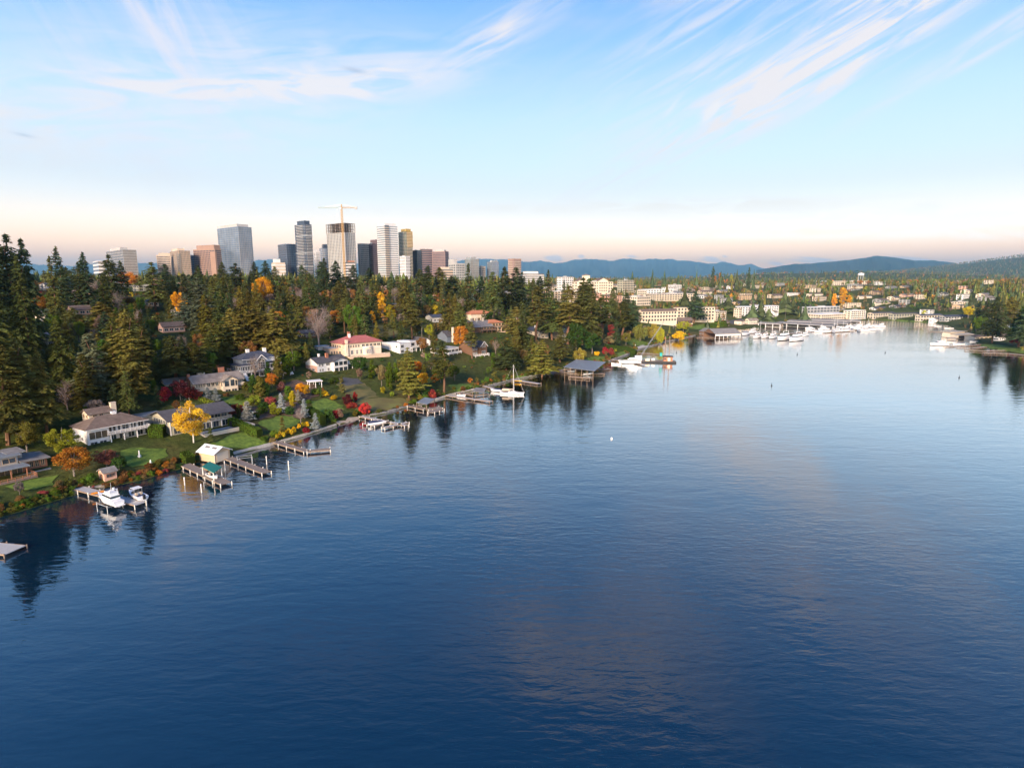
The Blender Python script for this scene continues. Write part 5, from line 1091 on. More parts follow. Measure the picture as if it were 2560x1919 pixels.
def pink_shed():
    b = B('garden_shed', 'salmon pink lakeside shed with grey roof near the gangway dock', 'shed', (262,1204), 34, uR=290, D=3.6, mark='the salmon pink shed'); w, d = b.W, 3.6; b.wall('salmon', 0, w, 0, d, -2.5, 2.6); b.gable('greyroof', 'salmon', 0, w, 0, d, 2.6, 0.9, 'x', 0.4); b.win('f', 0.6, 0.9, 1.6, 1.0, 0, frame='brownwall'); b.win('f', w-1.4, 1.1, 0.9, 0.8, 0, frame='brownwall'); b.door('l', 1.0, -0.2, 0)
    s = B('pergola', 'white flat-topped pergola in the terraced garden', 'pergola', (774,970), 60, uR=804, D=5); w = s.W
    s.flat('white', 0, w, 0, 5, 2.9, 0.5, 0.25)
    for x in (0.1, w/2, w-0.1):
        for y in (0.1, 4.9): s.box('post', 'white', x-0.13, x+0.13, y-0.13, y+0.13, -1.5, 2.9)
    k = B('boat_shed', 'long grey-roofed white boat shed open to the water', 'boat shed', (1788,847), 76, uR=1851, D=22, mark='the grey-roofed boat shed'); w = k.W; k.gable('greyroof', 'brownwall', 0, w, 0, 22, 5.2, 4.5, 'x', 0.8); k.box('fascia_wall', 'white', 0, w, -0.1, 0.15, 3.0, 5.1); k.box('back_wall', 'brownwall', 0, w, 21.6, 22, -1, 5.2)
    for i in range(7): x = 0.2+(w-0.4)*i/6; k.box('post', 'white', x-0.18, x+0.18, 0.2, 0.5, -2, 3.0)
    g = B('boathouse', 'yellow boathouse with stepped pale roofs on the right shore', 'boathouse', (2392,845), 72, uR=2434, D=16, o=at_z(2392,846)); w = g.W; g.wall('cream', 0, w, 0, 16, 0.4, 3.8); g.flat('beige', -1, w*0.9, 6, 16, 6.2, 0.6); g.wall('cream', 0, w*0.85, 7, 15.5, 3.8, 6.2); MB().add([(-0.6,-0.8,3.85),(w+0.6,-0.8,3.85),(w+0.6,7,4.9),(-0.6,7,4.9),(-0.6,-0.8,3.65),(w+0.6,-0.8,3.65),(w+0.6,7,4.7),(-0.6,7,4.7)], [(0,1,2,3),(7,6,5,4),(0,4,5,1),(1,5,6,2),(2,6,7,3),(3,7,4,0)]).build('roof', W['beige'], g.t); g.box('opening_shade', 'black', w*0.1, w*0.45, -0.06, 0, 0.5, 2.8); g.box('opening_shade', 'black', w*0.55, w*0.9, -0.06, 0, 0.5, 2.8)  # black panels on the front wall paint the shade inside the openings
    q = B('boathouse', 'long tan boathouse with dark roof right of the yellow boathouse', 'boathouse', (2436,850), 74, uR=2494, D=10, o=at_z(2436,850)); w = q.W; q.wall('beige', 0, w, 0, 10, -1, 3.4); q.gable('brownroof', 'beige', 0, w, 0, 10, 3.4, 1.2, 'x', 0.6); q.row('f', 0, 1.2, 1.2, 2, w-2, 5, 2.0, frame='tan')
pink_shed()
def covered_moorage():
    for label, a, b, wd in (('nearest covered moorage shed with long dark roof behind the yachts', (1940,815), (2082,824), 20), ('middle covered moorage shed with long dark roof', (1968,810.5), (2118,817.5), 20), ('far covered moorage shed with long dark roof', (2012,807), (2150,811.5), 20), ('low covered moorage shed left of the main sheds', (1896,816), (1950,819), 10)):
        p, q = at_z(*a), at_z(*b); L = (q-p).length; t = thing('covered_moorage', label, 'moorage shed', tuple(p), math.atan2(q.y-p.y, q.x-p.x), 'covered moorage sheds'); FOOT.append((p.x, p.y, t.rotation_euler.z, 0, L, 0, wd))
        MB().gable(0, L, 0, wd, 4.6, 1.5, 0.6, 0.3, 'x').build('roof', W['greyroof'], t); MB().box(-0.6, L+0.6, -0.75, -0.65, 3.9, 4.6).build('fascia', W['greydeck'], t); MB().box(0, L, wd-0.3, wd-0.1, 0.4, 4.4).build('back_screen', W['deckwood'], t)
        n = max(3, int(L/14))
        for i in range(n+1): MB().box(L*i/n-0.35, L*i/n+0.35, -0.6, 0.1, -2, 4.5).build('post', W['white'], t)
        MB().box(0, L, wd*0.4, wd*0.6, 0.2, 0.7).build('walkway', W['greydeck'], t)
covered_moorage()
def lone_pile(label, u, v, h, m='whitepile'):
    p = at_z(u, v); t = thing('mooring_pile', label, 'pile', tuple(p)); MB().tube((0,0,-3), (0,0,h), 0.17, 0.16, 8).build('post', W[m], t); MB().tube((0,0,h), (0,0,h+0.25), 0.2, 0.05, 8).build('cap', W['white'], t)
for a in (('left of the two piles before the weathered dock', 462, 1212, 2.2), ('right of the two piles before the weathered dock', 504, 1231, 2.4), ('white pile right of the tan boathouse dock', 667, 1160, 2.6), ('white pile standing alone in the water below the elbow dock', 722, 1174, 2.8), ('thin pile between the two docks by the boathouse', 563, 1176, 3.0)): lone_pile(*a)
def lift(label, u, v, rz, L=5, wd=3.2, z=1.3):
    p = at_z(u, v); t = thing('boat_lift', label, 'boat lift', tuple(p), rz)
    for x in (-L/2, L/2):
        for y in (-wd/2, wd/2): MB().tube((x, y, -2.5), (x, y, z+0.5), 0.12).build('post', W['steel'], t)
        MB().bar((x, -wd/2, z), (x, wd/2, z), 0.14, 0.2).build('crossbeam', W['steel'], t)
    for y in (-wd/2, wd/2): MB().bar((-L/2, y, z+0.2), (L/2, y, z+0.2), 0.12, 0.16).build('bunk_rail', W['steel'], t)
lift('empty timber-railed boat lift right of the tan boathouse', 612, 1152, R(28), 4.5, 2.6, 1.2)

# ---------------------------------------------------------------- boats
def hull_mesh(L, bm_, fb, keel=-0.35, fine=2.3, n=12, sheer=0.45):
    V, Fc = [], []; st = []
    for i in range(n+1):
        t = i/n; hb = bm_/2*(1.0 if t < 0.4 else max(0.02, 1-((t-0.4)/0.6)**fine))*(0.9+0.1*min(1, t/0.2)); zs = fb*(1+sheer*t*t); x = -L/2+L*t
        rake = 0.10*L*max(0, (t-0.75)/0.25)
        st.append([(x, 0, keel*(1-max(0, (t-0.8)/0.2)*0.9)), (x, -hb*0.78*(1-0.5*max(0,(t-0.6)/0.4)), 0.12*fb+0.5*fb*max(0,(t-0.75)/0.25)), (x+rake*0.6, -hb, zs), (x+rake*0.6, -hb*0.86, zs+0.02), (x+rake*0.6, 0, zs+0.06)])
    for s_ in st: V += s_; V += [(p[0], -p[1], p[2]) for p in s_]
    for i in range(n):
        for k in range(4):
            a, b = i*10+k, (i+1)*10+k; Fc += [(a, a+1, b+1, b), (a+6, a+5, b+5, b+6)]
    Fc += [(0,5,6,1),(1,6,7,2),(2,7,9,4)]
    return V, Fc
def cabin(x0, x1, hw0, hw1, z0, z1, rake0=0.3, rake1=0.6, tuck=0.88):
    """tapered house: x0 aft, x1 fore"""
    return [(x0,-hw0,z0),(x1,-hw1,z0),(x1,hw1,z0),(x0,hw0,z0),(x0+rake0,-hw0*tuck,z1),(x1-rake1,-hw1*tuck,z1),(x1-rake1,hw1*tuck,z1),(x0+rake0,hw0*tuck,z1)], [(3,2,1,0),(4,5,6,7),(0,1,5,4),(1,2,6,5),(2,3,7,6),(3,0,4,7)]
def band(x0, x1, hw0, hw1, z0, z1, rake0, rake1, tuck, f0, f1, o=0.03):
    """window band hugging a cabin() between height fractions f0 and f1"""
    vs_, fs = cabin(x0, x1, hw0, hw1, z0, z1, rake0, rake1, tuck); lo, hi = [Vector(v) for v in vs_[:4]], [Vector(v) for v in vs_[4:]]
    c = sum(lo, Vector())/4; P = []
    for f in (f0, f1):
        for a, b in zip(lo, hi): q = a*(1-f)+b*f; d = Vector((q.x-c.x, q.y, 0)); P.append(q+Vector((o if d.x > 0 else -o, o if d.y > 0 else -o, 0)))
    return P, [(0,1,5,4),(1,2,6,5),(2,3,7,6),(3,0,4,7)]
def motor_yacht(label, u, v, heading, L, fly=True, dz=0.0, group=None, name='motor_yacht', cat='boat', canvas=None, p=None):
    p = p or at_z(u, v); t = thing(name, label, cat, (p.x, p.y, dz), heading, group); bm_ = L*0.30; fb = 0.10*L+0.25
    V, Fc = hull_mesh(L, bm_, fb); h = MB().add(V, Fc).build('hull', W['gel'], t)
    V2, F2 = hull_mesh(L*0.985, bm_*0.97, fb*0.16, -0.42, sheer=0.0); MB().add(V2, F2).build('bottom_paint', W['bottom'], h)
    z0 = fb*1.08; z1 = z0+0.06*L+0.7; hw = bm_*0.40; ca = (-L*0.34, L*0.20, hw, hw*0.8, z0, z1, 0.1, L*0.09, 0.9)
    c = MB().add(*cabin(*ca)).build('cabin', W['gel'], t); MB().add(*band(*ca, 0.42, 0.86)).build('window', W['pane'], c)
    MB().add(*cabin(L*0.10, L*0.36, hw*0.72, hw*0.25, z0-0.05, z0+0.03*L+0.1, 0, L*0.05, 0.85)).build('foredeck', W['gel'], t)
    if fly:
        z2 = z1+0.035*L+0.35; cb = (-L*0.30, L*0.06, hw*0.86, hw*0.7, z1, z2, 0.0, L*0.04, 0.96); f = MB().add(*cabin(*cb)).build('flybridge', W['gel'], t)
        MB().add(*cabin(L*0.0, L*0.045, hw*0.66, hw*0.6, z2, z2+0.45, 0.2, 0.05, 0.95)).build('windscreen', W['pane'], f)
        a = MB()
        for q in (-1, 1): a.bar((-L*0.24, q*hw*0.82, z2-0.1), (-L*0.29, q*hw*0.7, z2+0.075*L), 0.3, 0.16)
        a.bar((-L*0.29, -hw*0.75, z2+0.075*L), (-L*0.29, hw*0.75, z2+0.075*L), 0.4, 0.16); a.build('radar_arch', W['gel'], t)
        MB().tube((-L*0.29, 0, z2+0.075*L), (-L*0.29, 0, z2+0.075*L+0.5), 0.3, 0.34, 10).build('radar_dome', W['white'], t); MB().tube((-L*0.29, hw*0.5, z2+0.075*L), (-L*0.31, hw*0.5, z2+0.075*L+2.2), 0.05, 0.02, 5).build('antenna', W['white'], t)
        if canvas: MB().add(*cabin(-L*0.22, L*0.02, hw*0.75, hw*0.7, z2+1.3, z2+1.42, 0.05, 0.1, 0.92)).build('bimini', W[canvas], t)
    else:
        MB().add(*cabin(-L*0.30, L*0.16, hw*0.96, hw*0.84, z1, z1+0.1, 0.05, L*0.02, 0.95)).build('hardtop', W['gel'], t)
    r = MB()
    for q in (-1, 1):
        pts = [(L*0.12, q*bm_*0.44, fb*1.2+0.65), (L*0.32, q*bm_*0.26, fb*1.32+0.7), (L*0.47, q*0.12, fb*1.45+0.75)]
        for a_, b_ in zip(pts[:-1], pts[1:]): r.bar(a_, b_, 0.05, 0.05); r.bar(b_, (b_[0], b_[1], b_[2]-0.7), 0.04, 0.04)
    r.build('bow_rail', W['steel'], t); MB().box(-L/2-0.06*L, -L/2+0.02, -bm_*0.40, bm_*0.40, 0.15, 0.3).build('swim_platform', W['gel'], t)
    return t
def runabout(label, u, v, heading, L=6.5, dz=0.0, cover=None, top=None, group=None, p=None):
    p = p or at_z(u, v); t = thing('runabout', label, 'boat', (p.x, p.y, dz), heading, group); bm_ = L*0.36; fb = 0.85
    V, Fc = hull_mesh(L, bm_, fb, -0.4); MB().add(V, Fc).build('hull', W['gel'], t)
    if cover: MB().add(*cabin(-L*0.46, L*0.40, bm_*0.46, bm_*0.16, fb, fb+0.7, 0.5, 1.2, 0.5)).build('cover', W[cover], t)
    else:
        MB().box(-L*0.36, L*0.10, -bm_*0.36, bm_*0.36, fb+0.04, fb+0.1).build('cockpit', W['navy'], t)
        MB().add(*cabin(L*0.08, L*0.2, bm_*0.38, bm_*0.3, fb+0.05, fb+0.75, 0.1, 0.5, 0.85)).build('windscreen', W['pane'], t)
        for q in (-1, 1): MB().box(-L*0.2, -L*0.1, q*bm_*0.2-0.25, q*bm_*0.2+0.25, fb+0.1, fb+0.7).build('seat', W['canvas'], t)
        if top:
            MB().box(-L*0.14, L*0.14, -bm_*0.38, bm_*0.38, fb+1.75, fb+1.85).build('hardtop', W[top], t)
            for x in (-L*0.12, L*0.12):
                for q in (-1, 1): MB().tube((x, q*bm_*0.34, fb), (x, q*bm_*0.34, fb+1.76), 0.04).build('post', W['steel'], t)
    o = MB().box(-L/2-0.5, -L/2-0.05, -0.28, 0.28, 0.3, 1.45).build('outboard', W['black'], t)
    return t
def sailboat(label, u, v, heading, L, mast, group=None, cover='navy', p=None):
    p = p or at_z(u, v); t = thing('sailboat', label, 'sailboat', (p.x, p.y, 0), heading, group); bm_ = L*0.29; fb = 1.0
    V, Fc = hull_mesh(L, bm_, fb, -0.3, 1.8, sheer=0.3); MB().add(V, Fc).build('hull', W['gel'], t)
    ca = (-L*0.14, L*0.22, bm_*0.30, bm_*0.18, fb*1.05, fb*1.05+0.55, 0.1, 0.9, 0.9); c = MB().add(*cabin(*ca)).build('cabin', W['gel'], t); MB().add(*band(*ca, 0.35, 0.8)).build('window', W['pane'], c)
    MB().box(-L*0.40, -L*0.16, -bm_*0.24, bm_*0.24, fb+0.02, fb+0.12).build('cockpit', W['deckwood'], t)
    m = MB().tube((L*0.08, 0, fb), (L*0.06, 0, fb+mast), 0.13, 0.08, 8).build('mast', W['white'], t)
    MB().bar((L*0.07, -L*0.11, fb+mast*0.45), (L*0.07, L*0.11, fb+mast*0.45), 0.06, 0.06).bar((L*0.065, -L*0.08, fb+mast*0.72), (L*0.065, L*0.08, fb+mast*0.72), 0.06, 0.06).build('spreaders', W['white'], m)
    b = MB().tube((L*0.07, 0, fb+1.5), (-L*0.32, 0, fb+1.4), 0.08).build('boom', W['white'], t); MB().tube((L*0.05, 0, fb+1.72), (-L*0.31, 0, fb+1.58), 0.26, 0.17, 8).build('sail_cover', W[cover], b)
    r = MB().tube((L*0.52, 0, fb*1.3), (L*0.062, 0, fb+mast), 0.05, 0.05, 4).tube((-L*0.49, 0, fb), (L*0.06, 0, fb+mast), 0.025, 0.025, 4)
    for q in (-1, 1): r.tube((L*0.05, q*bm_*0.46, fb), (L*0.07, q*L*0.11, fb+mast*0.45), 0.02, 0.02, 4).tube((L*0.07, q*L*0.11, fb+mast*0.45), (L*0.06, 0, fb+mast), 0.02, 0.02, 4)
    r.build('rigging', W['steel'], t)
    if L > 10: MB().add(*cabin(-L*0.42, -L*0.06, bm_*0.34, bm_*0.3, fb+0.9, fb+1.9, 0.2, 0.6, 0.7)).build('dodger', W[cover], t)
    return t
cam_dir = lambda u, v: math.atan2(-at_z(u, v).y, -at_z(u, v).x)
def head(stern, bow): a, b_ = at_z(*stern), at_z(*bow); return math.atan2(b_.y-a.y, b_.x-a.x)
# the two boats on lifts at the left
motor_yacht('white cabin cruiser on a lift beside the gangway dock', 275, 1266, head((307,1277),(242,1253)), 10.2, True, 1.2, canvas=None)
runabout('small white hardtop runabout on a lift at the end of the gangway dock', 344, 1252, head((369,1260),(318,1238)), 8.0, 1.2, top='white')
lift('steel boat lift under the white cabin cruiser', 275, 1266, head((307,1277),(242,1253)), 5.4, 3.8, 0.9); lift('steel boat lift under the small hardtop runabout', 344, 1252, head((369,1260),(318,1238)), 4.2, 3.0, 0.9)
runabout('white runabout moored under the teal-green canopy', 532, 1197, R(-42), 6.6, 0.4)
runabout('dark covered motorboat between the dock fingers', 942, 1063, R(20), 7.5, 0.5, cover='navy')
runabout('dinghy moored at the long straight pier', 1153, 992, R(-20), 4.6, 0.3)
sailboat('moored sailboat with tall white mast and tan covers', 1280, 985, R(-14), 12.5, 14.8, cover='canvas')
runabout('white runabout with navy cover beside the sailboat', 1241, 979, R(160), 6.5, 0.4, cover='navy')
runabout('white open boat under the grey-roofed boat shelter', 1470, 938, R(20), 7.0, 0.6); runabout('small launch behind the dock under the grey-roofed boat shelter', 1428, 931, R(15), 5.5, 0.4)
motor_yacht('white motor yacht alongside the dock right of the boat shelter', 1575, 909, R(172), 15.5, True)
runabout('slim white launch in front of the white motor yacht', 1541, 911, R(170), 7.0)
p_ = at_z(1312, 956); k_ = thing('kayak', 'yellow kayak lying on the short dock behind the sailboat', 'kayak', (p_.x-4, p_.y, 0.85), R(-20)); MB().add(*hull_mesh(4.2, 0.8, 0.3, 0.0, 1.5)).build('hull', W['yellow'], k_); MB().box(-0.5, 0.3, -0.22, 0.22, 0.31, 0.4).build('seat', W['black'], k_)
p_ = at_z(1238, 1128) if False else at_z(248, 1243); k_ = thing('kayak', 'orange kayak on the gangway dock behind the cabin cruiser', 'kayak', (p_.x, p_.y, 1.3), R(40)); MB().add(*hull_mesh(3.4, 0.9, 0.35, 0.0, 1.5)).build('hull', W['orange'], k_); MB().box(-0.5, 0.3, -0.24, 0.24, 0.36, 0.45).build('seat', W['black'], k_)
def barge():
    p = at_z(1640, 906); t = thing('work_barge', 'work barge with deckhouse, spud poles and leaning crane boom', 'barge', (p.x-20, p.y, 0), R(-8)); L = 34
    MB().box(0, L, 0, 9, -0.4, 1.1).build('hull', W['black'], t); MB().box(0.4, L-0.4, 0.4, 8.6, 1.1, 1.2).build('deck', W['deckwood'], t)
    d = MB().box(L-9, L-2.5, 2, 7, 1.2, 4.4).build('deckhouse', W['redwood'], t); MB().box(L-9.6, L-2, 1.5, 7.5, 4.4, 4.7).build('roof', W['black'], d); MB().box(L-6, L-4.2, 1.94, 2, 1.3, 3.8).build('door', W['cream'], d); MB().box(L-8.6, L-7, 1.94, 2, 2.4, 3.5).build('window', W['pane'], d)
    MB().box(L-11.6, L-9.9, 3, 5.4, 4.7, 7.2).build('tank', W['teal'], t)
    for x in (L-7.4, L-4.4): MB().tube((x, 8.2, -4), (x, 8.2, 19), 0.28, 0.28, 8).build('spud_pole', W['pile'], t)
    c = MB().box(4.5, 9.5, 2.5, 6.5, 1.2, 4.6).build('crane_cab', W['white'], t); MB().box(3.6, 4.5, 2.7, 6.3, 1.6, 4.2).build('counterweight', W['navy'], c)
    b = MB(); p0, p1 = Vector((8.5, 4.5, 4.0)), Vector((27, 22, 30)); dn = (p1-p0).normalized(); a = dn.orthogonal().normalized(); e = dn.cross(a)
    for q in ((-1,-1),(1,-1),(1,1),(-1,1)): off = (a*q[0]+e*q[1])*0.35; b.bar(p0+off, p1+off*0.5, 0.12, 0.12)
    for i in range(24):
        f, g = i/24, (i+1)/24; s_ = 1 if i % 2 else -1; b.bar(p0+(p1-p0)*f+a*0.5*s_*(1-f*0.5), p0+(p1-p0)*g-a*0.5*s_*(1-g*0.5), 0.1, 0.1)
    b.build('boom', W['steel'], t); MB().box(12, 15, 1.5, 4, 1.2, 2.6).build('crate', W['cream'], t); MB().box(16.5, 19, 4, 7, 1.2, 3.0).build('winch', W['steel'], t)
barge()
# marina
big = [('second largest white yacht of the marina, twin-towered, bow to the bay', 1957, 850, 21, True), ('rightmost of the large white yachts facing the bay, with a single mast', 1988, 852, 20, True), ('white yacht with blue canvas left of the twin-towered yacht', 1930, 846, 14, True),
       ('slim white cruiser third from the boat shed end', 1911, 845, 12, True), ('white sedan cruiser moored left of the slim cruiser', 1891, 845, 13, True), ('grey-hulled cruiser by the right end of the boat shed', 1862, 838, 15, False), ('white trawler moored behind the sedan cruiser', 1880, 832, 12, True), ('compact white trawler right of the large yachts', 2011, 840, 11, True)]
for l_, u, v, L, f_ in big: motor_yacht(l_, u, v, cam_dir(u, v)-R(random.uniform(16, 26)), L*1.3, f_, group='yachts along the marina pier')
right = [(2023,822,9),(2037,829,9),(2061,824,13),(2069,831,14),(2077,821,12),(2100,825,13),(2117,822,13),(2141,823,17),(2156,825,13),(2167,818,11),(2186,816,10),(2199,818,13)]
names = ['small cruiser tucked under the near covered moorage', 'low white sport boat left of the right boat group', 'white cruiser behind the first boat of the right group', 'first large cruiser of the right group, stern towards the sheds', 'white cruiser beside the leftmost sailboat masts', 'white cruiser in the middle of the right group', 'white cruiser between two sailboats in the right group', 'longest white yacht of the right group', 'white cruiser right of the longest yacht', 'small white boat near the right end of the marina', 'small white boat second from the right end of the marina', 'tall white cruiser alone at the right end of the marina']
more_b = [(2030,826,8),(2047,831,10),(2053,820,9),(2084,832,11),(2092,830,10),(2110,828,12),(2127,826,12),(2134,819,11),(2149,819,12),(2162,828,10),(2176,826,11),(2148,829,9)]
more_n = ['small white boat just right of the near shed end', 'white express cruiser left of the first large cruiser', 'small boat half under the near shed', 'white express cruiser before the leftmost masts', 'white sport boat between the front cruisers', 'front row cruiser in the middle of the right group', 'front row cruiser left of the longest yacht', 'boat moored behind the longest yacht', 'boat moored behind and right of the longest yacht', 'front boat below the small end sailboat', 'front boat right of the small end sailboat', 'small boat in front of the longest yacht']
for (u, v, L), n_ in zip(more_b, more_n): motor_yacht(n_, u, v, R(random.choice((192, 200, 15, 250))), L*1.25, L > 11, group='boats at the right end of the marina')
for (u, v, L), n_ in zip(right, names): motor_yacht(n_, u, v, R(random.choice((195, 205, 20, 190))), L*1.2, L > 10, group='boats at the right end of the marina')
for (u, v, L, mh), n_ in zip([(2086,827,10,14),(2093,824,10,13),(2126,828,11,16),(2108,829,9,12),(1901,838,10,15),(2170,822,9,12)], ['sailboat with the leftmost mast of the right group', 'sailboat with the shorter mast beside the leftmost one', 'sailboat with the tallest mast of the right group', 'small sailboat low among the right group cruisers', 'sailboat mast rising behind the sedan cruiser', 'small sailboat near the right end of the marina']): sailboat(n_, u, v, R(200), L, mh, 'marina sailboats')
for (u, v), n_ in zip([(1803,841),(1815,842),(1828,843.5)], ['left small boat under the boat shed', 'middle small boat under the boat shed', 'right small boat under the boat shed']): runabout(n_, u, v, cam_dir(u, v), 7.5, group='small boats under the boat shed')
motor_yacht('large white tri-deck cruiser anchored at the right shore docks', 2347, 864, R(188), 17, True); runabout('white launch at the bay head walkway', 2343, 816, R(190), 10); runabout('covered white launch right of the bay head launch', 2372, 821, R(185), 11); runabout('dark covered boat under a bimini behind the large cruiser', 2376, 856, R(180), 10, cover='navy'); runabout('dark covered boat right of the bimini boat', 2396, 860, R(180), 10, cover='navy'); runabout('white pontoon-like boat by the tan boathouse', 2436, 855, R(180), 9, top='canvas')
canopy('flat bimini shelter behind the large cruiser', [(2366,858),(2386,858),(2388,855),(2368,855)], 4.5, 'canvas', 'steel', 0.1, n=2)
for (u, v), n_ in zip([(1529,1097),(1929,964),(1993,886),(2213,882),(2398,944),(1691,882)], ['white buoy floating alone in mid lake', 'small dark buoy left of the bay centre', 'dark buoy off the large marina yachts', 'dark buoy in the pale water before the marina end', 'dark buoy off the right shore docks', 'dark buoy right of the work barge']):
    p_ = at_z(u, v); t_ = thing('mooring_buoy', n_, 'buoy', tuple(p_)); MB().tube((0,0,-0.3), (0,0,0.5), 0.45, 0.35, 10).build('float', W['white' if 'white' in n_ else 'bottom'], t_); MB().tube((0,0,0.5), (0,0,1.9 if 'dark' in n_ else 0.8), 0.16, 0.08, 6).build('post', W['bottom' if 'dark' in n_ else 'steel'], t_)
# small things on the lawns
def statue(label, u, v, h, m='white'):
    p = ground(u, v); t = thing('garden_ornament', label, 'ornament', tuple(p)); MB().box(-0.35, 0.35, -0.35, 0.35, -0.3, h*0.3).build('plinth', W[m], t); MB().tube((0,0,h*0.3), (0,0,h*0.8), 0.28, 0.2, 8).tube((0,0,h*0.8), (0,0,h), 0.2, 0.12, 8).build('figure', W[m], t)
statue('white statue on the lawn of the brown-roofed white house', 349, 1143, 2.4); statue('white urn near the shore on the brown-roofed house lawn', 377, 1160, 1.5); statue('white lamp post at the end of the clipped hedge by the round lawn', 1588, 869, 3.0)
def pole(label, u, vb, vt):
    p = ground(u, vb); h = (vb-vt)*depth_of(p)/F; t = thing('utility_pole', label, 'utility pole', tuple(p)); MB().tube((0,0,-0.5), (0,0,h), 0.2, 0.13, 7).build('post', W['greybark'], t); MB().bar((-1.2,0,h-0.8), (1.2,0,h-0.8), 0.12, 0.14).build('crossarm', W['greybark'], t)
pole('utility pole on the grassy slope right of the yellow poplar', 999, 820, 785); pole('utility pole above the white garage', 1055, 848, 805); pole('utility pole beside the yellow bush near the villa', 1107, 790, 752); pole('pale utility pole on the left hill', 204, 706, 664); pole('tall flagpole behind the covered moorage', 1962, 806, 764)

# ---------------------------------------------------------------- tree prototypes
def leaf_mesh(name, C, A, Bv, var, m):
    """one quad per leaf spray: centres C, half axes A (long) and Bv (short)"""
    n = len(C); V = np.empty((n, 4, 3)); V[:, 0] = C-A; V[:, 1] = C-Bv+A*0.1; V[:, 2] = C+A; V[:, 3] = C+Bv+A*0.1
    me = bpy.data.meshes.new(name); me.vertices.add(n*4); me.vertices.foreach_set('co', V.ravel())
    me.loops.add(n*4); me.loops.foreach_set('vertex_index', np.arange(n*4)); me.polygons.add(n); me.polygons.foreach_set('loop_start', np.arange(n)*4)
    at = me.attributes.new('var', 'FLOAT', 'FACE'); at.data.foreach_set('value', var.astype(np.float32))
    me.update(); me.validate()
    if m is not None: me.materials.append(m)
    return me
def unit(v): return v/np.maximum(np.linalg.norm(v, axis=-1, keepdims=True), 1e-9)
def conifer(g, H=20.0, Rr=3.9, z0=0.14, dens=1.0, spray=0.62, droop=0.25, layers=0.0, power=0.85, bare=0.0):
    C, A, Bv, var = [], [], [], []
    nl = int(46*dens**0.5); a0 = g.uniform(0, 6.28); asy = g.uniform(0.05, 0.28); wob = g.uniform(0, 6.28, 3)
    for i in range(nl):
        f = z0+(1-z0)*((i+g.uniform(-0.4, 0.4))/nl); f = min(max(f, z0), 0.995)
        if layers: f = z0+(1-z0)*(round((f-z0)/(1-z0)*layers)+g.uniform(-0.12, 0.12))/layers
        if f > 0.995: f = 0.99
        if g.uniform() < bare: continue
        Lb = Rr*((1-f)/(1-z0))**power*(0.35+0.65*min(1, (f-z0)/0.10+0.35))+0.25
        for _ in range(int(g.integers(5, 8))):
            if g.uniform() < 0.10: continue
            a = g.uniform(0, 2*math.pi); L = Lb*g.uniform(0.55, 1.2)*(1+asy*math.cos(a-a0+2.0*f))*(1+0.16*math.sin(f*23+wob[0])+0.12*math.sin(f*41+wob[1])); d = np.array([math.cos(a), math.sin(a), 0.0]); side = np.array([-d[1], d[0], 0.0])
            bv = g.uniform(0, 1); k = max(2, int(L/(spray*0.72)*dens**0.5))
            for j in range(k):
                t = 0.22+0.78*(j+g.uniform(0, 1))/k
                z = f*H+L*(0.22*t*(1 if f > 0.55 else 0.3)-droop*t*t)
                for q in (-1, 0, 1):
                    if q == 0 and t < 0.75: continue
                    sw = (1-t)*0.45*L*0.5+0.15
                    p = d*L*t+side*q*sw*g.uniform(0.5, 1.1); p[2] = z+g.uniform(-0.12, 0.12)
                    ax = unit(d*g.uniform(0.6, 1)+side*q*g.uniform(0.4, 0.9)+np.array([0, 0, g.uniform(-0.55, 0.1)])); nb = unit(np.cross(ax, np.array([g.uniform(-.5, .5), g.uniform(-.5, .5), 1.0])))
                    s_ = spray*g.uniform(0.65, 1.25); C.append(p); A.append(ax*s_); Bv.append(nb*s_*0.42); var.append(np.clip(0.55*bv+0.45*g.uniform(0, 1), 0, 1))
    top = H
    for j in range(10): C.append(np.array([g.uniform(-.12, .12), g.uniform(-.12, .12), top-0.15-0.22*j])); A.append(np.array([g.uniform(-.3, .3), g.uniform(-.3, .3), 0.5])); Bv.append(unit(np.array([g.uniform(-1, 1), g.uniform(-1, 1), 0.1]))*0.2); var.append(0.5)
    return map(np.array, (C, A, Bv, var))
def blobs(g, shape, n):
    out = []
    while len(out) < n:
        x, y, z = g.uniform(-1, 1, 3)
        if shape == 'round': ok = x*x+y*y+z*z < 1 and (x*x+y*y+z*z > 0.18)
        elif shape == 'column': w = 0.95-0.55*max(0, z)-0.25*max(0, -z-0.5); ok = x*x+y*y < w*w
        elif shape == 'oval': w = math.sqrt(max(0, 1-z*z))*(1.0 if z < 0 else 0.82); ok = x*x+y*y < w*w
        else: ok = x*x+y*y+z*z < 1
        if ok: out.append((x, y, z))
    return np.array(out)
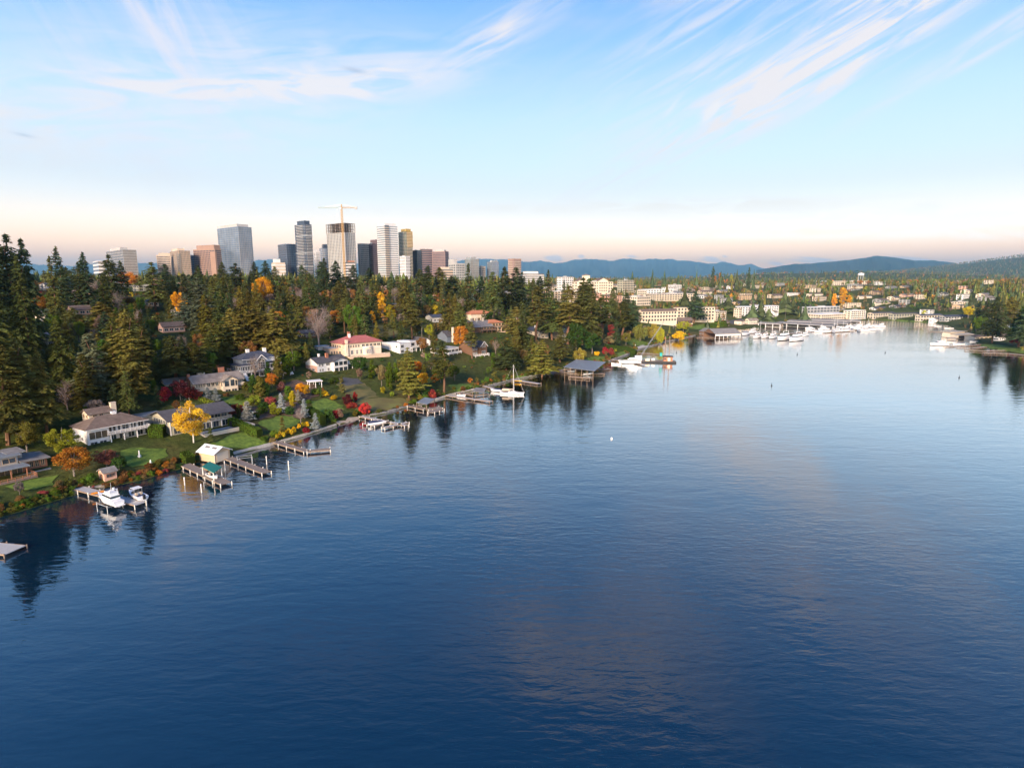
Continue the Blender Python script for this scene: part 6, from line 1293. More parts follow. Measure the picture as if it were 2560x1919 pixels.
def broadleaf(g, H=12.0, Rr=4.2, z0=0.2, shape='round', nb=34, per=80, leaf=0.34, br=0.30, flat=0.0):
    ctr = blobs(g, shape, nb); cz = H*(z0+(1-z0)/2); hz = H*(1-z0)/2*0.86
    P = np.stack([ctr[:, 0]*Rr*0.82, ctr[:, 1]*Rr*0.82, cz+ctr[:, 2]*hz], 1); C, N, var = [], [], []
    for p in P:
        r = Rr*br*g.uniform(0.6, 1.35); k = int(per*g.uniform(0.6, 1.3)); dv = unit(g.normal(size=(k, 3))); rad = r*g.uniform(0.35, 1.0, (k, 1))**0.6
        C.append(p+dv*rad*np.array([1, 1, 0.8])); N.append(unit(dv+g.normal(size=(k, 3))*0.7)); var.append(np.clip(0.5*g.uniform()+0.5*g.uniform(0, 1, k), 0, 1))
    C, N, var = np.concatenate(C), np.concatenate(N), np.concatenate(var)
    A = unit(np.cross(N, g.normal(size=N.shape))); Bv = np.cross(N, A); s_ = leaf*g.uniform(0.6, 1.3, (len(C), 1))
    return C, A*s_, Bv*s_*0.7, var, P
def trunk_mesh(name, g, H, r, P=None, top=0.92, m=None, twigs=0):
    b = MB(); pts = [Vector((g.uniform(-1, 1)*0.012*H*i, g.uniform(-1, 1)*0.012*H*i, H*top*i/5-(0.6 if i == 0 else 0))) for i in range(6)]
    for i in range(5): b.tube(pts[i], pts[i+1], r*(1-0.17*i), r*(1-0.17*(i+1)), 7)
    if P is not None:
        for p in P[::2]:
            p = Vector(p); zt = min(max(p.z*0.55, H*0.12), H*top*0.9); f = zt/(H*top)*5; i = min(4, int(f)); s_ = pts[i].lerp(pts[i+1], f-i); mid = s_.lerp(p, 0.55)+Vector((0, 0, 0.04*H))
            b.tube(s_, mid, r*0.32, r*0.2, 5).tube(mid, p, r*0.2, r*0.06, 5)
            for _ in range(twigs):
                q = p+Vector(g.normal(size=3))*H*0.085; q.z = max(q.z, p.z-0.03*H); b.tube(mid.lerp(p, g.uniform(0.2, 1)), q, r*0.075, r*0.03, 3)
                for _ in range(3): b.tube(q.lerp(p, g.uniform(0, 0.6)), q+Vector(g.normal(size=3))*H*0.06+Vector((0, 0, 0.03*H)), r*0.045, r*0.02, 3)
    me = b.data(name); me.materials.append(m or W['bark']); return me
PROTO = {}
def add_proto(kind, crown, trunk, H, Rr): PROTO.setdefault(kind, []).append((crown, trunk, H, Rr))
def make_protos():
    for i in range(7):
        g = np.random.default_rng(100+i); C, A, Bv, v = conifer(g, 20, 3.8+0.12*i, 0.10+0.02*i, 1.9, 0.46, 0.16+0.04*i, power=(0.85, 0.7, 1.0, 0.62, 0.8, 0.72, 0.9)[i], bare=(0, .05, .1, .16, .04, .2, .08)[i]); add_proto('fir', leaf_mesh('fir_crown', C, A, Bv, v, NEEDLE), trunk_mesh('fir_trunk', g, 20, 0.36), 20, 3.9)
    for i in range(2):
        g = np.random.default_rng(140+i); C, A, Bv, v = conifer(g, 20, 3.3, 0.36, 1.0, 0.62, 0.18, power=0.6, bare=0.15); add_proto('tallfir', leaf_mesh('fir_crown', C, A, Bv, v, NEEDLE), trunk_mesh('fir_trunk', g, 20, 0.34), 20, 3.3)
    for i in range(2):
        g = np.random.default_rng(200+i); C, A, Bv, v = conifer(g, 16, 5.0, 0.10, 1.5, 0.62, 0.08, layers=13, power=0.75); add_proto('cedar', leaf_mesh('cedar_crown', C, A, Bv, v, NEEDLE), trunk_mesh('cedar_trunk', g, 16, 0.38), 16, 5.0)
    for i in range(2):
        g = np.random.default_rng(240+i); C, A, Bv, v = conifer(g, 8, 2.0, 0.05, 0.85, 0.36, 0.02, power=0.95); add_proto('spruce', leaf_mesh('spruce_crown', C, A, Bv, v, NEEDLE), trunk_mesh('spruce_trunk', g, 8, 0.16), 8, 2.0)
    for i in range(2):
        g = np.random.default_rng(280+i); C, A, Bv, v, P = broadleaf(g, 10, 2.0, 0.02, 'column', 46, 80, 0.24, 0.42); add_proto('column', leaf_mesh('column_crown', C, A, Bv, v, LEAF), trunk_mesh('column_trunk', g, 10, 0.2, None, 0.8), 10, 2.0)
    for i in range(4):
        g = np.random.default_rng(300+i); C, A, Bv, v, P = broadleaf(g, 12, 4.6, 0.16, 'round', 44+4*i, 150, 0.21, 0.25); add_proto('round', leaf_mesh('broadleaf_crown', C, A, Bv, v, LEAF), trunk_mesh('broadleaf_trunk', g, 12, 0.26, P, m=W['greybark']), 12, 4.6)
    for i in range(2):
        g = np.random.default_rng(340+i); C, A, Bv, v, P = broadleaf(g, 15, 3.0, 0.06, 'oval', 54, 130, 0.20, 0.28); add_proto('poplar', leaf_mesh('poplar_crown', C, A, Bv, v, LEAF), trunk_mesh('poplar_trunk', g, 15, 0.25, P, m=W['greybark']), 15, 3.0)
    g = np.random.default_rng(360); C, A, Bv, v, P = broadleaf(g, 15, 6.0, 0.14, 'oval', 70, 170, 0.20, 0.22); add_proto('birch', leaf_mesh('birch_crown', C, A, Bv, v, LEAF), trunk_mesh('birch_trunk', g, 15, 0.22, P, m=W['whitebark'], twigs=2), 15, 6.0)
    for i in range(2):
        g = np.random.default_rng(380+i); C, A, Bv, v, P = broadleaf(g, 12, 4.8, 0.2, 'round', 54, 7, 0.2, 0.24); add_proto('bare', leaf_mesh('sparse_crown', C, A, Bv, v, LEAF), trunk_mesh('bare_trunk', g, 12, 0.3, P, m=mat('twig_bark', (0.27, 0.21, 0.19), 0.95, 0.2, 1.0), twigs=9), 12, 4.8)
    g = np.random.default_rng(400); C, A, Bv, v, P = broadleaf(g, 10, 5.0, 0.25, 'round', 40, 60, 0.3, 0.22)
    keep = []; C2, A2, B2, v2 = [], [], [], []
    for j in range(900):
        k = g.integers(0, len(C)); L = g.uniform(0.8, 3.2); n = int(L/0.45)
        for q in range(n):
            p = C[k]+np.array([g.uniform(-.1, .1), g.uniform(-.1, .1), -0.45*q]); 
            if p[2] < 0.4: break
            C2.append(p); A2.append(np.array([g.uniform(-.1, .1), g.uniform(-.1, .1), 0.36])); B2.append(unit(np.array([g.uniform(-1, 1), g.uniform(-1, 1), 0]))*0.14); v2.append(g.uniform())
    add_proto('willow', leaf_mesh('willow_crown', np.concatenate([C, C2]), np.concatenate([A, A2]), np.concatenate([Bv, B2]), np.concatenate([v, v2]), LEAF), trunk_mesh('willow_trunk', g, 10, 0.35, P, m=W['greybark']), 10, 5.0)
    for i in range(3):
        g = np.random.default_rng(420+i); C, A, Bv, v, P = broadleaf(g, 3.0, 2.0, 0.0, 'round', 28, 90, 0.15, 0.32); add_proto('shrub', leaf_mesh('shrub_crown', C, A, Bv, v, LEAF), trunk_mesh('shrub_stem', g, 3.0, 0.1, P, 0.6, m=W['greybark']), 3.0, 2.0)
make_protos()

COLS = dict(birchgold=(0.64,0.35,0.03), fir=(0.088,0.100,0.028), fir2=(0.122,0.112,0.030), fir3=(0.064,0.086,0.036), olive=(0.135,0.125,0.026), blue=(0.115,0.140,0.088), silver=(0.26,0.27,0.25), gold=(0.54,0.26,0.02), yellow=(0.54,0.36,0.022), orange=(0.42,0.15,0.025), russet=(0.20,0.095,0.035), red=(0.36,0.03,0.04),
            maroon=(0.105,0.022,0.028), brick=(0.33,0.055,0.05), green=(0.090,0.140,0.018), lime=(0.19,0.215,0.025), dkgreen=(0.046,0.080,0.016), pink=(0.36,0.15,0.12), bare=(0.22,0.155,0.125), tan=(0.19,0.135,0.055), willow=(0.25,0.215,0.045), yg=(0.33,0.29,0.025))
TREES = []      # (x, y, z, h, r, kind, colour, label, name, group)
NAMES = dict(fir='fir_tree', tallfir='fir_tree', cedar='cedar_tree', spruce='spruce_tree', column='columnar_tree', round='broadleaf_tree', poplar='poplar_tree', birch='birch_tree', bare='bare_tree', willow='willow_tree', shrub='shrub')
CATS = dict(fir='conifer', tallfir='conifer', cedar='conifer', spruce='conifer', column='tree', round='tree', poplar='tree', birch='tree', bare='tree', willow='tree', shrub='shrub')
def spot(kind, c, label, u, vb, vt, w, sink=0.0):
    """tree from its base pixel, top row and pixel width"""
    p = ground(u, vb); k = depth_of(p)/F; TREES.append((p.x, p.y, p.z-sink, (vb-vt)*k*1.02, w*k/2, kind, c, label, None)); return p
def spot_y(kind, c, label, u, y, vt, w):
    p = on_y(u, y); h = at_y(u, vt, y).z-p.z; TREES.append((p.x, p.y, p.z, h, w*depth_of(p)/F/2, kind, c, label, None))
S = spot
S('birch','birchgold','golden birch with pale trunk in front of the charcoal-roofed house',484,1106,996,104)
S('round','orange','orange and green maple on the bank left of the salmon shed',186,1190,1112,88); S('round','lime','yellow-green leafy tree between the grey-roofed and white houses',160,1140,1062,80); S('round','pink','dusky pink shrub right of the orange maple',268,1166,1118,64); S('shrub','dkgreen','round dark green bush above the salmon shed',298,1174,1142,34)
S('shrub','red','bright red bush by the beige house drive',414,1002,968,34); S('round','maroon','dark maroon maple left of the beige house',452,1000,944,56); S('round','maroon','lower maroon maple beside the beige house corner',474,1003,962,40); S('shrub','brick','burgundy shrub in front of the beige house corner',492,998,974,30)
for u, vb, vt, w, l in ((619,1052,1003,34,'large silver spruce behind the long clipped hedge'),(704,1033,983,26,'silver spruce in the middle of the terraced garden'),(761,1046,997,22,'slender silver spruce at the right of the terraced garden'),(790,1074,1032,24,'silver spruce nearest the shore by the tall hedge'),(540,1003,970,24,'silver spruce right of a pair below the beige house'),(520,998,968,24,'silver spruce left of a pair below the beige house'),(746,1002,974,18,'small silver spruce beside the yellow columnar tree')): S('spruce','silver',l,u,vb,vt,w)
S('shrub','brick','round brick-red bush left of the large silver spruce',592,1037,1010,32); S('round','orange','rounded orange maple below the blue house deck',680,968,931,36); S('shrub','pink','rose pink bush below the orange maple',704,980,955,24); S('round','gold','left golden tree in the terraced garden',750,990,955,30); S('round','gold','right golden tree in the terraced garden',766,992,958,26); S('column','yellow','yellow columnar tree in the terraced garden',732,1016,974,17)
S('column','olive','tall green columnar cypress left of the orange maple',651,993,938,26); S('column','dkgreen','dark columnar cypress below the blue house',634,985,934,22); S('column','dkgreen','slim dark cypress right of the tall green one',668,992,955,18); S('column','green','green cypress behind the yellow columnar tree',722,1000,962,22)
for i, (u, v) in enumerate([(693,1098),(700,1091),(710,1093),(716,1087),(722,1083),(729,1086),(734,1079),(737,1084),(759,1067),(768,1066),(748,1072)]): S('shrub','yellow','clipped yellow dome shrub in the row along the bulkhead',u,v,v-13,11)
S('shrub','red','low crimson shrub at the bulkhead right of the yellow domes',766,1082,1068,24)
for u, v, h, w, c, l in ((600,1000,16,30,'green','green mound beside the upper lawn'),(636,1010,22,40,'lime','lime green shrub bank beyond the upper lawn'),(660,1022,18,30,'dkgreen','dark mound behind the lower lawn'),(676,1012,20,30,'brick','rusty shrub among the garden conifers'),(655,1034,16,34,'green','green mound above the lower lawn'),(690,1036,18,30,'lime','lime mound left of the middle silver spruce'),(684,1028,22,22,'yg','yellow-green shrub behind the lower lawn'),(725,1036,20,30,'dkgreen','dark shrub under the yellow columnar tree'),(560,1018,14,26,'green','green mound left of the brick-red bush'),(640,1046,14,24,'dkgreen','dark mound at the hedge end'),
                         (645,976,24,34,'green','green shrub below the blue house stair'),(618,975,20,34,'olive','olive shrub under the blue house deck'),(700,962,14,30,'olive','olive shrub right of the orange maple'),(790,985,14,30,'lime','lime shrub beside the pergola'),(812,990,14,24,'yellow','yellow shrub below the pergola'),(834,1000,12,22,'yellow','yellow shrub by the upper lawn edge'),(870,1012,26,30,'maroon','dark maroon shrub above the lakeside slope'),(888,1002,22,14,'red','small crimson maple above the lakeside slope'),(913,1034,26,34,'red','bright crimson bush right of the square lawn'),(880,1020,14,34,'brick','rusty groundcover shrub by the square lawn'),
                         (846,1045,24,30,'bare','twiggy shrub above the beach'),(822,1052,30,30,'dkgreen','tall green bush at the beach end'),(838,1048,24,16,'red','crimson bush at the beach end'),(875,1008,12,14,'yellow','yellow shrub beside the maroon one'),(957,984,18,12,'yg','yellow-green dome shrub below the thujas'),(980,990,12,14,'lime','lime dome shrub left of the big pyramidal tree'),(1082,996,22,26,'brick','brick-red bush at the foot of the pale stone bank'),(1055,992,22,40,'dkgreen','dark bush right of the big pyramidal tree')): S('shrub',c,l,u,v,v-h,w)
S('cedar','olive','big pyramidal olive tree rising from the shore slope',1022,994,872,72); S('column','green','left thuja below the mansion terrace',930,940,898,18); S('column','green','right thuja below the mansion terrace',975,974,902,22); S('column','green','short thuja between the mansion and the pyramidal tree',990,955,905,16); S('round','tan','brownish tree between the two thujas',954,964,908,36); S('round','dkgreen','dense dark shrub mass left of the mansion terrace',900,930,888,46)
S('bare','bare','large bare grey tree left of the mansion',798,868,766,78); S('poplar','gold','bright golden poplar above the grassy slope',956,806,722,24); S('poplar','gold','small golden poplar left of the bright one',932,812,775,18); S('poplar','yg','yellow-green poplar right of the bright golden one',978,812,758,30); S('round','gold','golden maple half hidden by the blue cedar',452,792,722,42); S('round','gold','broad golden-brown maple on the hill crest',660,762,692,54); S('round','orange','orange maple below the grey office block',322,724,677,46); S('round','orange','red-orange maple by the cream house at far left',100,790,730,46)
S('round','orange','orange maple in front of the dark brown house',1152,876,806,46); S('tallfir','fir2','open fir in front of the dark brown house',1180,896,806,40); S('shrub','yellow','broad yellow shrub near the utility pole',1088,790,764,38); S('cedar','olive','layered cedar with spreading boughs on the shore',1355,940,852,70); S('willow','willow','small weeping willow left of the boat shelter lawn',1448,908,870,36); S('poplar','brick','pyramidal crimson maple by the round lawn',1527,856,808,28)
S('willow','willow','left weeping willow of the shore trio',1600,852,811,42); S('willow','willow','middle weeping willow of the shore trio',1632,850,810,44); S('willow','yg','right weeping willow hanging over the water',1650,862,818,22); S('shrub','yellow','golden shrub by the water right of the willows',1696,851,828,36); S('round','yg','olive gold tree above the golden shrub',1708,828,800,40); S('shrub','red','crimson shrub left of the clipped hedge',1513,886,868,18); S('shrub','brick','rusty shrub behind the motor yacht dock',1528,888,870,18); S('shrub','yellow','small golden shrub on the boat shelter lawn',1492,890,878,14)
S('poplar','gold','tall golden poplar behind the cream row at right',2106,770,713,22); S('poplar','gold','shorter golden poplar left of the tall one',2084,772,730,14); S('poplar','gold','golden poplar right of the tall one',2122,768,734,12); S('round','green','large round green tree by the right shore boathouses',2454,838,786,44); S('round','red','crimson tree beside the pale blue house',2532,862,835,26); S('round','yellow','golden tree behind the round green tree',2420,796,764,30); S('shrub','yellow','golden shrub in front of the tan boathouse',2477,838,826,14)
S('poplar','orange','orange poplar on the far wooded rise',1787,712,687,8); S('poplar','orange','second orange poplar on the far wooded rise',1799,712,680,9); S('poplar','yg','yellow poplar right of the orange pair',1828,712,684,9)
# big firs placed one by one
FIRS = [(20,1112,830,120,'fir2'),(72,1098,852,104,'fir2'),(118,1085,880,80,'fir2'),(4,1040,700,120,'fir'),(212,1035,776,104,'fir2'),(278,1020,762,118,'fir2'),(334,1012,782,104,'fir2'),(374,1006,818,84,'fir2'),(240,1015,836,90,'blue'),(165,1010,800,80,'olive'),(300,985,800,90,'fir'),
        (395,950,812,70,'olive'),(440,955,842,96,'fir2'),(486,948,858,88,'fir2'),(520,940,872,60,'green'),(545,915,800,76,'fir'),(586,905,774,74,'fir2'),(560,888,745,62,'fir'),(640,900,770,92,'fir2'),(690,905,774,96,'fir2'),(725,900,790,70,'fir2'),(610,880,720,60,'fir2'),(660,880,736,66,'fir2'),(760,905,860,44,'dkgreen'),(735,930,870,50,'green'),
        (505,850,700,84,'blue'),(470,858,735,70,'blue'),(520,868,740,50,'olive'),(780,800,688,50,'fir'),(850,800,706,60,'fir2'),(890,812,748,58,'fir2'),(885,842,752,56,'green'),(905,796,700,44,'fir'),(1012,790,700,56,'fir2'),(1030,848,748,48,'fir2'),(1085,890,810,24,'fir2'),(1124,842,735,50,'fir2'),(1150,850,760,56,'fir'),
        (1110,980,868,66,'fir'),(1104,905,850,40,'fir3'),(1290,870,770,56,'fir2'),(1305,880,790,60,'fir'),(1340,850,720,66,'fir2'),(1380,850,735,60,'fir'),(1420,860,720,66,'fir2'),(1455,862,700,64,'fir'),(1475,866,715,60,'fir2'),(1505,846,740,60,'fir'),(1555,850,756,56,'fir'),(1580,838,752,50,'fir3'),(1440,880,806,60,'dkgreen'),(1480,884,830,54,'dkgreen'),(1400,905,820,56,'fir2'),(1330,920,840,40,'olive'),(1310,905,870,30,'tan'),(1265,925,850,70,'fir3')]
for u, vb, vt, w, c in FIRS: S('tallfir' if (u in (1290,1340,1420,1505,1555,1110,1030) ) else 'round' if c in ('green','dkgreen','tan') else 'fir', c, None, u, vb, vt, w)
for u, y, vt, w, c in [(18,255,588,70,'fir3'),(58,262,584,96,'fir3'),(92,268,596,80,'fir3'),(-10,240,600,90,'fir3'),(36,270,610,80,'fir3'),(80,250,640,70,'fir'),(164,330,616,56,'fir3'),(146,320,640,50,'fir'),(226,350,630,50,'fir3'),(212,345,655,50,'fir'),(286,380,636,60,'fir3'),(312,400,652,50,'fir3'),(268,360,690,40,'fir'),(390,400,655,62,'fir'),(420,460,660,50,'fir3'),(500,520,664,44,'fir3'),(560,560,655,44,'fir'),(595,500,658,60,'fir3'),(640,640,655,40,'fir3'),(668,660,652,44,'fir3'),(690,620,665,44,'fir'),(758,560,662,36,'fir3'),(806,560,654,50,'fir3'),(815,540,645,40,'fir3'),(843,580,652,50,'fir3'),(886,600,662,50,'fir3'),(870,560,690,50,'fir'),(925,620,670,46,'fir3'),(950,640,680,40,'fir3'),(980,640,676,44,'fir3'),(1010,660,680,40,'fir'),(1050,640,672,50,'fir'),(1072,600,664,44,'fir'),(1100,620,668,56,'fir'),(1130,640,690,60,'fir3'),(1172,620,658,40,'fir3'),(1205,640,690,36,'fir3'),(1232,560,680,56,'fir'),(1262,600,667,60,'fir3'),(1290,620,668,60,'fir3'),(1305,640,680,40,'fir3'),(1332,700,700,40,'fir3'),(1370,700,674,34,'fir'),(1350,720,690,40,'fir3'),(1410,720,700,24,'fir3'),(1470,640,696,50,'fir'),(1462,620,705,60,'fir2'),(1450,600,715,60,'fir2'),(1530,680,720,40,'fir'),(1565,700,732,50,'fir3'),(1735,760,730,50,'fir3'),(1710,860,720,40,'fir3'),(1858,880,748,60,'fir3'),(1820,860,740,50,'fir3'),(1900,820,750,46,'fir3'),(1880,800,755,44,'fir3'),(1920,800,770,40,'fir3'),(1960,900,730,50,'fir3'),(1980,900,745,44,'fir3'),(2010,820,760,34,'fir3'),(1700,900,745,30,'fir3'),
                       (1695,1250,680,12,'fir3'),(1740,1250,672,14,'fir3'),(1780,1250,666,14,'fir3'),(1800,1280,676,12,'fir3'),(1840,1250,672,14,'fir3'),(1870,1250,668,14,'fir3'),(1882,1300,672,12,'fir3'),(1580,1250,676,14,'fir3'),(1630,1250,670,14,'fir3'),(1660,1250,674,14,'fir3'),
                       (2480,560,740,50,'fir3'),(2560,500,752,70,'fir3'),(2545,520,765,60,'dkgreen'),(2500,600,760,40,'fir'),(2520,680,742,50,'olive'),(2580,620,735,60,'fir3'),(2460,700,745,40,'fir3'),(2440,720,755,36,'fir3')]: spot_y('fir', c, None, u, y, vt, w)

# what the houses must keep in sight: (u0, u1, v0, v1, image depth)
VIS = []
bpy.context.view_layer.update()
for o in list(col.objects):
    if o.parent is None and o.type == 'EMPTY' and o.get('category') in ('house', 'garage', 'boathouse', 'shed', 'apartment block', 'boat shed', 'pergola', 'tower', 'crane', 'water tower'):
        us, vs2, dp = [], [], []
        for c in o.children:
            if c.type != 'MESH' or c.name.startswith(('foundation', 'pile')): continue
            for k in c.bound_box:
                q = c.matrix_world @ Vector(k); a, b = project(q); us.append(a); vs2.append(b); dp.append(depth_of(q))
        if us: VIS.append((min(us), max(us), min(vs2), max(vs2), min(dp), o['category'], o.name))
PATCHES = [(np.array(P)) for P in LAWNS]
SKY_U = [-200,0,110,130,200,260,420,560,640,700,760,900,1000,1100,1200,1300,1380,1450,1560,1700,1760,1900,2000,2200,2560,2700]
SKY_V = [598,598,600,655,668,672,672,668,664,676,676,682,684,684,684,684,690,694,692,684,680,688,690,692,696,696]
COVER = {}
def blocked(x, y, z, h, r, take=False):
    p = Vector((x, y, z)); d = depth_of(p)
    if d < 20: return True
    u, vb = project(p); _, vt = project(Vector((x, y, z+h))); w = r/d*F*0.8
    if vt < np.interp(u, SKY_U, SKY_V): return True
    for u0, u1, v0, v1, dd, cat, nm in VIS:
        if dd < d-4: continue
        if cat == 'tower': v1 = min(v1, 682)
        ou = min(u+w, u1)-max(u-w, u0); ov = min(vb, v1)-max(vt, v0)
        if ou > 0 and ov > 0:
            small = (u1-u0) < 60 and d > 250
            lim = 0.34 if small else 0.02
            if cat == 'tower': lim = 0.05
            a = 0.8*ou*ov/((u1-u0)*max(1, v1-v0))
            if take: COVER[nm] = COVER.get(nm, 0)+a
            elif a+COVER.get(nm, 0) > lim: return True
    return False
def in_foot(x, y, pad=0.0):
    for ox, oy, rz, x0, x1, y0, y1 in FOOT:
        dx, dy = x-ox, y-oy
        if abs(dx)+abs(dy) > 260: continue
        c, s = math.cos(rz), math.sin(rz); a, b = dx*c+dy*s, -dx*s+dy*c
        if x0-pad < a < x1+pad and y0-pad < b < y1+pad: return True
    return False
# the hand-set firs stand clear of the houses: step them back up the slope where they do not
for i, t in enumerate(TREES):
    if t[7]: continue
    x, y, z, h, r, kind, c, lb, nm = t; u0, vt0 = project(Vector((x, y, z+h)))
    if u0 > 1000: continue
    for _ in range(40):
        d = depth_of(Vector((x, y, z))); ub, vb = project(Vector((x, y, z))); w = r/d*F*0.85; bad = in_foot(x, y, r*0.55)
        for a0, a1, b0, b1, dd, cat, hn in VIS:
            if cat in ('house', 'pergola') and dd > d-6 and a1-a0 > 60 and y < 420:
                ou, ov = min(ub+w, a1)-max(ub-w, a0), min(vb, b1)-max(vt0, b0)
                if ou > 0 and ov > 0 and ou*ov > 0.05*(a1-a0)*(b1-b0): bad = True
        if not bad: break
        x *= 1+2.5/y; y += 2.5; z = g1(x, y); h = max(6.0, at_y(u0, vt0, y).z-z)
    TREES[i] = (x, y, z, h, r, kind, c, lb, nm)
# woods scattered over the slopes
g = np.random.default_rng(5); cell = {}
for t in TREES: cell.setdefault((int(t[0]//8), int(t[1]//8)), []).append((t[0], t[1], t[4]))
def clear(x, y, r):
    i, j = int(x//8), int(y//8)
    for a in (-1, 0, 1):
        for b in (-1, 0, 1):
            for q in cell.get((i+a, j+b), ()):
                if (q[0]-x)**2+(q[1]-y)**2 < ((q[2]+r)*(0.60 if y < 600 else 0.78))**2: return False
    return True
NC = 21000
yy = 120+(g.uniform(0, 1, NC)**0.75)*1300; uu = g.uniform(-130, 2690, NC); xx = (uu-CX)/F*yy*math.cos(PITCH)
ss = shore_s(xx, yy); hh = gh(xx, yy); sel = np.nonzero(ss > 5)[0]
for i in sel:
    x, y, s_ = xx[i], yy[i], ss[i]
    az = x/y; far = y > 560
    q = g.uniform()
    dens = 1.0
    if s_ < 26: dens = 0.55
    if az > 0.06 and s_ < 60: dens = 0.25
    if 0.10 < az < 0.62 and 640 < y < 1150: dens *= 0.75
    if g.uniform() > dens: continue
    if az > 0.75: pc, pb = 0.55, 0.12
    elif az > 0.12: pc, pb = 0.36, 0.22
    else: pc, pb = 0.44, 0.18
    if s_ < 22 and y < 620: pc = 0.12
    if q < pc:
        kind = 'fir' if g.uniform() < 0.82 else ('cedar' if g.uniform() < 0.4 else 'tallfir'); h = g.uniform(11, 24); r = h*g.uniform(0.17, 0.24); c = ['fir','fir2','fir3','olive','blue'][g.choice(5, p=[.34,.26,.28,.08,.04])]
    elif q < pc+pb: kind = 'bare' if (g.uniform() < 0.5 and y < 700) else 'round'; h = g.uniform(8, 14); r = h*g.uniform(0.3, 0.42); c = ['bare','tan','russet'][g.choice(3, p=[.4,.35,.25])]
    elif q < 0.86:
        kind = 'round'; h = g.uniform(6, 14); r = h*g.uniform(0.32, 0.46); c = ['green','dkgreen','olive','lime','tan','russet','orange','gold','yg'][g.choice(9, p=[.24,.24,.22,.05,.09,.07,.03,.02,.04])]
    elif q < 0.93 and not far: kind = 'column'; h = g.uniform(5, 11); r = h*0.17; c = ['green','dkgreen','olive'][g.choice(3)]
    else:
        if far: continue
        kind = 'shrub'; h = g.uniform(1.4, 3.6); r = h*g.uniform(0.6, 0.9); c = ['green','dkgreen','olive','russet','brick','yg','lime'][g.choice(7, p=[.25,.25,.2,.12,.05,.05,.08])]
    if s_ < 14 and kind != 'shrub': h *= 0.5; r *= 0.5
    if not clear(x, y, r) or in_foot(x, y, r*0.45): continue
    if any(in_poly(x, y, P.tolist()) for P in PATCHES if abs(P[0][0]-x) < 60 and abs(P[0][1]-y) < 60): continue
    ok = False
    for k in (1.0, 0.72, 0.5):
        if not blocked(x, y, hh[i], h*k, r*k): h *= k; r *= k; ok = True; break
    if not ok: 
        if far or kind == 'bare': continue
        kind = 'shrub'; h = g.uniform(1.0, 2.0); r = h*0.8; c = ['green','dkgreen','olive','russet'][g.choice(4)]
        if blocked(x, y, hh[i], h, r): continue
    blocked(x, y, hh[i], h, r, True); TREES.append((x, y, float(hh[i]), h, r, kind, c, None, None)); cell.setdefault((int(x//8), int(y//8)), []).append((x, y, r))
# leafy banks at the left, then looser shrubs along the rest of the near shore
for k in range(9):
    a, b = at_z(*SHORE_PX[k]), at_z(*SHORE_PX[k+1]); d = (b-a); n_ = Vector((-d.y, d.x, 0)).normalized(); m_ = int(d.length/1.15)
    for i in range(m_):
        for row in (0.7, 2.2, 3.6):
            if g.uniform() < (0.12 if row < 3 else 0.45): continue
            p = a+d*((i+g.uniform(0, 1))/m_)+n_*(row+g.uniform(-0.4, 0.4)); r = g.uniform(0.7, 1.35); h = r*g.uniform(1.0, 1.5)
            if in_foot(p.x, p.y, -2.0) or any(in_poly(p.x, p.y, P.tolist()) for P in PATCHES) or (k in (3, 4) and g.uniform() < 0.6): continue
            c = ['russet','orange','brick','olive','green','tan','dkgreen'][g.choice(7, p=[.36,.16,.08,.16,.10,.10,.04] if 4 <= k <= 7 else [.12,.05,.03,.28,.24,.08,.20])]
            z = max(0.3, g1(p.x, p.y)); TREES.append((p.x, p.y, z-0.35, h, r, 'shrub', c, None, None)); cell.setdefault((int(p.x//8), int(p.y//8)), []).append((p.x, p.y, r))
for i in range(900):
    k = int(g.integers(0, 34)); a, b = at_z(*SHORE_PX[k]), at_z(*SHORE_PX[k+1]); f = g.uniform(); p = a.lerp(b, f); d = (b-a).normalized(); n_ = Vector((-d.y, d.x, 0)); p = p+n_*g.uniform(0.8, 5.0)
    if k in (9, 10, 11, 12, 13) and g.uniform() < 0.85: continue
    r = g.uniform(0.7, 1.8); h = r*g.uniform(1.1, 1.7)
    if in_foot(p.x, p.y, 0.3) or any(in_poly(p.x, p.y, P.tolist()) for P in PATCHES) or not clear(p.x, p.y, r*0.8): continue
    orangey = 4 <= k <= 7; c = ['russet','orange','brick','olive','green','tan'][g.choice(6, p=[.34,.2,.1,.16,.1,.1] if orangey else [.12,.05,.03,.34,.30,.16])]
    z = g1(p.x, p.y)
    if z < 0.2 or blocked(p.x, p.y, z, h, r): continue
    blocked(p.x, p.y, z, h, r, True); TREES.append((p.x, p.y, z-0.1, h, r, 'shrub', c, None, None)); cell.setdefault((int(p.x//8), int(p.y//8)), []).append((p.x, p.y, r))

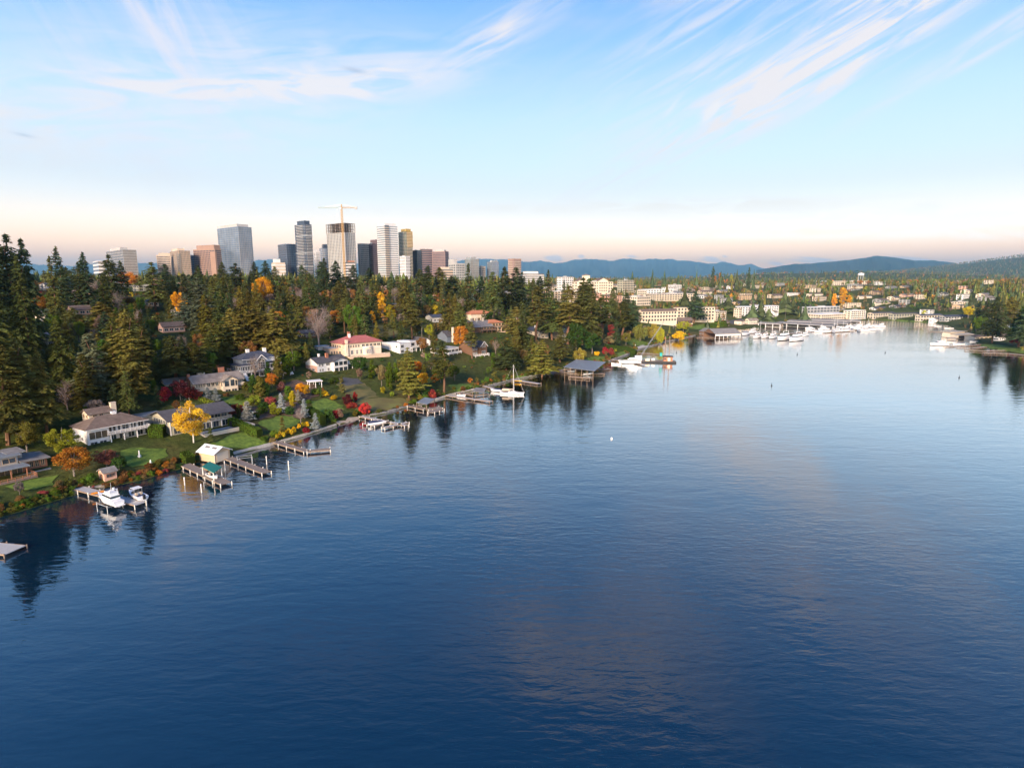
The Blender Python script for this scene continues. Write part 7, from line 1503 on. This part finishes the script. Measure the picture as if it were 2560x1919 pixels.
CW = dict(birchgold='golden', fir='dark green', fir2='olive green', fir3='deep green', olive='olive', blue='blue-green', green='green', dkgreen='dark green', lime='lime green', tan='tan-brown', russet='russet', orange='orange', gold='golden', yg='yellow-green', bare='bare grey-brown', brick='brick red', yellow='yellow', red='crimson', maroon='maroon', willow='pale green', silver='silver', pink='pink')
KW = dict(fir='fir', tallfir='tall fir', cedar='spreading cedar', spruce='spruce', column='columnar tree', round='broadleaf tree', poplar='poplar', birch='birch', bare='leafless tree', willow='willow', shrub='shrub')
def auto_label(x, y, z, h, r, kind, c):
    u, v = project(Vector((x, y, z+h*0.5))); best = min(MARK, key=lambda m: (m[0]-u)**2+((m[1]-v)*1.4)**2); du, dv = u-best[0], v-best[1]
    dist = math.hypot(du, dv)
    if dist > 330: rel = 'in the woods far beyond' if v < best[1]-30 else 'well away from'
    elif abs(du) > abs(dv)*1.2: rel = ('left of' if du < 0 else 'right of') if dist < 140 else ('some way left of' if du < 0 else 'some way right of')
    elif dv < 0: rel = 'behind and above' if dist < 120 else 'up the slope behind'
    else: rel = 'below'
    size = '' if kind == 'shrub' else ('big ' if h > 19 else ('young ' if h < 8 else ''))
    return '%s%s %s %s %s' % (size, CW[c], KW[kind], rel, best[2])
def jitter(c): 
    b = COLS[c]; k = g.uniform(0.66, 1.34); q = g.uniform(-0.14, 0.16); return (min(1, b[0]*k*(1+q)), min(1, b[1]*k), min(1, b[2]*k*(1-q)), 1)
def plant(t, label, group):
    x, y, z, h, r, kind, c, _, _ = t; pr = PROTO[kind]; crown, trunk, H, Rr = pr[int(g.integers(0, len(pr)))]
    o = thing(NAMES[kind], label, CATS[kind], (x, y, z), float(g.uniform(0, 6.28)), group); s_ = r/Rr; o.scale = (s_, s_*float(g.uniform(0.92, 1.08)), h/H)
    k = link('crown', crown, None, o); k.color = jitter(c); link('stem' if kind == 'shrub' else 'trunk', trunk, None, o); return o
def vis_size(t): p = Vector((t[0], t[1], t[2]+t[3]*0.6)); return t[3]/max(30, depth_of(p))
named = [t for t in TREES if t[7]]; rest = [t for t in TREES if not t[7]]
rest = [t for t in rest if -140 < project(Vector((t[0], t[1], t[2])))[0] < 2700]
rest.sort(key=vis_size, reverse=True); cnt = dict(conifer=0, tree=0, shrub=0); LIM = dict(conifer=290, tree=285, shrub=298); over = []; picked = []
ORD = ['first', 'second', 'third', 'fourth', 'fifth', 'sixth', 'seventh', 'eighth', 'ninth', 'tenth', 'eleventh', 'twelfth', 'thirteenth', 'fourteenth']
def tell_apart(ts, labs):
    by = {}
    for i, l in enumerate(labs): by.setdefault(l, []).append(i)
    for l, ix in by.items():
        if len(ix) > 1:
            ix.sort(key=lambda i: project(Vector((ts[i][0], ts[i][1], ts[i][2]+ts[i][3]*0.5)))[0])
            for k, i in enumerate(ix): labs[i] = l+', '+('leftmost' if k == 0 else 'rightmost' if k == len(ix)-1 else (ORD[k]+' from left') if k < len(ORD) else 'further right')
    return labs
named_l = tell_apart(named, [t[7] for t in named])
for t, l_ in zip(named, named_l): plant(t, l_, 'yellow dome shrubs along the bulkhead' if t[7].startswith('clipped yellow') else None)
for t in rest:
    k = CATS[t[5]]
    if cnt[k] >= LIM[k]:
        over.append(t); continue
    cnt[k] += 1; picked.append(t)
pick_l = tell_apart(picked, [auto_label(*t[:7]) for t in picked])
for t, l_ in zip(picked, pick_l):
    k = CATS[t[5]]; plant(t, l_, {'conifer': 'conifers of the wooded slopes', 'tree': 'broadleaf trees of the wooded slopes', 'shrub': 'shrubs of the shore gardens'}[k])

# hedges
def hedge(label, px, wd, h, c='green'):
    P = [ground(u, v) for u, v in px]; o = P[0]; t = thing('hedge', label, 'hedge', tuple(o)); core = MB(); C, N = [], []
    for a, b in zip(P[:-1], P[1:]):
        d = b-a; L = math.hypot(d.x, d.y); n = max(1, int(L/2)); nr = Vector((-d.y, d.x, 0)).normalized()
        for i in range(n):
            p, q = a+d*(i/n), a+d*((i+1)/n); za, zb = g1(p.x, p.y)-o.z, g1(q.x, q.y)-o.z; c4 = [p-nr*wd/2, q-nr*wd/2, q+nr*wd/2, p+nr*wd/2]; zz = [za, zb, zb, za]
            core.add([(k.x-o.x, k.y-o.y, z_-0.6) for k, z_ in zip(c4, zz)]+[(k.x-o.x, k.y-o.y, z_+h-0.12) for k, z_ in zip(c4, zz)], [(3,2,1,0),(4,5,6,7),(0,1,5,4),(1,2,6,5),(2,3,7,6),(3,0,4,7)])
            for _ in range(int(2*(wd+2*h)*14)):
                f, e = g.uniform(), g.uniform(); base = p.lerp(q, f); z_ = za*(1-f)+zb*f
                if g.uniform() < wd/(wd+2*h): w_ = Vector((base.x, base.y, 0))+nr*(e-0.5)*wd; C.append((w_.x-o.x, w_.y-o.y, z_+h-0.1)); N.append((g.normal()*.5, g.normal()*.5, 1))
                else: sg = -1 if g.uniform() < 0.5 else 1; w_ = Vector((base.x, base.y, 0))+nr*sg*wd/2; C.append((w_.x-o.x, w_.y-o.y, z_+e*h)); N.append((nr.x*sg+g.normal()*.5, nr.y*sg+g.normal()*.5, 0.3))
    C, N = np.array(C), unit(np.array(N)); A = unit(np.cross(N, g.normal(size=N.shape))); Bv = np.cross(N, A); me = leaf_mesh('foliage', C, A*0.24, Bv*0.18, g.uniform(0, 1, len(C)), LEAF)
    k = link('foliage', me, None, t); k.color = (*COLS[c], 1); kk = core.build('clipped_mass', LEAF, t); kk.color = (*COLS['dkgreen'], 1)
hedge('long clipped hedge beside the charcoal-roofed house', [(577,1062),(612,1077),(650,1092)], 2.4, 3.0, 'green'); hedge('low clipped hedge below the beige house drive', [(499,1000),(540,1016),(576,1032)], 1.6, 1.5, 'lime'); hedge('tall dark hedge between the square lawn and the beach', [(772,1036),(790,1046),(808,1060)], 2.6, 3.6, 'dkgreen'); hedge('square clipped hedge block right of the brown-roofed white house', [(376,1088),(412,1088)], 5.5, 3.6, 'green'); hedge('clipped hedge curving round the lakeside lawn', [(1512,872),(1560,878),(1590,884)], 5.0, 4.0, 'dkgreen'); hedge('clipped hedge by the boathouse dock', [(462,1150),(478,1163)], 3.0, 3.2, 'green'); hedge('long hedge behind the waterside cottage', [(1768,818),(1816,814)], 8.0, 5.0, 'green')

# ---------------------------------------------------------------- far woods, one mass
def low(kind, seed):
    g2 = np.random.default_rng(seed)
    if kind == 'c': C, A, Bv, v = conifer(g2, 20, 3.9, 0.1, 0.10, 1.7, 0.25)
    else: C, A, Bv, v, _ = broadleaf(g2, 12, 4.6, 0.08, 'round', 16, 9, 1.0, 0.34)
    C, A, Bv, v = (np.asarray(q) for q in (C, A, Bv, v)); V = np.empty((len(C), 4, 3)); V[:, 0] = C-A; V[:, 1] = C-Bv; V[:, 2] = C+A; V[:, 3] = C+Bv; return V, v, (20, 3.9) if kind == 'c' else (12, 4.6)
def mass(name, label, items, protos, mname):
    Vs, Cs = [], []
    for x, y, z, h, r, kind, c in items:
        pk = 'c' if CATS[kind] == 'conifer' or kind == 'column' else 'd'; V, v, (H, Rr) = protos[pk][int(g.integers(0, len(protos[pk])))]
        a = g.uniform(0, 6.28); ca, sa = math.cos(a), math.sin(a); s_ = r/Rr; W_ = np.empty_like(V); W_[..., 0] = (V[..., 0]*ca-V[..., 1]*sa)*s_+x; W_[..., 1] = (V[..., 0]*sa+V[..., 1]*ca)*s_+y; W_[..., 2] = V[..., 2]*h/H+z; Vs.append(W_)
        b = np.array(jitter(c)); cc = np.repeat(b[None, :], len(V), 0); cc[:, :3] *= (0.55+0.95*v)[:, None]; Cs.append(cc)
    V = np.concatenate(Vs); Cc = np.concatenate(Cs); n = len(V)
    me = bpy.data.meshes.new(name); me.vertices.add(n*4); me.vertices.foreach_set('co', V.ravel()); me.loops.add(n*4); me.loops.foreach_set('vertex_index', np.arange(n*4)); me.polygons.add(n); me.polygons.foreach_set('loop_start', np.arange(n)*4)
    at = me.attributes.new('Col', 'FLOAT_COLOR', 'FACE'); at.data.foreach_set('color', Cc.astype(np.float32).ravel()); me.update(); me.materials.append(FOREST)
    return tag(link(name, me, None), label, 'woods', kind='stuff')
PLOW = {'c': [low('c', s_) for s_ in (1, 2, 3)], 'd': [low('d', s_) for s_ in (4, 5, 6)]}
near_over = [t[:7] for t in over if t[1] < 640]; far_over = [t[:7] for t in over if t[1] >= 640]
mass('woodland', 'mixed autumn woods covering the slopes behind the houses', near_over, PLOW, 'woodland')
far_items = list(far_over)
NF = 9000; yf = 1150+(g.uniform(0, 1, NF)**1.3)*4600; uf = g.uniform(-120, 2690, NF); xf = (uf-CX)/F*yf*math.cos(PITCH); sf = shore_s(xf, yf); hf_ = gh(xf, yf)
keepf = (sf > 30)
for x, y, z in zip(xf[keepf], yf[keepf], hf_[keepf]):
    if y < 1500 and in_foot(x, y, 3): continue
    q = g.uniform(); h = g.uniform(11, 21)*(1+y/9000)
    if q < 0.40: it = (x, y, z, h, h*0.22, 'fir', ['fir','fir3','fir2'][g.choice(3)])
    else: h *= 0.66; it = (x, y, z, h, h*0.42, 'round', ['russet','tan','bare','olive','green','orange','gold','dkgreen'][g.choice(8, p=[.17,.17,.12,.19,.12,.04,.02,.17])])
    p = Vector((x, y, z+it[3])); 
    if project(p)[1] < 668 and project(p)[0] < 2300: continue
    if y < 1500 and blocked(x, y, z, it[3], it[4]): continue
    far_items.append(it)
NF = 2600; yf = 5700+g.uniform(0, 1, NF)*3600; uf = g.uniform(2100, 2690, NF); xf = (uf-CX)/F*yf*math.cos(PITCH); hf_ = gh(xf, yf)
for x, y, z in zip(xf, yf, hf_): far_items.append((x, y, z, g.uniform(18, 30), 7.0, 'fir' if g.uniform() < 0.5 else 'round', ['fir','fir3','olive','russet','tan','dkgreen'][g.choice(6)]))
def low2(kind, seed):
    g2 = np.random.default_rng(seed)
    if kind == 'c':
        V = []
        for zt, zb, rb in ((20, 13.5, 1.5), (16.5, 9.5, 2.5), (12.5, 5.5, 3.4), (9, 1.8, 4.1)):
            n = 6; ph = g2.uniform(0, 6); rr = rb*g2.uniform(0.7, 1.2, n)
            for i in range(n):
                a0, a1 = ph+2*math.pi*i/n, ph+2*math.pi*(i+1)/n; am = (a0+a1)/2
                V.append([(0, 0, zt), (rr[i]*0.72*math.cos(a0), rr[i]*0.72*math.sin(a0), zb+g2.uniform(0.2, 1.4)), (rr[i]*1.1*math.cos(am), rr[i]*1.1*math.sin(am), zb-g2.uniform(0, 1.2)), (rr[(i+1) % n]*0.72*math.cos(a1), rr[(i+1) % n]*0.72*math.sin(a1), zb+g2.uniform(0.2, 1.4))])
        V = np.array(V); return V, g2.uniform(0, 1, len(V)), (20, 3.9)
    C, A, Bv, v = [np.asarray(q) for q in broadleaf(g2, 12, 4.6, 0.05, 'round', 9, 4, 1.5, 0.34)[:4]]
    V = np.empty((len(C), 4, 3)); V[:, 0] = C-A; V[:, 1] = C-Bv; V[:, 2] = C+A; V[:, 3] = C+Bv; return V, v, (12, 4.6)
PLOW2 = {'c': [low2('c', s_) for s_ in (1, 2, 3)], 'd': [low2('d', s_) for s_ in (4, 5, 6)]}
mass('far_woodland', 'distant band of dark firs and autumn trees along the horizon', far_items, PLOW2, 'far')
print('TREES', len(named), len(rest), cnt, 'over', len(near_over), len(far_over), 'far', len(far_items), 'low', [len(q[0]) for q in PLOW['c']+PLOW['d']+PLOW2['c']+PLOW2['d']], 'protos', {k: len(v[0][0].polygons) for k, v in PROTO.items()})

# ---------------------------------------------------------------- the air
def haze():
    m = bpy.data.materials.new('haze'); m.use_nodes = True; N, L = m.node_tree.nodes, m.node_tree.links; N.clear()
    v = N.new('ShaderNodeVolumePrincipled'); v.inputs['Color'].default_value = (0.40,0.73,1.0,1); v.inputs['Density'].default_value = 5.4e-5; v.inputs['Anisotropy'].default_value = 0.85
    o = N.new('ShaderNodeOutputMaterial'); L.new(v.outputs[0], o.inputs['Volume'])
    b = MB().box(-36000, 40000, -3000, 34500, -12, 1150).build('haze', m)
    tag(b, kind='stuff')
haze()
